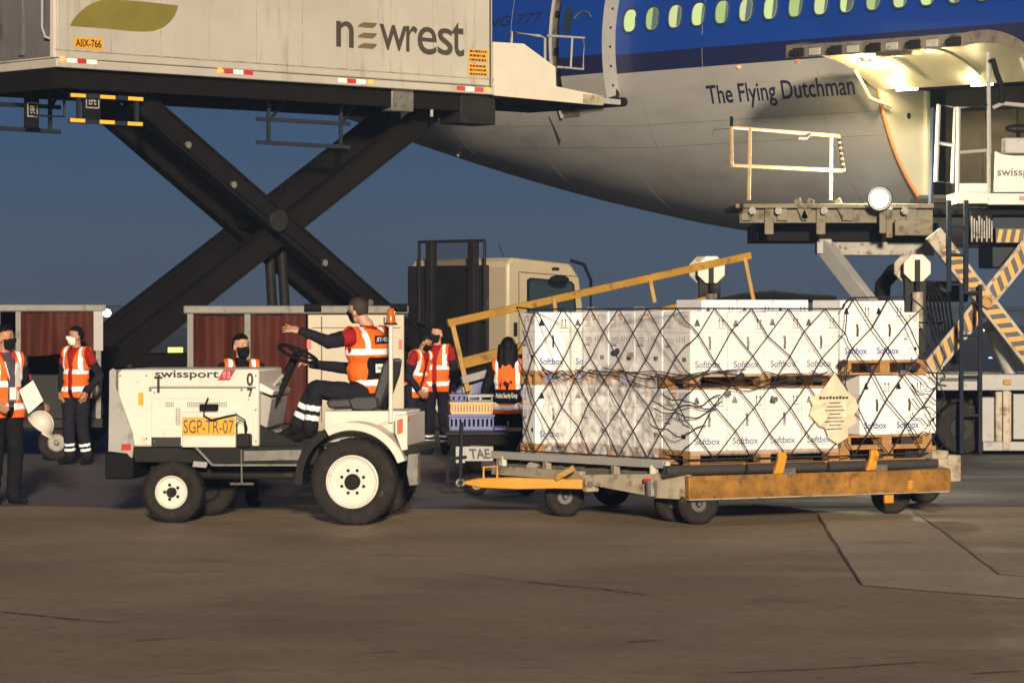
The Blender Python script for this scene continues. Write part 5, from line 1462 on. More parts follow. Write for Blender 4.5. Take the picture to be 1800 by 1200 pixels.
# ------------------------------------------------------------------ net, film and tag over the load
PTH = [(-0.53, 2.45, 2.0), (-0.54, 2.08, 1.98), (-0.045, -0.03, 1.99), (1.63, -0.045, 1.985), (1.70, 0.02, 2.09), (2.42, 0.035, 2.10), (2.66, 0.06, 1.95), (2.88, 0.10, 1.85), (2.92, 0.8, 1.85)]
cum = [0.0]
for a, b in zip(PTH[:-1], PTH[1:]): cum.append(cum[-1] + math.hypot(b[0] - a[0], b[1] - a[1]))
def path(s):
    s = max(0.0, min(cum[-1] - 1e-6, s))
    for i in range(len(PTH) - 1):
        if s <= cum[i + 1]:
            u = (s - cum[i]) / (cum[i + 1] - cum[i]); a, b = PTH[i], PTH[i + 1]
            n = Vector((b[1] - a[1], -(b[0] - a[0]), 0)).normalized()
            return Vector((a[0] + (b[0] - a[0]) * u, a[1] + (b[1] - a[1]) * u, 0)), a[2] + (b[2] - a[2]) * u, n
def netpt(s, h, off=0.012):                              # h 0..1 from deck to top
    s2 = s + 0.07 * math.sin(h * 5 + s * 1.7) + 0.05 * math.sin(s * 6.1 + h * 3)
    h2 = h + (0.045 * math.sin(s * 4.3 + 1) + 0.04 * math.sin(s * 9.7 + h * 7)) * math.sin(math.pi * min(1, max(0, h)))
    p_, zt_, n = path(s2)
    return Vector((p_.x, p_.y, 0.60 + (zt_ - 0.60) * h2)) + n * (off + 0.012 * (1 + math.sin(s * 5 + h * 9)))
S = cum[-1]
netroot = DF.root('cargo_net', 'dark cord net stretched over the white cartons', 'net')
CW = 0.40; NJ = 6
mb = MB(); rk = random.Random(21)
nodes = {}
nI = int(S / CW) + 2
for j in range(NJ + 1):
    for i in range(-1, nI):
        e = 0 if j in (0, NJ) else 1
        nodes[i, j] = ((i + 0.5 * (j % 2) + 0.16 * (rk.random() - 0.5) * e) * CW, j / NJ + 0.045 * (rk.random() - 0.5) * e)
def cord(a, b, r=0.0062):
    n = 6; pts = []
    for q in range(n + 1):
        u = q / n; s = a[0] + (b[0] - a[0]) * u; h = a[1] + (b[1] - a[1]) * u
        if 0 <= s <= S: pts.append(netflat(s, h))
    if len(pts) > 1: mb.tube(pts, r, 5, cap=False)
def netflat(s, h, off=0.02):
    p_, zt_, n = path(s)
    return Vector((p_.x, p_.y, 0.60 + (zt_ - 0.60) * h)) + n * off
for (i, j), a in nodes.items():
    if j == NJ: continue
    for di in ((0, -1) if j % 2 == 0 else (0, 1)):
        if (i + di, j + 1) in nodes: cord(a, nodes[i + di, j + 1])
mesh_ = mb.build('mesh_cord', M['net'], netroot, smooth=60, fix=False); tag(mesh_, kind='stuff')
mb = MB(); mb.tube([netpt(S * i / 80, 1.0) for i in range(81)], 0.008, 5); mb.build('border_rope', M['net'], netroot, smooth=60, fix=False)
mb = MB(); mb.tube([netpt(S * i / 80, 0.0) for i in range(81)], 0.008, 5); mb.build('border_rope', M['net'], netroot, smooth=60, fix=False)
# cords over the top towards the back
for k in range(0):
    s = cum[2] + 0.3 + k * 0.6
    p_ = netpt(s, 1.0); mb = MB(); mb.tube([p_, p_ + Vector((0.03, 0.4, 0.03)), p_ + Vector((0.1, 1.0, 0.13))], 0.007, 5); mb.build('top_cord', M['net'], netroot, smooth=60, fix=False)
# slack cords and lashings hanging at mid height
rn = random.Random(11)
def slack(s0, s1, h0, sag, r=0.005, name='slack_cord'):
    n = 26; ph = rn.random() * 6
    pts = []
    for i in range(n + 1):
        u = i / n; s = s0 + (s1 - s0) * u
        h = h0 - sag * math.sin(math.pi * u) * (0.7 + 0.3 * math.sin(u * 9 + ph)) + 0.008 * math.sin(u * 13 + ph)
        pts.append(netflat(s, h, 0.03 + 0.012 * math.sin(u * 11 + ph)))
    m_ = MB(); m_.tube(pts, r, 5); m_.build(name, M['net'], netroot, smooth=60, fix=False)
sB = cum[2]
for k in range(4): slack(1.0 + 0.2 * k, sB + 0.15 + rn.random() * 0.7, 0.565 + 0.03 * rn.random(), 0.02 + 0.10 * rn.random())
for k in range(3): slack(sB - 0.15 + rn.random() * 0.3, sB + 0.9 + rn.random() * 0.6, 0.50 + 0.04 * rn.random(), 0.02 + 0.05 * rn.random())
for k in range(4):
    h0 = 0.16 + 0.26 * rn.random(); slack(sB - 0.55 + 0.25 * rn.random(), sB + 0.15 + 0.2 * rn.random(), h0, 0.03 + 0.05 * rn.random(), 0.0065)
for k in range(3): slack(sB + 0.3 + 0.5 * k, sB + 1.5 + 0.2 * k, 0.58, 0.06 + 0.05 * rn.random())
for k in range(6): slack(S - 1.15, S - 0.5 - 0.08 * k, 0.62 - 0.09 * k, 0.07)
for k in range(3): slack(0.5, 1.1 + 0.1 * k, 0.60 - 0.1 * k * rn.random(), 0.08)
for s, h in ((sB + 0.42, 0.475), (sB + 1.62, 0.60), (S - 1.1, 0.60), (S - 0.62, 0.62), (sB - 0.9, 0.62)):
    p_ = netpt(s, h, 0.03); m_ = MB(); m_.ell(p_, 0.045, 0.03, 0.03, 8, 6); m_.ell(p_ + Vector((0.03, 0, 0.02)), 0.03, 0.025, 0.03, 8, 6); m_.build('knot', M['net'], netroot)
for s, h in ((sB + 0.35, 0.42), (sB + 0.80, 0.40), (S - 1.2, 0.50), (sB - 0.75, 0.66)):
    p_ = netpt(s, h, 0.035); m_ = MB(); m_.box(p_.x - 0.03, p_.x + 0.03, p_.y - 0.008, p_.y + 0.008, p_.z - 0.022, p_.z + 0.022); m_.build('buckle', M['steel'], netroot, bevel=0.005)
# stretch film round the lower left of the load
def film_mat(lo_=0.05, hi_=0.36):
    m = bpy.data.materials.new('stretch_film'); m.use_nodes = True
    nt = m.node_tree; nt.nodes.clear()
    tr = nt.nodes.new('ShaderNodeBsdfTransparent'); tr.inputs[0].default_value = (0.98, 0.98, 0.97, 1)
    gl = nt.nodes.new('ShaderNodeBsdfPrincipled'); gl.inputs['Base Color'].default_value = (0.95, 0.94, 0.93, 1); gl.inputs['Roughness'].default_value = 0.14
    tc = nt.nodes.new('ShaderNodeTexCoord'); n = nt.nodes.new('ShaderNodeTexNoise'); n.inputs['Scale'].default_value = 6; n.inputs['Detail'].default_value = 7; n.inputs['Distortion'].default_value = 1.5
    nt.links.new(tc.outputs['Object'], n.inputs['Vector'])
    mr = nt.nodes.new('ShaderNodeMapRange'); mr.inputs[1].default_value = 0.35; mr.inputs[2].default_value = 0.75; mr.inputs[3].default_value = lo_; mr.inputs[4].default_value = hi_
    nt.links.new(n.outputs[0], mr.inputs[0])
    bp = nt.nodes.new('ShaderNodeBump'); bp.inputs['Strength'].default_value = 0.6; bp.inputs['Distance'].default_value = 0.03; nt.links.new(n.outputs[0], bp.inputs['Height']); nt.links.new(bp.outputs[0], gl.inputs['Normal'])
    mx = nt.nodes.new('ShaderNodeMixShader'); nt.links.new(mr.outputs[0], mx.inputs[0]); nt.links.new(tr.outputs[0], mx.inputs[1]); nt.links.new(gl.outputs[0], mx.inputs[2])
    o = nt.nodes.new('ShaderNodeOutputMaterial'); nt.links.new(mx.outputs[0], o.inputs[0])
    return m
M['film'] = film_mat()
M['filmthick'] = film_mat(0.14, 0.62)
from mathutils import noise as mn
def film(s0, s1, z0, z1, amp, label, nu=90, nv=40, off=-0.012, top=0.0, mat='film'):
    def fn(u, v):
        s = s0 + (s1 - s0) * u; p_, zt_, n = path(s)
        z = z0 + (z1 - z0) * v
        z += top * mn.noise(Vector((s * 3, 7, 1))) * v
        w = mn.noise(Vector((s * 5, z * 5, 3))) * 1.0 + 0.5 * mn.noise(Vector((s * 13, z * 13, 9))) + 0.35 * abs(mn.noise(Vector((s * 22 + z * 9, z * 8, 5))))
        e = math.sin(math.pi * min(1, max(0, v))) ** 0.4
        return Vector((p_.x, p_.y, z)) + n * (off + amp * w * e)
    m_ = MB(); m_.grid(fn, nu, nv)
    o = m_.build('stretch_film', M[mat], None, smooth=75, loc=(DF.ox, DF.oy, 0), rz=DF.r, fix=False); tag(o, label, 'film')
film(0.45, sB - 0.45, ZD + 0.03, 1.42, 0.075, 'crumpled clear film bagging round the lower left cartons', nu=130, nv=60, off=-0.03, top=0.2, mat='filmthick')
film(sB - 1.75, sB - 0.02, 1.36, 1.98, 0.02, 'clear film stretched over the upper left cartons', off=-0.035, top=0.05)
film(sB + 0.02, sB + 1.62, ZD + 0.1, 1.24, 0.012, 'clear film over the lower front row of cartons', off=0.0, top=0.02)
film(sB + 0.02, sB + 1.62, 1.36, 1.985, 0.012, 'clear film over the upper front row of cartons', off=0.0, top=0.02)
# diamond shaped tag
tp = [(1466, 655), (1492, 690), (1503, 700), (1508, 716), (1500, 728), (1506, 742), (1492, 752), (1490, 768), (1474, 780), (1458, 770), (1452, 752), (1440, 748), (1424, 728), (1428, 712), (1424, 700), (1442, 690)]
m_ = MB(); cen = DF.pt(1466, 718, -0.08); vv = []
for a, b in tp:
    q_ = DF.pt(a, b, -0.08); vv.append((q_.x, -0.075 + 0.012 * math.sin(a * 0.3 + b * 0.2), q_.z))
inner = [(cen.x + (x - cen.x) * 0.5, -0.09 + 0.01 * math.sin(i * 2.1), cen.z + (z - cen.z) * 0.5) for i, (x, y, z) in enumerate(vv)]
n = len(vv); fl = [(i, (i + 1) % n, n + (i + 1) % n, n + i) for i in range(n)] + [tuple(range(n, 2 * n))]
m_.add(vv + inner, fl); tg = m_.build('document_tag', M['agedpaper'], None, smooth=None, loc=(DF.ox, DF.oy, 0), rz=DF.r, fix=False); tag(tg, 'cream diamond shaped document tag hung on the net', 'tag')
sm = tg.modifiers.new('thickness', 'SOLIDIFY'); sm.thickness = 0.006
a, b = DF.pt(1440, 701, -0.1), DF.pt(1492, 693, -0.1)
m_ = MB()
for k in range(9):
    xx = a.x + (b.x - a.x) * k / 9; m_.box(xx, xx + (b.x - a.x) * 0.075, -0.1075, -0.107, a.z, a.z + 0.02 + 0.006 * (k % 3 == 0))
for k in range(8):
    z = a.z - 0.04 - k * 0.035; wv = 0.07 + 0.05 * ((k * 7) % 3) / 2
    m_.box(cen.x - wv, cen.x + wv * 0.8, -0.1075, -0.107, z, z + 0.006)
m_.build('lettering', M['greyink'], tg, smooth=None, fix=False)

# ------------------------------------------------------------------ tow tractor
TYo = FPX * HC / (922 - HZ)
TR_ = Frame((622 - CX) / FPX * TYo, TYo, -8.0)
tug = TR_.root('tow_tractor', 'cream airport tow tractor with yellow number plate in the foreground', 'tractor')
YH = 0.10                                                # near face of the bonnet
def tx(px, py, y=YH): return TR_.at(px, py, y)
def tpoly(pts, y=YH): return [tx(a, b, y) for a, b in pts]
def tprism(name, pts, y0, y1, mat, bevel=0.01, parent=None):
    m_ = MB(); m_.prism(tpoly(pts, y0), y0, y1); return m_.build(name, mat, parent or tug, bevel=bevel)
M['tugcream'] = pmat('tractor_cream_paint', C(216, 209, 194), 0.38, var=0.08, dirt=C(140, 116, 82), dirt_amt=0.25, dirt_scale=7, bump=0.03, bscale=14)
WID = 1.22
def tt0(px, py, y): x, z = tx(px, py, y); return (x, y, z)
bon = tprism('bonnet', [(206, 655), (212, 649), (455, 648), (455, 785), (206, 785)], YH, YH + WID - 0.2, M['tugcream'], 0.035)
tprism('side_door', [(266, 682), (446, 682), (446, 783), (266, 783)], YH - 0.012, YH, M['tugcream'], 0.005)
tprism('top_flap', [(268, 650), (444, 650), (444, 679), (268, 679)], YH - 0.010, YH, M['tugcream'], 0.005)
tprism('door_gap', [(262, 680), (450, 680), (450, 682), (262, 682)], YH - 0.006, YH, M['ink'], 0)
for px in (264, 425): 
    x, z = tx(px, 685, YH - 0.01); m_ = MB(); m_.cyl((x, YH - 0.02, z), (x, YH, z), 0.012, n=8); m_.build('screw', M['steel'], tug)
tprism('nose_plate', [(192, 652), (197, 647), (204, 650), (203, 680), (232, 760), (235, 782), (232, 806), (226, 806), (224, 797), (190, 793)], YH - 0.05, YH - 0.02, M['greywhite'], 0.006)
tprism('nose_guard', [(191, 650), (204, 650), (204, 795), (191, 795)], YH - 0.02, YH + WID - 0.2, M['greywhite'], 0.015)
tprism('nose_reflector', [(213, 780), (230, 780), (230, 791), (213, 791)], YH - 0.056, YH - 0.05, M['red'], 0.002)
tprism('warning_sticker', [(243, 690), (252, 690), (252, 712), (243, 712)], YH - 0.003, YH + 0.002, M['plate'], 0)
tprism('front_bumper', [(184, 796), (222, 796), (234, 806), (234, 842), (184, 842)], YH - 0.06, YH + WID - 0.1, M['rubber'], 0.02)
a, b = tx(273, 664), tx(385, 651)
lettering('swissport', flat(a[0], b[0], a[1] - 0.018, b[1], YH - 0.0135), M['ink'], bon, bold=0.02)
m_ = MB(); m_.add([(x, YH - 0.0135, z) for x, z in tpoly([(383, 668), (404, 668), (415, 649), (394, 649)])], [(0, 1, 2, 3)]); lg = m_.build('logo', M['redlogo'], bon, smooth=None, fix=False)
m_ = MB(); c = tx(399, 658.5)
for k in range(4):
    aa = R(45 + 90 * k); m_.tube([(c[0] + 0.034 * math.cos(aa + d), YH - 0.016, c[1] + 0.034 * math.sin(aa + d)) for d in (-0.6, 0, 0.6)] + [(c[0] + 0.012 * math.cos(aa), YH - 0.016, c[1] + 0.012 * math.sin(aa))], 0.0035, 4, closed=True)
m_.build('logo_mark', M['white'], lg)
for s_, p0, p1 in (('0', (434, 678), (446, 655)), ('7', (435, 703), (445, 682))):
    a, b = tx(*p0), tx(*p1); lettering(s_, flat(a[0], b[0], a[1], b[1], YH - 0.016), M['ink'], bon, bold=0.03)
for px, py in ((212, 660), (212, 770), (258, 660), (258, 770), (450, 660), (450, 720), (450, 775), (272, 690), (440, 690), (272, 775)):
    x, z = tx(px, py); m_ = MB(); m_.cyl((x, YH - 0.018, z), (x, YH + 0.002, z), 0.008, n=6); m_.build('bolt', M['steel'], tug)
tprism('pressed_rib', [(272, 697), (440, 697), (440, 701), (272, 701)], YH - 0.017, YH - 0.012, M['tugcream'], 0.002)
tprism('pressed_rib', [(272, 752), (318, 752), (318, 756), (272, 756)], YH - 0.017, YH - 0.012, M['tugcream'], 0.002)
m_ = MB(); m_.cyl(tt0(228, 648, 0.35), tt0(228, 640, 0.35), 0.035, n=14); m_.build('filler_cap', M['black'], tug)
# latch, vents
tprism('door_latch', [(276, 662), (280, 662), (280, 690), (276, 690)], YH - 0.03, YH - 0.012, M['ink'], 0.002)
tprism('door_latch', [(271, 662), (285, 662), (285, 665), (271, 665)], YH - 0.03, YH - 0.012, M['ink'], 0.002)
def vent(px0, px1, py0, py1):
    m_ = MB(); nx = int((px1 - px0) / 3.1); nz = int((py1 - py0) / 3.1)
    for i in range(nx):
        for j in range(nz):
            x, z = tx(px0 + i * 3.1, py0 + j * 3.1, YH - 0.013); m_.box(x, x + 0.0095, YH - 0.0135, YH - 0.012, z - 0.0095, z)
    o = m_.build('vent_grille', M['ink'], bon, smooth=None); tag(o, kind='stuff')
vent(291, 308, 707, 717); vent(329, 403, 707, 717); vent(309, 320, 717, 748)
tprism('lower_hatch', [(266, 768), (318, 768), (318, 784), (266, 784)], YH - 0.014, YH - 0.012, M['ink'], 0)
# battery box with the number plate, cable
bb = tprism('plate_box', [(320, 724), (414, 724), (414, 786), (320, 786)], YH - 0.10, YH, M['tugcream'], 0.008)
np_ = tprism('number_plate', [(320, 733), (413, 733), (413, 765), (320, 765)], YH - 0.106, YH - 0.1, M['plate'], 0.002)
a, b = tx(323, 761, YH - 0.1), tx(411, 738, YH - 0.1)
lettering('SGP-TR-07', flat(a[0], b[0], a[1], b[1], YH - 0.108), M['greyink'], np_, bold=0.0)
tprism('cable_socket', [(350, 710), (382, 710), (382, 722), (350, 722)], YH - 0.06, YH, M['rubber'], 0.008)
def tt(px, py, y): x, z = tx(px, py, y); return (x, y, z)
m_ = MB(); m_.tube([tt(366, 699, 0.03), tt(360, 712, 0.0), tt(358, 730, -0.04), tt(372, 738, -0.05), (tt(395, 732, -0.05)), tt(415, 728, -0.05), tt(430, 738, -0.04), tt(434, 752, 0.0), tt(430, 770, 0.02)], 0.008, 6); m_.build('power_cable', M['rubber'], tug)
m_ = MB(); m_.tube([tt(417, 770, 0.0), tt(416, 745, -0.02), tt(422, 738, -0.03), tt(430, 744, -0.02), tt(432, 770, 0.0)], 0.007, 6); m_.build('power_cable', M['rubber'], tug)
m_ = MB(); m_.box(*[q for p_ in zip(tt(416, 785, 0.0)[:1], tt(440, 785, 0.0)[:1]) for q in p_], -0.02, YH, tx(430, 787, 0.0)[1], tx(430, 762, 0.0)[1]); m_.build('cable_coupler', M['black'], tug, bevel=0.02)
# frame and footwell
tprism('main_frame', [(232, 786), (560, 786), (560, 818), (232, 812)], YH + 0.02, YH + WID - 0.2, M['black'], 0.01)
tprism('step_plate', [(345, 785), (558, 783), (530, 818), (372, 818)], YH - 0.08, YH + 0.02, M['black'], 0.008)
m_ = MB(); m_.beam(tt(345, 786, 0.0), tt(374, 817, 0.0), 0.03, 0.02); m_.beam(tt(374, 817, 0.0), tt(530, 817, 0.0), 0.03, 0.018); m_.build('step_edge', M['steel'], tug)
tprism('tread_plate', [(428, 792), (530, 790), (528, 808), (428, 810)], YH - 0.086, YH - 0.08, M['steel'], 0.003)
tprism('footwell_panel', [(455, 745), (530, 783), (455, 785)], YH + 0.05, YH + 0.08, M['black'], 0.004)
tprism('floor_plate', [(455, 777), (590, 777), (590, 784), (455, 784)], YH + 0.08, YH + WID - 0.25, M['black'], 0.004)
m_ = MB()
m_.box(tx(250, 860)[0], tx(560, 860)[0], 0.35, 0.85, tx(400, 845)[1], tx(400, 815)[1]); m_.build('drive_unit', M['black'], tug, bevel=0.03)
m_ = MB(); m_.tube([tt(424, 790, 0.0), tt(425, 850, 0.0)], 0.009, 6); m_.tube([tt(405, 850, 0.05), tt(446, 850, 0.05)], 0.012, 6); m_.build('chain', M['steel'], tug)
tprism('frame_plate', [(340, 810), (365, 812), (362, 822), (338, 820)], YH - 0.02, YH + 0.02, M['greywhite'], 0.004)
for px in (300, 405): 
    m_ = MB(); m_.cyl(tt(px, 868, 0.15), tt(px, 868, 1.0), 0.05, n=12); m_.build('axle', M['black'], tug) if px == 300 else None
# dash and steering
m_ = MB(); m_.prism(tpoly([(455, 665), (492, 685), (488, 694), (455, 682)], 0.4), 0.15, 0.9); m_.build('dashboard', M['tugcream'], tug, bevel=0.01)
tprism('dash_panel', [(455, 690), (478, 700), (470, 750), (455, 760)], 0.2, 0.9, M['greywhite'], 0.01)
m_ = MB(); m_.cyl(tt(463, 752, 0.42), tt(516, 640, 0.42), 0.028, n=12); m_.cyl(tt(505, 655, 0.42), tt(522, 622, 0.42), 0.04, n=12); m_.build('steering_column', M['rubber'], tug)
ca = Vector(tt(524, 622, 0.42)); ax1 = (Vector(tt(556, 636, 0.42)) - Vector(tt(490, 606, 0.42))) / 2; ax2 = Vector((0, 0.19, 0.03))
m_ = MB(); m_.tube([ca + ax1 * math.cos(2 * math.pi * i / 28) + ax2 * math.sin(2 * math.pi * i / 28) for i in range(28)], 0.016, 8, closed=True)
for k in range(3): m_.tube([ca, ca + ax1 * math.cos(2.1 * k + 0.4) + ax2 * math.sin(2.1 * k + 0.4)], 0.012, 6)
m_.ell(ca, 0.05, 0.05, 0.03); m_.build('steering_wheel', M['rubber'], tug)
m_ = MB(); m_.tube([tt(470, 690, 0.5), tt(498, 658, 0.5)], 0.012, 6); m_.tube([tt(480, 678, 0.5), tt(497, 659, 0.5)], 0.018, 8); m_.build('lever', M['greywhite'], tug)
# rear body, seat
m_ = MB(); m_.prism(tpoly([(570, 722), (715, 722), (715, 790), (570, 790)], 0.25), 0.25, 1.0); m_.build('rear_body', M['tugcream'], tug, bevel=0.012)
m_ = MB(); m_.prism(tpoly([(572, 706), (580, 701), (662, 698), (668, 706), (664, 716), (578, 718)], 0.35), 0.35, 0.85); m_.build('seat_cushion', M['seat'], tug, bevel=0.02)
m_ = MB(); m_.prism(tpoly([(650, 716), (672, 640), (682, 630), (692, 632), (688, 660), (668, 716)], 0.35), 0.37, 0.83); m_.build('seat_back', M['seat'], tug, bevel=0.02)
m_ = MB(); m_.prism(tpoly([(585, 718), (600, 740), (655, 736), (664, 716)], 0.4), 0.4, 0.8); m_.build('seat_base', M['steel'], tug, bevel=0.01)
m_ = MB(); m_.prism(tpoly([(612, 702), (626, 697), (660, 697), (664, 716), (650, 722), (620, 720)], 0.3), 0.30, 0.345); m_.build('armrest', M['seat'], tug, bevel=0.012)
for px in (593, 649): m_ = MB(); x, z = tx(px, 727, 0.39); m_.cyl((x, 0.37, z), (x, 0.41, z), 0.02, n=10); m_.build('seat_bolt', M['steel'], tug)
m_ = MB(); m_.ell(tt(676, 705, 0.5), 0.05, 0.05, 0.09); m_.build('hanging_bag', M['rubber'], tug)
# mudguard arc over the rear wheel
RWC = tx(622, 848, 0.0)
def arc(a0, a1, r0, r1, n=20): 
    o_ = [(RWC[0] + r1 * math.cos(R(a0 + (a1 - a0) * i / n)), RWC[1] + r1 * math.sin(R(a0 + (a1 - a0) * i / n))) for i in range(n + 1)]
    i_ = [(RWC[0] + r0 * math.cos(R(a0 + (a1 - a0) * i / n)), RWC[1] + r0 * math.sin(R(a0 + (a1 - a0) * i / n))) for i in range(n + 1)]
    return o_, i_
def arcmesh(name, a0, a1, r0, r1, y0, y1, mat, lift=0.06):
    o_, i_ = arc(a0, a1, r0, r1); n = len(o_)
    m_ = MB()
    v = [(x, y0, z + lift) for x, z in o_] + [(x, y0, z + lift) for x, z in i_] + [(x, y1, z + lift) for x, z in o_] + [(x, y1, z + lift) for x, z in i_]
    f = []
    for i in range(n - 1):
        f += [(i, i + 1, n + i + 1, n + i), (2 * n + i + 1, 2 * n + i, 3 * n + i, 3 * n + i + 1), (i + 1, i, 2 * n + i, 2 * n + i + 1), (n + i, n + i + 1, 3 * n + i + 1, 3 * n + i)]
    f += [(0, n, 3 * n, 2 * n), (n - 1, 3 * n - 1, 4 * n - 1, 2 * n - 1)]
    m_.add(v, f); return m_.build(name, mat, tug, smooth=40, bevel=0.006)
arcmesh('mudguard', 20, 118, 0.455, 0.53, -0.12, 0.28, M['tugcream'], 0.03)
arcmesh('mudguard_front', 119, 186, 0.455, 0.53, -0.12, 0.28, M['black'], 0.03)
# rear plate, coupling, beacon post
tprism('rear_plate', [(694, 730), (716, 728), (716, 790), (706, 792), (694, 760)], -0.06, 0.9, M['tugcream'], 0.008)
tprism('rear_reflector', [(698, 738), (708, 735), (708, 760), (698, 764)], -0.068, -0.06, M['reddish'] if 'reddish' in M else M.setdefault('reddish', pmat('orange_red_reflector', C(230, 92, 56), 0.35)), 0.002)
tprism('rear_lamp', [(710, 731), (718, 731), (718, 740), (710, 740)], -0.05, 0.0, M['amberlens'], 0.004)
tprism('rear_frame', [(690, 784), (735, 781), (735, 796), (690, 802)], -0.02, 1.0, M['black'], 0.008)
tprism('tow_coupling', [(717, 796), (735, 796), (735, 852), (719, 854), (714, 830)], 0.0, 0.12, M['steel'], 0.008)
m_ = MB(); m_.cyl(tt(687, 742, 0.2), tt(687, 572, 0.2), 0.02, n=12); pst = m_.build('beacon_post', M['tugcream'], tug)
m_ = MB(); x, z = tx(687, 571, 0.2); m_.cyl((x, 0.2, z), (x, 0.2, z + 0.02), 0.06, n=16); m_.build('beacon_base', M['black'], tug)
m_ = MB(); m_.lathe([(0.0, 0.045), (0.02, 0.045), (0.11, 0.035), (0.135, 0.02)], (x, 0.2, z + 0.02), 'z', 18); m_.build('beacon', M['amberlens'], tug)
# wheels
def tug_wheel(x, y, r, w, rr, nb, far=False):
    rm_ = M['black'] if far else M['tugcream']  # far rims blackened to give the shaded inner side of the wheel
    m_ = MB()
    prof = [(0.10, r * rr), (0.02, r * rr), (0.0, r * (rr + 0.06)), (-0.012, r * 0.82), (0.01, r * 0.95), (0.035, r * 0.99), (w / 2, r), (w - 0.035, r * 0.99), (w, r * 0.95), (w, r * rr)]
    m_.lathe(prof, (x, y, r), 'y', 56)
    for k in range(44):                                   # tread lugs at the shoulder
        a = 2 * math.pi * k / 44
        c_, s_ = math.cos(a), math.sin(a); rr2 = r * 0.993
        m_.beam((x + rr2 * c_, y + 0.005, r + rr2 * s_), (x + rr2 * c_, y + w - 0.005, r + rr2 * s_), 0.010, 0.010)
    t_ = m_.build('tyre', M['tyre'], tug, smooth=40)
    m_ = MB(); R0 = r * rr
    m_.lathe([(0.03, R0 * 1.02), (-0.006, R0 * 1.02), (-0.010, R0 * 0.97), (0.008, R0 * 0.93), (0.012, R0 * 0.88), (0.045, R0 * 0.84), (0.055, R0 * 0.70), (0.04, R0 * 0.58), (0.035, R0 * 0.30)], (x, y, r), 'y', 40)
    rim = m_.build('rim', rm_, t_, smooth=30)
    m_ = MB(); m_.lathe([(0.04, R0 * 0.31), (-0.015, R0 * 0.29), (-0.03, R0 * 0.22), (-0.03, R0 * 0.12), (-0.024, R0 * 0.10)], (x, y, r), 'y', 24); m_.build('hub', M['black'], t_, smooth=30)
    for k in range(nb):
        a = 2 * math.pi * (k + 0.5) / nb; q_ = (x + R0 * 0.46 * math.cos(a), y + 0.02, r + R0 * 0.46 * math.sin(a))
        m_ = MB(); m_.cyl(q_, (q_[0], q_[1] + 0.03, q_[2]), 0.016, n=6); m_.build('wheel_nut', M['black'], t_)
fx = tx(301, 868, 0.0)[0]
tug_wheel(RWC[0], -0.08, 0.40, 0.24, 0.60, 8)
tug_wheel(RWC[0], WID - 0.22, 0.40, 0.24, 0.60, 8, True)
tug_wheel(fx, 0.0, 0.285, 0.2, 0.53, 5)
tug_wheel(fx + 0.08, WID - 0.25, 0.285, 0.2, 0.53, 5, True)

# ------------------------------------------------------------------ people
def V(*a): return Vector(a)
def rcone(mb, p, q, r0, r1, n=12):
    p, q = Vector(p), Vector(q)
    mb.tube([p, q], [r0, r1], n)
    mb.ell(p, r0, r0, r0, n, 8); mb.ell(q, r1, r1, r1, n, 8)
def seg_dist(P, a, b):
    a, b = np.array(a), np.array(b); d = b - a; L = max(1e-9, d.dot(d))
    t = np.clip(((P - a) @ d) / L, 0, 1)
    return np.linalg.norm(P - (a + t[:, None] * d), axis=1), t
STAND = dict(pelvis=(0, 0, .95), neck=(0, .015, 1.475), head=(0, -.015, 1.63),
             sl=(.185, .01, 1.405), sr=(-.185, .01, 1.405), el=(.235, .04, 1.13), er=(-.235, .04, 1.13), wl=(.235, -.04, .89), wr=(-.235, -.04, .89),
             hl=(.095, 0, .92), hr=(-.095, 0, .92), kl=(.105, -.02, .50), kr=(-.105, -.02, .50), al=(.115, .03, .085), ar=(-.115, .03, .085), tl=(.15, -.13, .035), tr=(-.15, -.13, .035))
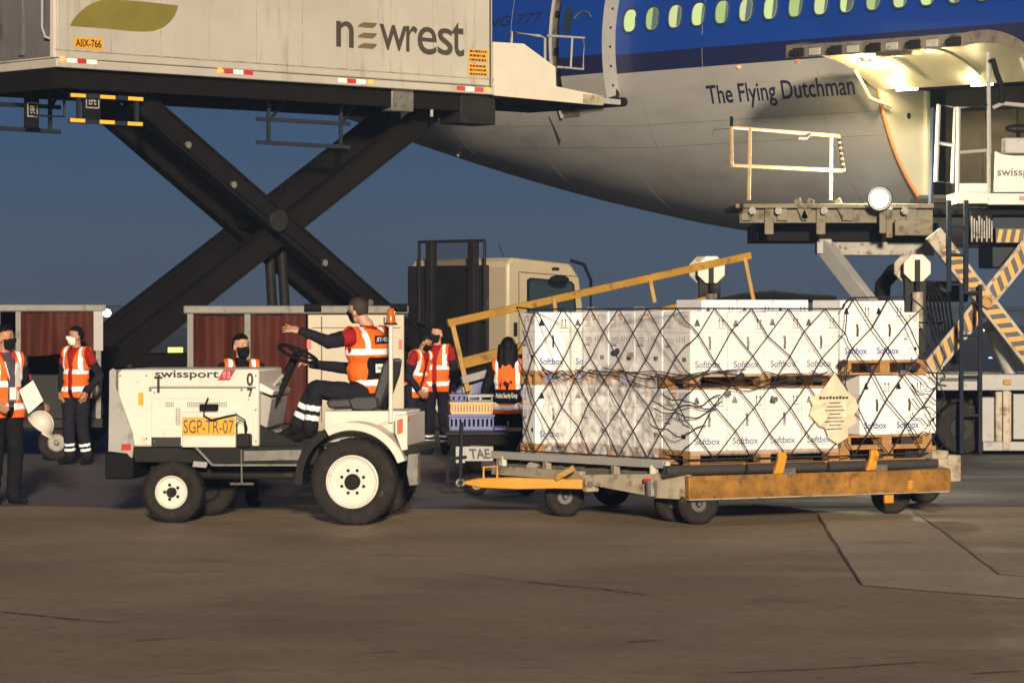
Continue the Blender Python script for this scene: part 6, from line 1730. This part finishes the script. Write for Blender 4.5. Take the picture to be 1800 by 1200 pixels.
def person(label, loc, rz, J=None, scale=1.0, look=(0, -1, 0), vest=None, shirt='shirtred', sleeve='navy', trousers='navy', skin='skin', hair='hair', hairkind='short', mask='blackcloth',
           bands=(.55, .63, .70, .78), short_sleeve=True, hands=None, sit=False, vestopen=True, group='ground crew on the apron', gender_w=1.0, neckcover=None, bulk=1.0):
    Jd = {k: Vector(v) for k, v in STAND.items()}
    if J: Jd.update({k: Vector(v) for k, v in J.items()})
    t = tag(empty('person', loc, rz), label, 'person', group); t.scale = (scale,) * 3
    mb = MB()
    pel, nk, hd = Jd['pelvis'], Jd['neck'], Jd['head']
    up = (nk - pel).normalized(); left = (Jd['sl'] - Jd['sr']).normalized(); fw = left.cross(up).normalized(); left = up.cross(fw).normalized()
    ax = (left, fw, up); L = (nk - pel).length
    g = gender_w * bulk
    mb.ell(pel + up * .02, .165 * bulk, .125 * bulk, .15, 16, 10, axes=ax)
    mb.ell(pel + up * L * .34 + fw * .01, .158 * g, .118 * bulk, .17, 16, 10, axes=ax)
    mb.ell(pel + up * L * .66, .178 * g, .125 * bulk, .20, 16, 10, axes=ax)
    rcone(mb, Jd['sl'] - left * .03, Jd['sr'] + left * .03, .073, .073)
    rcone(mb, nk - up * .05, nk + up * .02, .085, .06)
    rcone(mb, nk, hd - (hd - nk).normalized() * .04, .056, .054)
    hf = Vector(look).normalized(); hu = (hd - nk).normalized(); hu = (hu - hf * hu.dot(hf)).normalized(); hl_ = hu.cross(hf).normalized() * -1
    hl_ = hf.cross(hu).normalized(); hax = (hl_, hf, hu)
    mb.ell(hd + hu * .025 - hf * .008, .077, .096, .098, 18, 12, axes=hax)
    mb.ell(hd + hf * .028 - hu * .045, .058, .068, .078, 14, 10, axes=hax)
    mb.ell(hd + hf * .103 - hu * .018, .014, .018, .026, 8, 6, axes=hax)
    for s_ in (-1, 1): mb.ell(hd + hl_ * s_ * .080 - hu * .008 - hf * .005, .012, .022, .034, 8, 6, axes=hax)
    bones = [('torso', pel, nk - up * .13, .13), ('shoulder', Jd['sl'], Jd['sr'], .070), ('head', hd + hu * .05, hd - hu * .05, .075), ('head', nk + up * .01, hd - hu * .06, .065)]
    for s_ in 'lr':
        S_, E_, W_ = Jd['s' + s_], Jd['e' + s_], Jd['w' + s_]
        rcone(mb, S_, E_, .066 * bulk, .056 * bulk); rcone(mb, E_, W_, .055 * bulk, .040)
        bones += [('uparm', S_, E_, .055), ('forearm', E_, W_, .042)]
        H_, K_, A_, T_ = Jd['h' + s_], Jd['k' + s_], Jd['a' + s_], Jd['t' + s_]
        rcone(mb, H_, K_, .104, .080); rcone(mb, K_, A_, .080, .070)
        heel = A_ + (A_ - T_).normalized() * .03; heel = Vector((heel.x, heel.y, T_.z if not sit else heel.z - .03))
        rcone(mb, A_, heel, .048, .038); rcone(mb, heel, T_, .040, .036); rcone(mb, A_, T_.lerp(heel, .4), .046, .042)
        bones += [('thigh', H_, K_, .085), ('shin', K_, A_, .062), ('foot', heel, T_, .04), ('foot', A_ - Vector((0, 0, .01)), heel, .035)]
        # hand: palm, four fingers and a thumb
        hd_, pn, curl, *spr = (hands or {}).get(s_, (None, None, .5)); spr = spr[0] if spr else 2.5; fl_ = 1.25 if spr > 4 else 1.0
        d = Vector(hd_).normalized() if hd_ is not None else (W_ - E_).normalized()
        n_ = Vector(pn).normalized() if pn is not None else (Vector((-1 if s_ == 'l' else 1, 0, 0)))
        n_ = (n_ - d * n_.dot(d)).normalized()                      # palm faces n_
        side = d.cross(n_).normalized()
        if s_ == 'l': side = -side
        # thumb side points forward or up
        pc = W_ + d * .05
        for o_ in (-.028, -.009, .010, .028): rcone(mb, W_ + side * o_ * .7, W_ + d * .088 + side * o_, .019, .015, 8)
        bones.append(('hand', W_ + d * .015, W_ + d * .10, .035))
        for o_, ln in ((-.036, .060), (-.012, .074), (.012, .080), (.036, .070)):
            b0 = W_ + d * .088 + side * o_ * .95
            c1_ = math.cos(curl), math.sin(curl)
            d1 = (d * math.cos(curl * .7) + n_ * math.sin(curl * .7) + side * o_ * spr).normalized(); b1 = b0 + d1 * ln * .5 * fl_
            d2 = (d * math.cos(curl * 1.6) + n_ * math.sin(curl * 1.6) + side * o_ * spr).normalized(); b2 = b1 + d2 * ln * .5 * fl_
            rcone(mb, b0, b1, .0105, .0098, 8); rcone(mb, b1, b2, .0098, .0088, 8)
            bones.append(('hand', b0, b2, .01))
        t0_ = W_ + d * .03 + side * .03; t1_ = t0_ + (d * .6 + side * .8 + n_ * .3).normalized() * .045; t2_ = t1_ + (d * .9 + side * .35 + n_ * .3).normalized() * .035
        rcone(mb, t0_, t1_, .013, .011, 8); rcone(mb, t1_, t2_, .011, .009, 8)
        bones.append(('hand', t0_, t2_, .011))
    raw = mb.mesh('raw_body', M[skin], None, True)
    tmp = bpy.data.objects.new('raw_body', raw); COL.objects.link(tmp)
    rm = tmp.modifiers.new('r', 'REMESH'); rm.mode = 'VOXEL'; rm.voxel_size = .0085; rm.use_smooth_shade = True
    sm_ = tmp.modifiers.new('s', 'SMOOTH'); sm_.factor = .5; sm_.iterations = 5
    dg = bpy.context.evaluated_depsgraph_get()
    me = bpy.data.meshes.new_from_object(tmp.evaluated_get(dg)); bpy.data.objects.remove(tmp); bpy.data.meshes.remove(raw)
    me.name = 'body'; me.materials.clear()
    mats = [skin, shirt, sleeve, trousers, 'rubber', 'reflect']
    for m_ in mats: me.materials.append(M[m_])
    nV, nF = len(me.vertices), len(me.polygons)
    co = np.empty(nV * 3); me.vertices.foreach_get('co', co); co = co.reshape(-1, 3)
    no = np.empty(nV * 3); me.vertex_normals.foreach_get('vector', no); no = no.reshape(-1, 3)
    fc = np.empty(nF * 3); me.polygons.foreach_get('center', fc); fc = fc.reshape(-1, 3)
    D = []; Tt = []
    for nm, a, b, r in bones:
        d_, t_ = seg_dist(fc, a, b); D.append(d_ - r); Tt.append(t_)
    D = np.array(D); Tt = np.array(Tt); best = D.argmin(0); tb_ = Tt[best, np.arange(nF)]
    reg = np.array([b[0] for b in bones])[best]
    P = fc - np.array(pel); su = P @ np.array(up); slat = P @ np.array(left); sfw = P @ np.array(fw)
    mi = np.zeros(nF, int)
    mi[(reg == 'torso') | (reg == 'shoulder')] = 1
    mi[(reg == 'torso') & (su < .0)] = 3
    mi[reg == 'uparm'] = 1
    if short_sleeve: mi[(reg == 'uparm') & (tb_ > .42)] = 2
    else: mi[reg == 'uparm'] = 2
    mi[reg == 'forearm'] = 2
    mi[(reg == 'thigh') | (reg == 'shin')] = 3
    if bands:
        sh = reg == 'shin'
        mi[sh & (((tb_ > bands[0]) & (tb_ < bands[1])) | ((tb_ > bands[2]) & (tb_ < bands[3])))] = 5
    mi[reg == 'foot'] = 4
    mi[(reg == 'shin') & (tb_ > .93)] = 4
    hp = fc - np.array(hd); H = np.stack([hp @ np.array(hl_), hp @ np.array(hf), hp @ np.array(hu)], 1)
    mi[(reg == 'head') & (((fc - np.array(nk)) @ np.array(up)) < (.012 if neckcover is None else .045))] = 1 if neckcover is None else 2
    # cloth folds: push clothed skin in and out a little
    cl = np.zeros(nV, bool)
    for i, p_ in enumerate(me.polygons):
        if mi[i] in (1, 2, 3, 5):
            for v_ in p_.vertices: cl[v_] = True
    for i in np.nonzero(cl)[0]:
        c = co[i]
        w = mn.noise(Vector((c[0] * 7 + c[2] * 5, c[1] * 7, c[2] * 15 + c[0] * 4))) + 0.6 * mn.noise(Vector((c[0] * 19, c[1] * 19, c[2] * 24 - c[0] * 14)))
        co[i] = c + no[i] * (0.0085 * w)
    me.vertices.foreach_set('co', co.ravel())
    me.polygons.foreach_set('material_index', mi.astype(np.int32)); me.polygons.foreach_set('use_smooth', [True] * nF); me.update()
    body = link('body', me, t)
    def shell(sel, off, name, mats_, midx, thick=0.006):
        ids = np.nonzero(sel)[0]
        if len(ids) == 0: return None
        used = {}; vs_, fs_, ms_ = [], [], []
        for i in ids:
            f_ = []
            for v_ in me.polygons[i].vertices:
                if v_ not in used:
                    used[v_] = len(vs_); vs_.append(tuple(co[v_] + no[v_] * (off(co[v_]) if callable(off) else off)))
                f_.append(used[v_])
            fs_.append(f_); ms_.append(int(midx[i]) if midx is not None else 0)
        m2 = bpy.data.meshes.new(name); m2.from_pydata(vs_, [], fs_)
        for q in mats_: m2.materials.append(M[q])
        m2.polygons.foreach_set('material_index', ms_); m2.polygons.foreach_set('use_smooth', [True] * len(fs_)); m2.update()
        o = link(name, m2, t)
        if thick:
            sd_ = o.modifiers.new('thickness', 'SOLIDIFY'); sd_.thickness = thick; sd_.offset = 1
        return o
    # hair, mask
    isH = reg == 'head'
    if hairkind == 'short': hs = isH & (H[:, 2] > .066 + np.maximum(0, H[:, 1]) * .15) | (isH & (H[:, 1] < -.005) & (H[:, 2] > -.03 + np.maximum(0, H[:, 1] + .04) * 1.2))
    else: hs = isH & (H[:, 2] > .03 + np.maximum(0, H[:, 1] - .02) * .6) | (isH & (H[:, 1] < .03) & (H[:, 2] > -.10))
    hs &= ~((np.abs(H[:, 0]) > .078) & (H[:, 2] < .02) & (hairkind == 'short'))
    shell(hs, .008 if hairkind == 'short' and hair == 'hair' else (.003 if hairkind == 'short' else .016), 'hair', [hair], None)
    if mask:
        mk = isH & (H[:, 1] > .022) & (H[:, 2] < -.002) & (H[:, 2] > -.105)
        shell(mk, .007, 'face_mask', [mask], None, .003)
    m_ = MB()
    for s_ in (-1, 1):
        c = hd + hl_ * s_ * .032 + hf * .083 + hu * .018; m_.ell(c, .012, .006, .0055, 8, 6, axes=hax)
    m_.build('eyes', M['ink'], t)
    m_ = MB()
    for s_ in (-1, 1):
        c = hd + hl_ * s_ * .034 + hf * .088 + hu * .040; m_.ell(c, .017, .006, .003, 8, 6, axes=hax)
    m_.build('eyebrows', M['hair'], t)
    if vest:
        vs_ = ((reg == 'torso') | (reg == 'shoulder')) & (su > -.10 if not sit else su > .0) & (su < L + .02)
        vs_ |= (reg == 'thigh') & (su > -.10) & (not sit)
        vs_ &= np.abs(slat) < .172 * bulk
        if vestopen: vs_ &= ~((sfw > 0) & (np.abs(slat) < (.028 + .05 * np.clip((su - .32) / .2, 0, 1))))
        vs_ &= ~((np.abs(slat) < .062) & (su > L - .035))
        vi = np.zeros(nF, int)
        for a, b in vest['bands']: vi[(su > a) & (su < b)] = 1
        if vest.get('braces', True): vi[(np.abs(slat) > .095) & (np.abs(slat) < .14) & (su > vest['bands'][-1][0])] = 1
        for a, b, c0_, c1_ in vest.get('blackback', []): vi[(sfw < 0) & (su > a) & (su < b) & (slat > c0_) & (slat < c1_)] = 2
        o = shell(vs_, .017, 'safety_vest', ['orange', 'reflect', 'blackcloth'], vi)
        return t, dict(pel=pel, up=up, left=left, fw=fw, L=L, hd=hd, hax=hax, vest=o, J=Jd)
    return t, dict(pel=pel, up=up, left=left, fw=fw, L=L, hd=hd, hax=hax, vest=None, J=Jd)
VB = dict(bands=((-.02, .035), (.20, .255)))
def patch(t, I, s0, s1, u0, u1, y, mat, txt=None, tmat=None, name='vest_patch', sgn=-1, curve=0.0):
    def P(u, v):
        sl_ = s0 + (s1 - s0) * u; k = 1 - (sl_ / .24) ** 2
        return I['pel'] + I['left'] * sl_ + I['up'] * (u0 + (u1 - u0) * v) + I['fw'] * sgn * (y * (max(0.05, k) ** .5))
    m_ = MB(); m_.grid(P, 8, 2); o = m_.build(name, mat, t, smooth=60)
    if txt:
        y2 = y + .004
        def P2(u, v):
            sl_ = s0 + (s1 - s0) * (.06 + .88 * u); k = 1 - (sl_ / .24) ** 2
            return I['pel'] + I['left'] * sl_ + I['up'] * (u0 + (u1 - u0) * (.22 + .56 * v)) + I['fw'] * sgn * (y2 * (max(0.05, k) ** .5))
        lettering(txt, P2, tmat or M['white'], o, bold=.02)
M['darkcrop'] = pmat('dark_cropped_hair', C(56, 42, 35), 0.7, var=0.4, scale=70, bump=0.4, bscale=140)
# worker with a white mask, left, hands in pockets, turned a little to the left
X, Y = ground(134, 816)
person('worker in orange vest and white face mask standing before the left cart', (X, Y, 0), R(-28), dict(el=(.30, .10, 1.13), er=(-.29, .10, 1.12), wl=(.20, -.05, .93), wr=(-.20, -.05, .93), al=(.13, .05, .085), tl=(.17, -.11, .035)), 1.0, look=(-.55, -.8, 0), vest=VB, mask='paper', hands={'l': ((-.2, -.4, -1), (-1, 0, 0), .6), 'r': ((.2, -.4, -1), (1, 0, 0), .6)}, skin='skin')
# worker behind the bonnet
X, Y = ground(424, 889)
person('worker in black face mask and glasses behind the tractor bonnet', (X, Y, 0), R(14), dict(el=(.24, .0, 1.12), wl=(.16, -.24, 1.06), er=(-.24, .02, 1.12), wr=(-.18, -.18, .98)), 0.985, look=(.35, -.93, -.02), vest=VB, shirt='blackcloth', sleeve='blackcloth', bands=None, neckcover=1, skin='skinlight')
# far left man with clipboard and helmet
X, Y = ground(8, 886)
t, I = person('man in black suit trousers and orange vest at the left edge holding papers', (X, Y, 0), R(38), dict(el=(.27, .06, 1.15), wl=(.30, -.16, 1.0), er=(-.25, .03, 1.13), wr=(-.20, -.2, 1.0), kl=(.11, -.03, .50)), 1.035, look=(.45, -.85, 0), vest=VB, shirt='greysuit', sleeve='blackcloth', trousers='blackcloth', bands=None, short_sleeve=False, hands={'l': ((.4, -.8, -.35), (0, -.3, -1), .9)})
Fd = Vector((math.sin(R(38)), -math.cos(R(38)), 0))
def at_left(px, py, Yv): return wpt(px, py, Yv)
m_ = MB()
for s_ in (-1, 1): m_.ell(I['J']['neck'] + Vector((s_ * .075, -.05, -.02)), .03, .045, .045, 10, 8)
m_.tube([I['J']['neck'] + Vector((.075 * math.cos(a), .02 + .07 * math.sin(a), -.015)) for a in [math.pi * i / 8 for i in range(9)]], .009, 6); m_.build('ear_defenders', M['red'], t)
m_ = MB(); m_.tube([I['pel'] + Vector((s_ * .07, -.135, .45 - .0 * i)) for s_, i in ((-1, 0),)] + [I['pel'] + Vector((0, -.155, .20))] + [I['pel'] + Vector((.07, -.135, .45))], .008, 5); m_.box(-.035, .035, -.172, -.165, I['pel'].z + .08, I['pel'].z + .20); m_.build('badge', M['white'], t)
m_ = MB(); m_.prism([(-.03, 1.0), (.03, 1.0), (.022, 1.38), (-.022, 1.38)], -.162, -.152); m_.build('tie', M['greysuit'], t)
m_ = MB(); m_.grid(lambda u, v: Vector((.035 + .06 * u, -.148 + .03 * u, 1.02 + .36 * v)), 3, 3); m_.build('shirt_front', M['white'], t)
# clipboard and helmet in his hand
Yh = 10800 / 346 - 0.25
m_ = MB(); pts = [(34, 686), (58, 668), (76, 704), (50, 727)]
vv = [wpt(a, b, Yh) for a, b in pts]; o_ = vv[3].copy()
m_.add([v - o_ for v in vv] + [v - o_ + Vector((0, .012, 0)) for v in vv], [(0, 3, 2, 1), (4, 5, 6, 7), (0, 1, 5, 4), (1, 2, 6, 5), (2, 3, 7, 6), (3, 0, 4, 7)])
cbd = m_.build('clipboard', M['paper'], None, smooth=None, loc=o_); tag(cbd, 'clipboard with white papers in the hand of the left edge man', 'clipboard')
m_ = MB(); fn = lambda u, v: vv[0].lerp(vv[1], u).lerp(vv[3].lerp(vv[2], u), v) - o_ + Vector((0, -.003, 0))
for k in range(9):
    a, b = fn(.12, .12 + .085 * k), fn(.88 - .2 * (k % 3 == 2), .12 + .085 * k); m_.beam(a, b, .001, .003)
m_.build('writing', M['printgrey'], cbd, smooth=None)
m_ = MB(); m_.tube([vv[1] - o_ + Vector((-.02, -.01, .0)), vv[1] - o_ + Vector((-.03, -.015, .06))], .01, 6); m_.build('pen', M['redlogo'], cbd)
hc = wpt(73, 743, Yh - .02)
ha = Matrix.Rotation(R(38), 3, 'Y') @ Matrix.Rotation(R(15), 3, 'X')
axs = (ha @ V(1, 0, 0), ha @ V(0, 1, 0), ha @ V(0, 0, 1))
hel = tag(empty('safety_helmet', hc), 'white safety helmet held below the clipboard at the left', 'helmet')
m_ = MB()
def dome(u, v):
    a = 2 * math.pi * u; e = v * math.pi / 2
    return axs[0] * (.135 * math.cos(a) * math.cos(e)) + axs[1] * (.11 * math.sin(a) * math.cos(e)) + axs[2] * (.15 * math.sin(e) - .03)
m_.grid(dome, 24, 8); m_.build('shell', M['cream'], hel, smooth=60)
m_ = MB(); m_.tube([axs[0] * (.138 * math.cos(2 * math.pi * i / 24)) + axs[1] * (.113 * math.sin(2 * math.pi * i / 24)) - axs[2] * .03 for i in range(24)], .007, 6, closed=True); m_.build('rim', M['cream'], hel)
m_ = MB(); m_.grid(lambda u, v: axs[0] * (.13 + .065 * v * math.sin(math.pi * u)) * (.55 + .45 * math.sin(math.pi * u)) + axs[1] * (.10 * math.cos(math.pi * u)) - axs[2] * (.03 + .02 * v), 12, 4); m_.build('peak', M['cream'], hel, smooth=60)
m_ = MB(); m_.tube([dome(.0, .1) + axs[2] * .002] + [axs[0] * (.135 * math.cos(a)) + axs[2] * (.153 * math.sin(a) - .03) for a in [math.pi * (i + .5) / 12 for i in range(12)]], .006, 6); m_.build('crest', M['cream'], hel)
# two men by the cart end
X, Y = ground(768, 798)
t, I = person('worker with black face mask and orange vest standing beside the trolley', (X, Y, 0), R(-14), dict(el=(.24, .04, 1.12), wl=(.24, -.04, .86), er=(-.26, .05, 1.12), wr=(-.25, -.04, .87)), 1.0, look=(-.3, -.95, .05), vest=VB, skin='skinlight')
X, Y = ground(733, 800)
person('worker in orange vest half hidden between the cart end and another worker', (X - .02, Y + .1, 0), R(55), dict(el=(.24, .10, 1.15), wl=(.20, .0, .90), pelvis=(0, .05, .95), neck=(0, -.10, 1.44), head=(0, -.17, 1.58), sl=(.18, -.09, 1.38), sr=(-.18, -.09, 1.38), er=(-.24, -.05, 1.10), wr=(-.2, -.2, .92)), 0.97, look=(.4, -.7, -.5), vest=VB)
# woman with long hair, seen from behind
Yw = 35.0; Xw = (893 - CX) / FPX * Yw
t, I = person('long haired security woman in black and orange vest, back to the camera', (Xw, Yw, 0), R(172), dict(el=(.27, .10, 1.12), wl=(.22, -.15, 1.02), er=(-.25, -.05, 1.14), wr=(-.16, -.3, 1.16)), 0.94, look=(.1, -1, -.15), vest=dict(bands=((-.05, .0),), braces=True, blackback=[(.02, .19, -.16, .16)]), shirt='blackcloth', sleeve='blackcloth', trousers='blackcloth', bands=None, short_sleeve=False, hairkind='long', gender_w=.9, vestopen=False)
m_ = MB(); H0 = I['hd']
def hairfall(u, v):
    a = math.pi * (u - .5) * 1.5; w = .115 + .02 * math.sin(v * 3); z = .05 - .50 * v
    back = .070 + .035 * math.sin(min(1, v * 2.2) * math.pi * .6)
    return H0 + Vector((math.sin(a) * w * (1 - .25 * v * v), .02 + back * math.cos(a * .8) + .006 * math.sin(u * 40) + .05 * v, z + .05 * math.sin(u * 23) * v + .03 * math.sin(u * 51) * v))
m_.grid(hairfall, 28, 16); m_.grid(lambda u, v: hairfall(u, v) - Vector((0, .03, 0)), 28, 16); m_.build('long_hair', M['hair'], t, smooth=70)
patch(t, I, .15, -.15, .035, .185, .150, M['blackcloth'], 'Aviation Security Group', M['white'])
# driver, seated, left arm stretched out to the left of the picture
S0 = TR_.world((0, 0, 0))
def dj(px, py, y): x, z = TR_.at(px, py, y); return Vector((x, y, z))
J = dict(pelvis=dj(636, 690, .58), neck=dj(630, 570, .60), head=dj(628, 546, .60), sl=dj(632, 592, .42), sr=dj(612, 590, .76), el=dj(578, 600, .30), wl=dj(529, 582, .26),
         er=dj(590, 640, .84), wr=dj(548, 640, .70), hl=dj(634, 694, .49), hr=dj(630, 694, .68), kl=dj(556, 682, .45), kr=dj(552, 684, .70), al=dj(545, 758, .44), ar=dj(520, 752, .68), tl=dj(508, 772, .46), tr=dj(490, 766, .68))
J['neck'] = dj(646, 574, .58); J['head'] = dj(629, 546, .58); J['sl'] = dj(616, 592, .42); J['sr'] = dj(672, 590, .74); J['pelvis'] = dj(648, 690, .58); J['er'] = dj(640, 650, .95)
t, I = person('tractor driver in orange vest with his left arm stretched out', S0, TR_.r, J, 1.0, look=(-.9, .35, -.05), vest=dict(bands=((.06, .115), (.36, .41)), braces=True, blackback=[(.13, .34, -.30, .11)]), hands={'l': ((-.97, 0, .22), (0, .55, -.8), .15, 9.0), 'r': ((-.8, -.3, .2), (0, 0, -1), .9)}, sit=True, bulk=1.26, skin='skinlight', hair='darkcrop', mask='blackcloth', bands=(.40, .52, .62, .74))
patch(t, I, -.13, .07, .46, .535, .185, M['blackcloth'], 'SGP-TR', M['labelgrey'])
patch(t, I, -.06, .07, .19, .27, .190, M['white'], 'swissport', M['ink'])

# ------------------------------------------------------------------ evening haze over the whole field
m_ = MB(); m_.box(-640, 640, -20, 640, -1.0, 16.0)
hz_ = m_.mesh('haze', [], None)
hm = bpy.data.materials.new('haze_air'); hm.use_nodes = True
nt = hm.node_tree; nt.nodes.clear()
pv = nt.nodes.new('ShaderNodeVolumePrincipled'); pv.inputs['Color'].default_value = (0.42, 0.62, 0.95, 1); pv.inputs['Density'].default_value = 0.0014; pv.inputs['Anisotropy'].default_value = 0.3
ho = nt.nodes.new('ShaderNodeOutputMaterial'); nt.links.new(pv.outputs[0], ho.inputs['Volume'])
hz_.materials.append(hm)
tag(link('haze', hz_), 'thin evening haze over the airfield', 'haze', kind='stuff')
scene.cycles.volume_bounces = 0
scene.cycles.volume_step_rate = 10
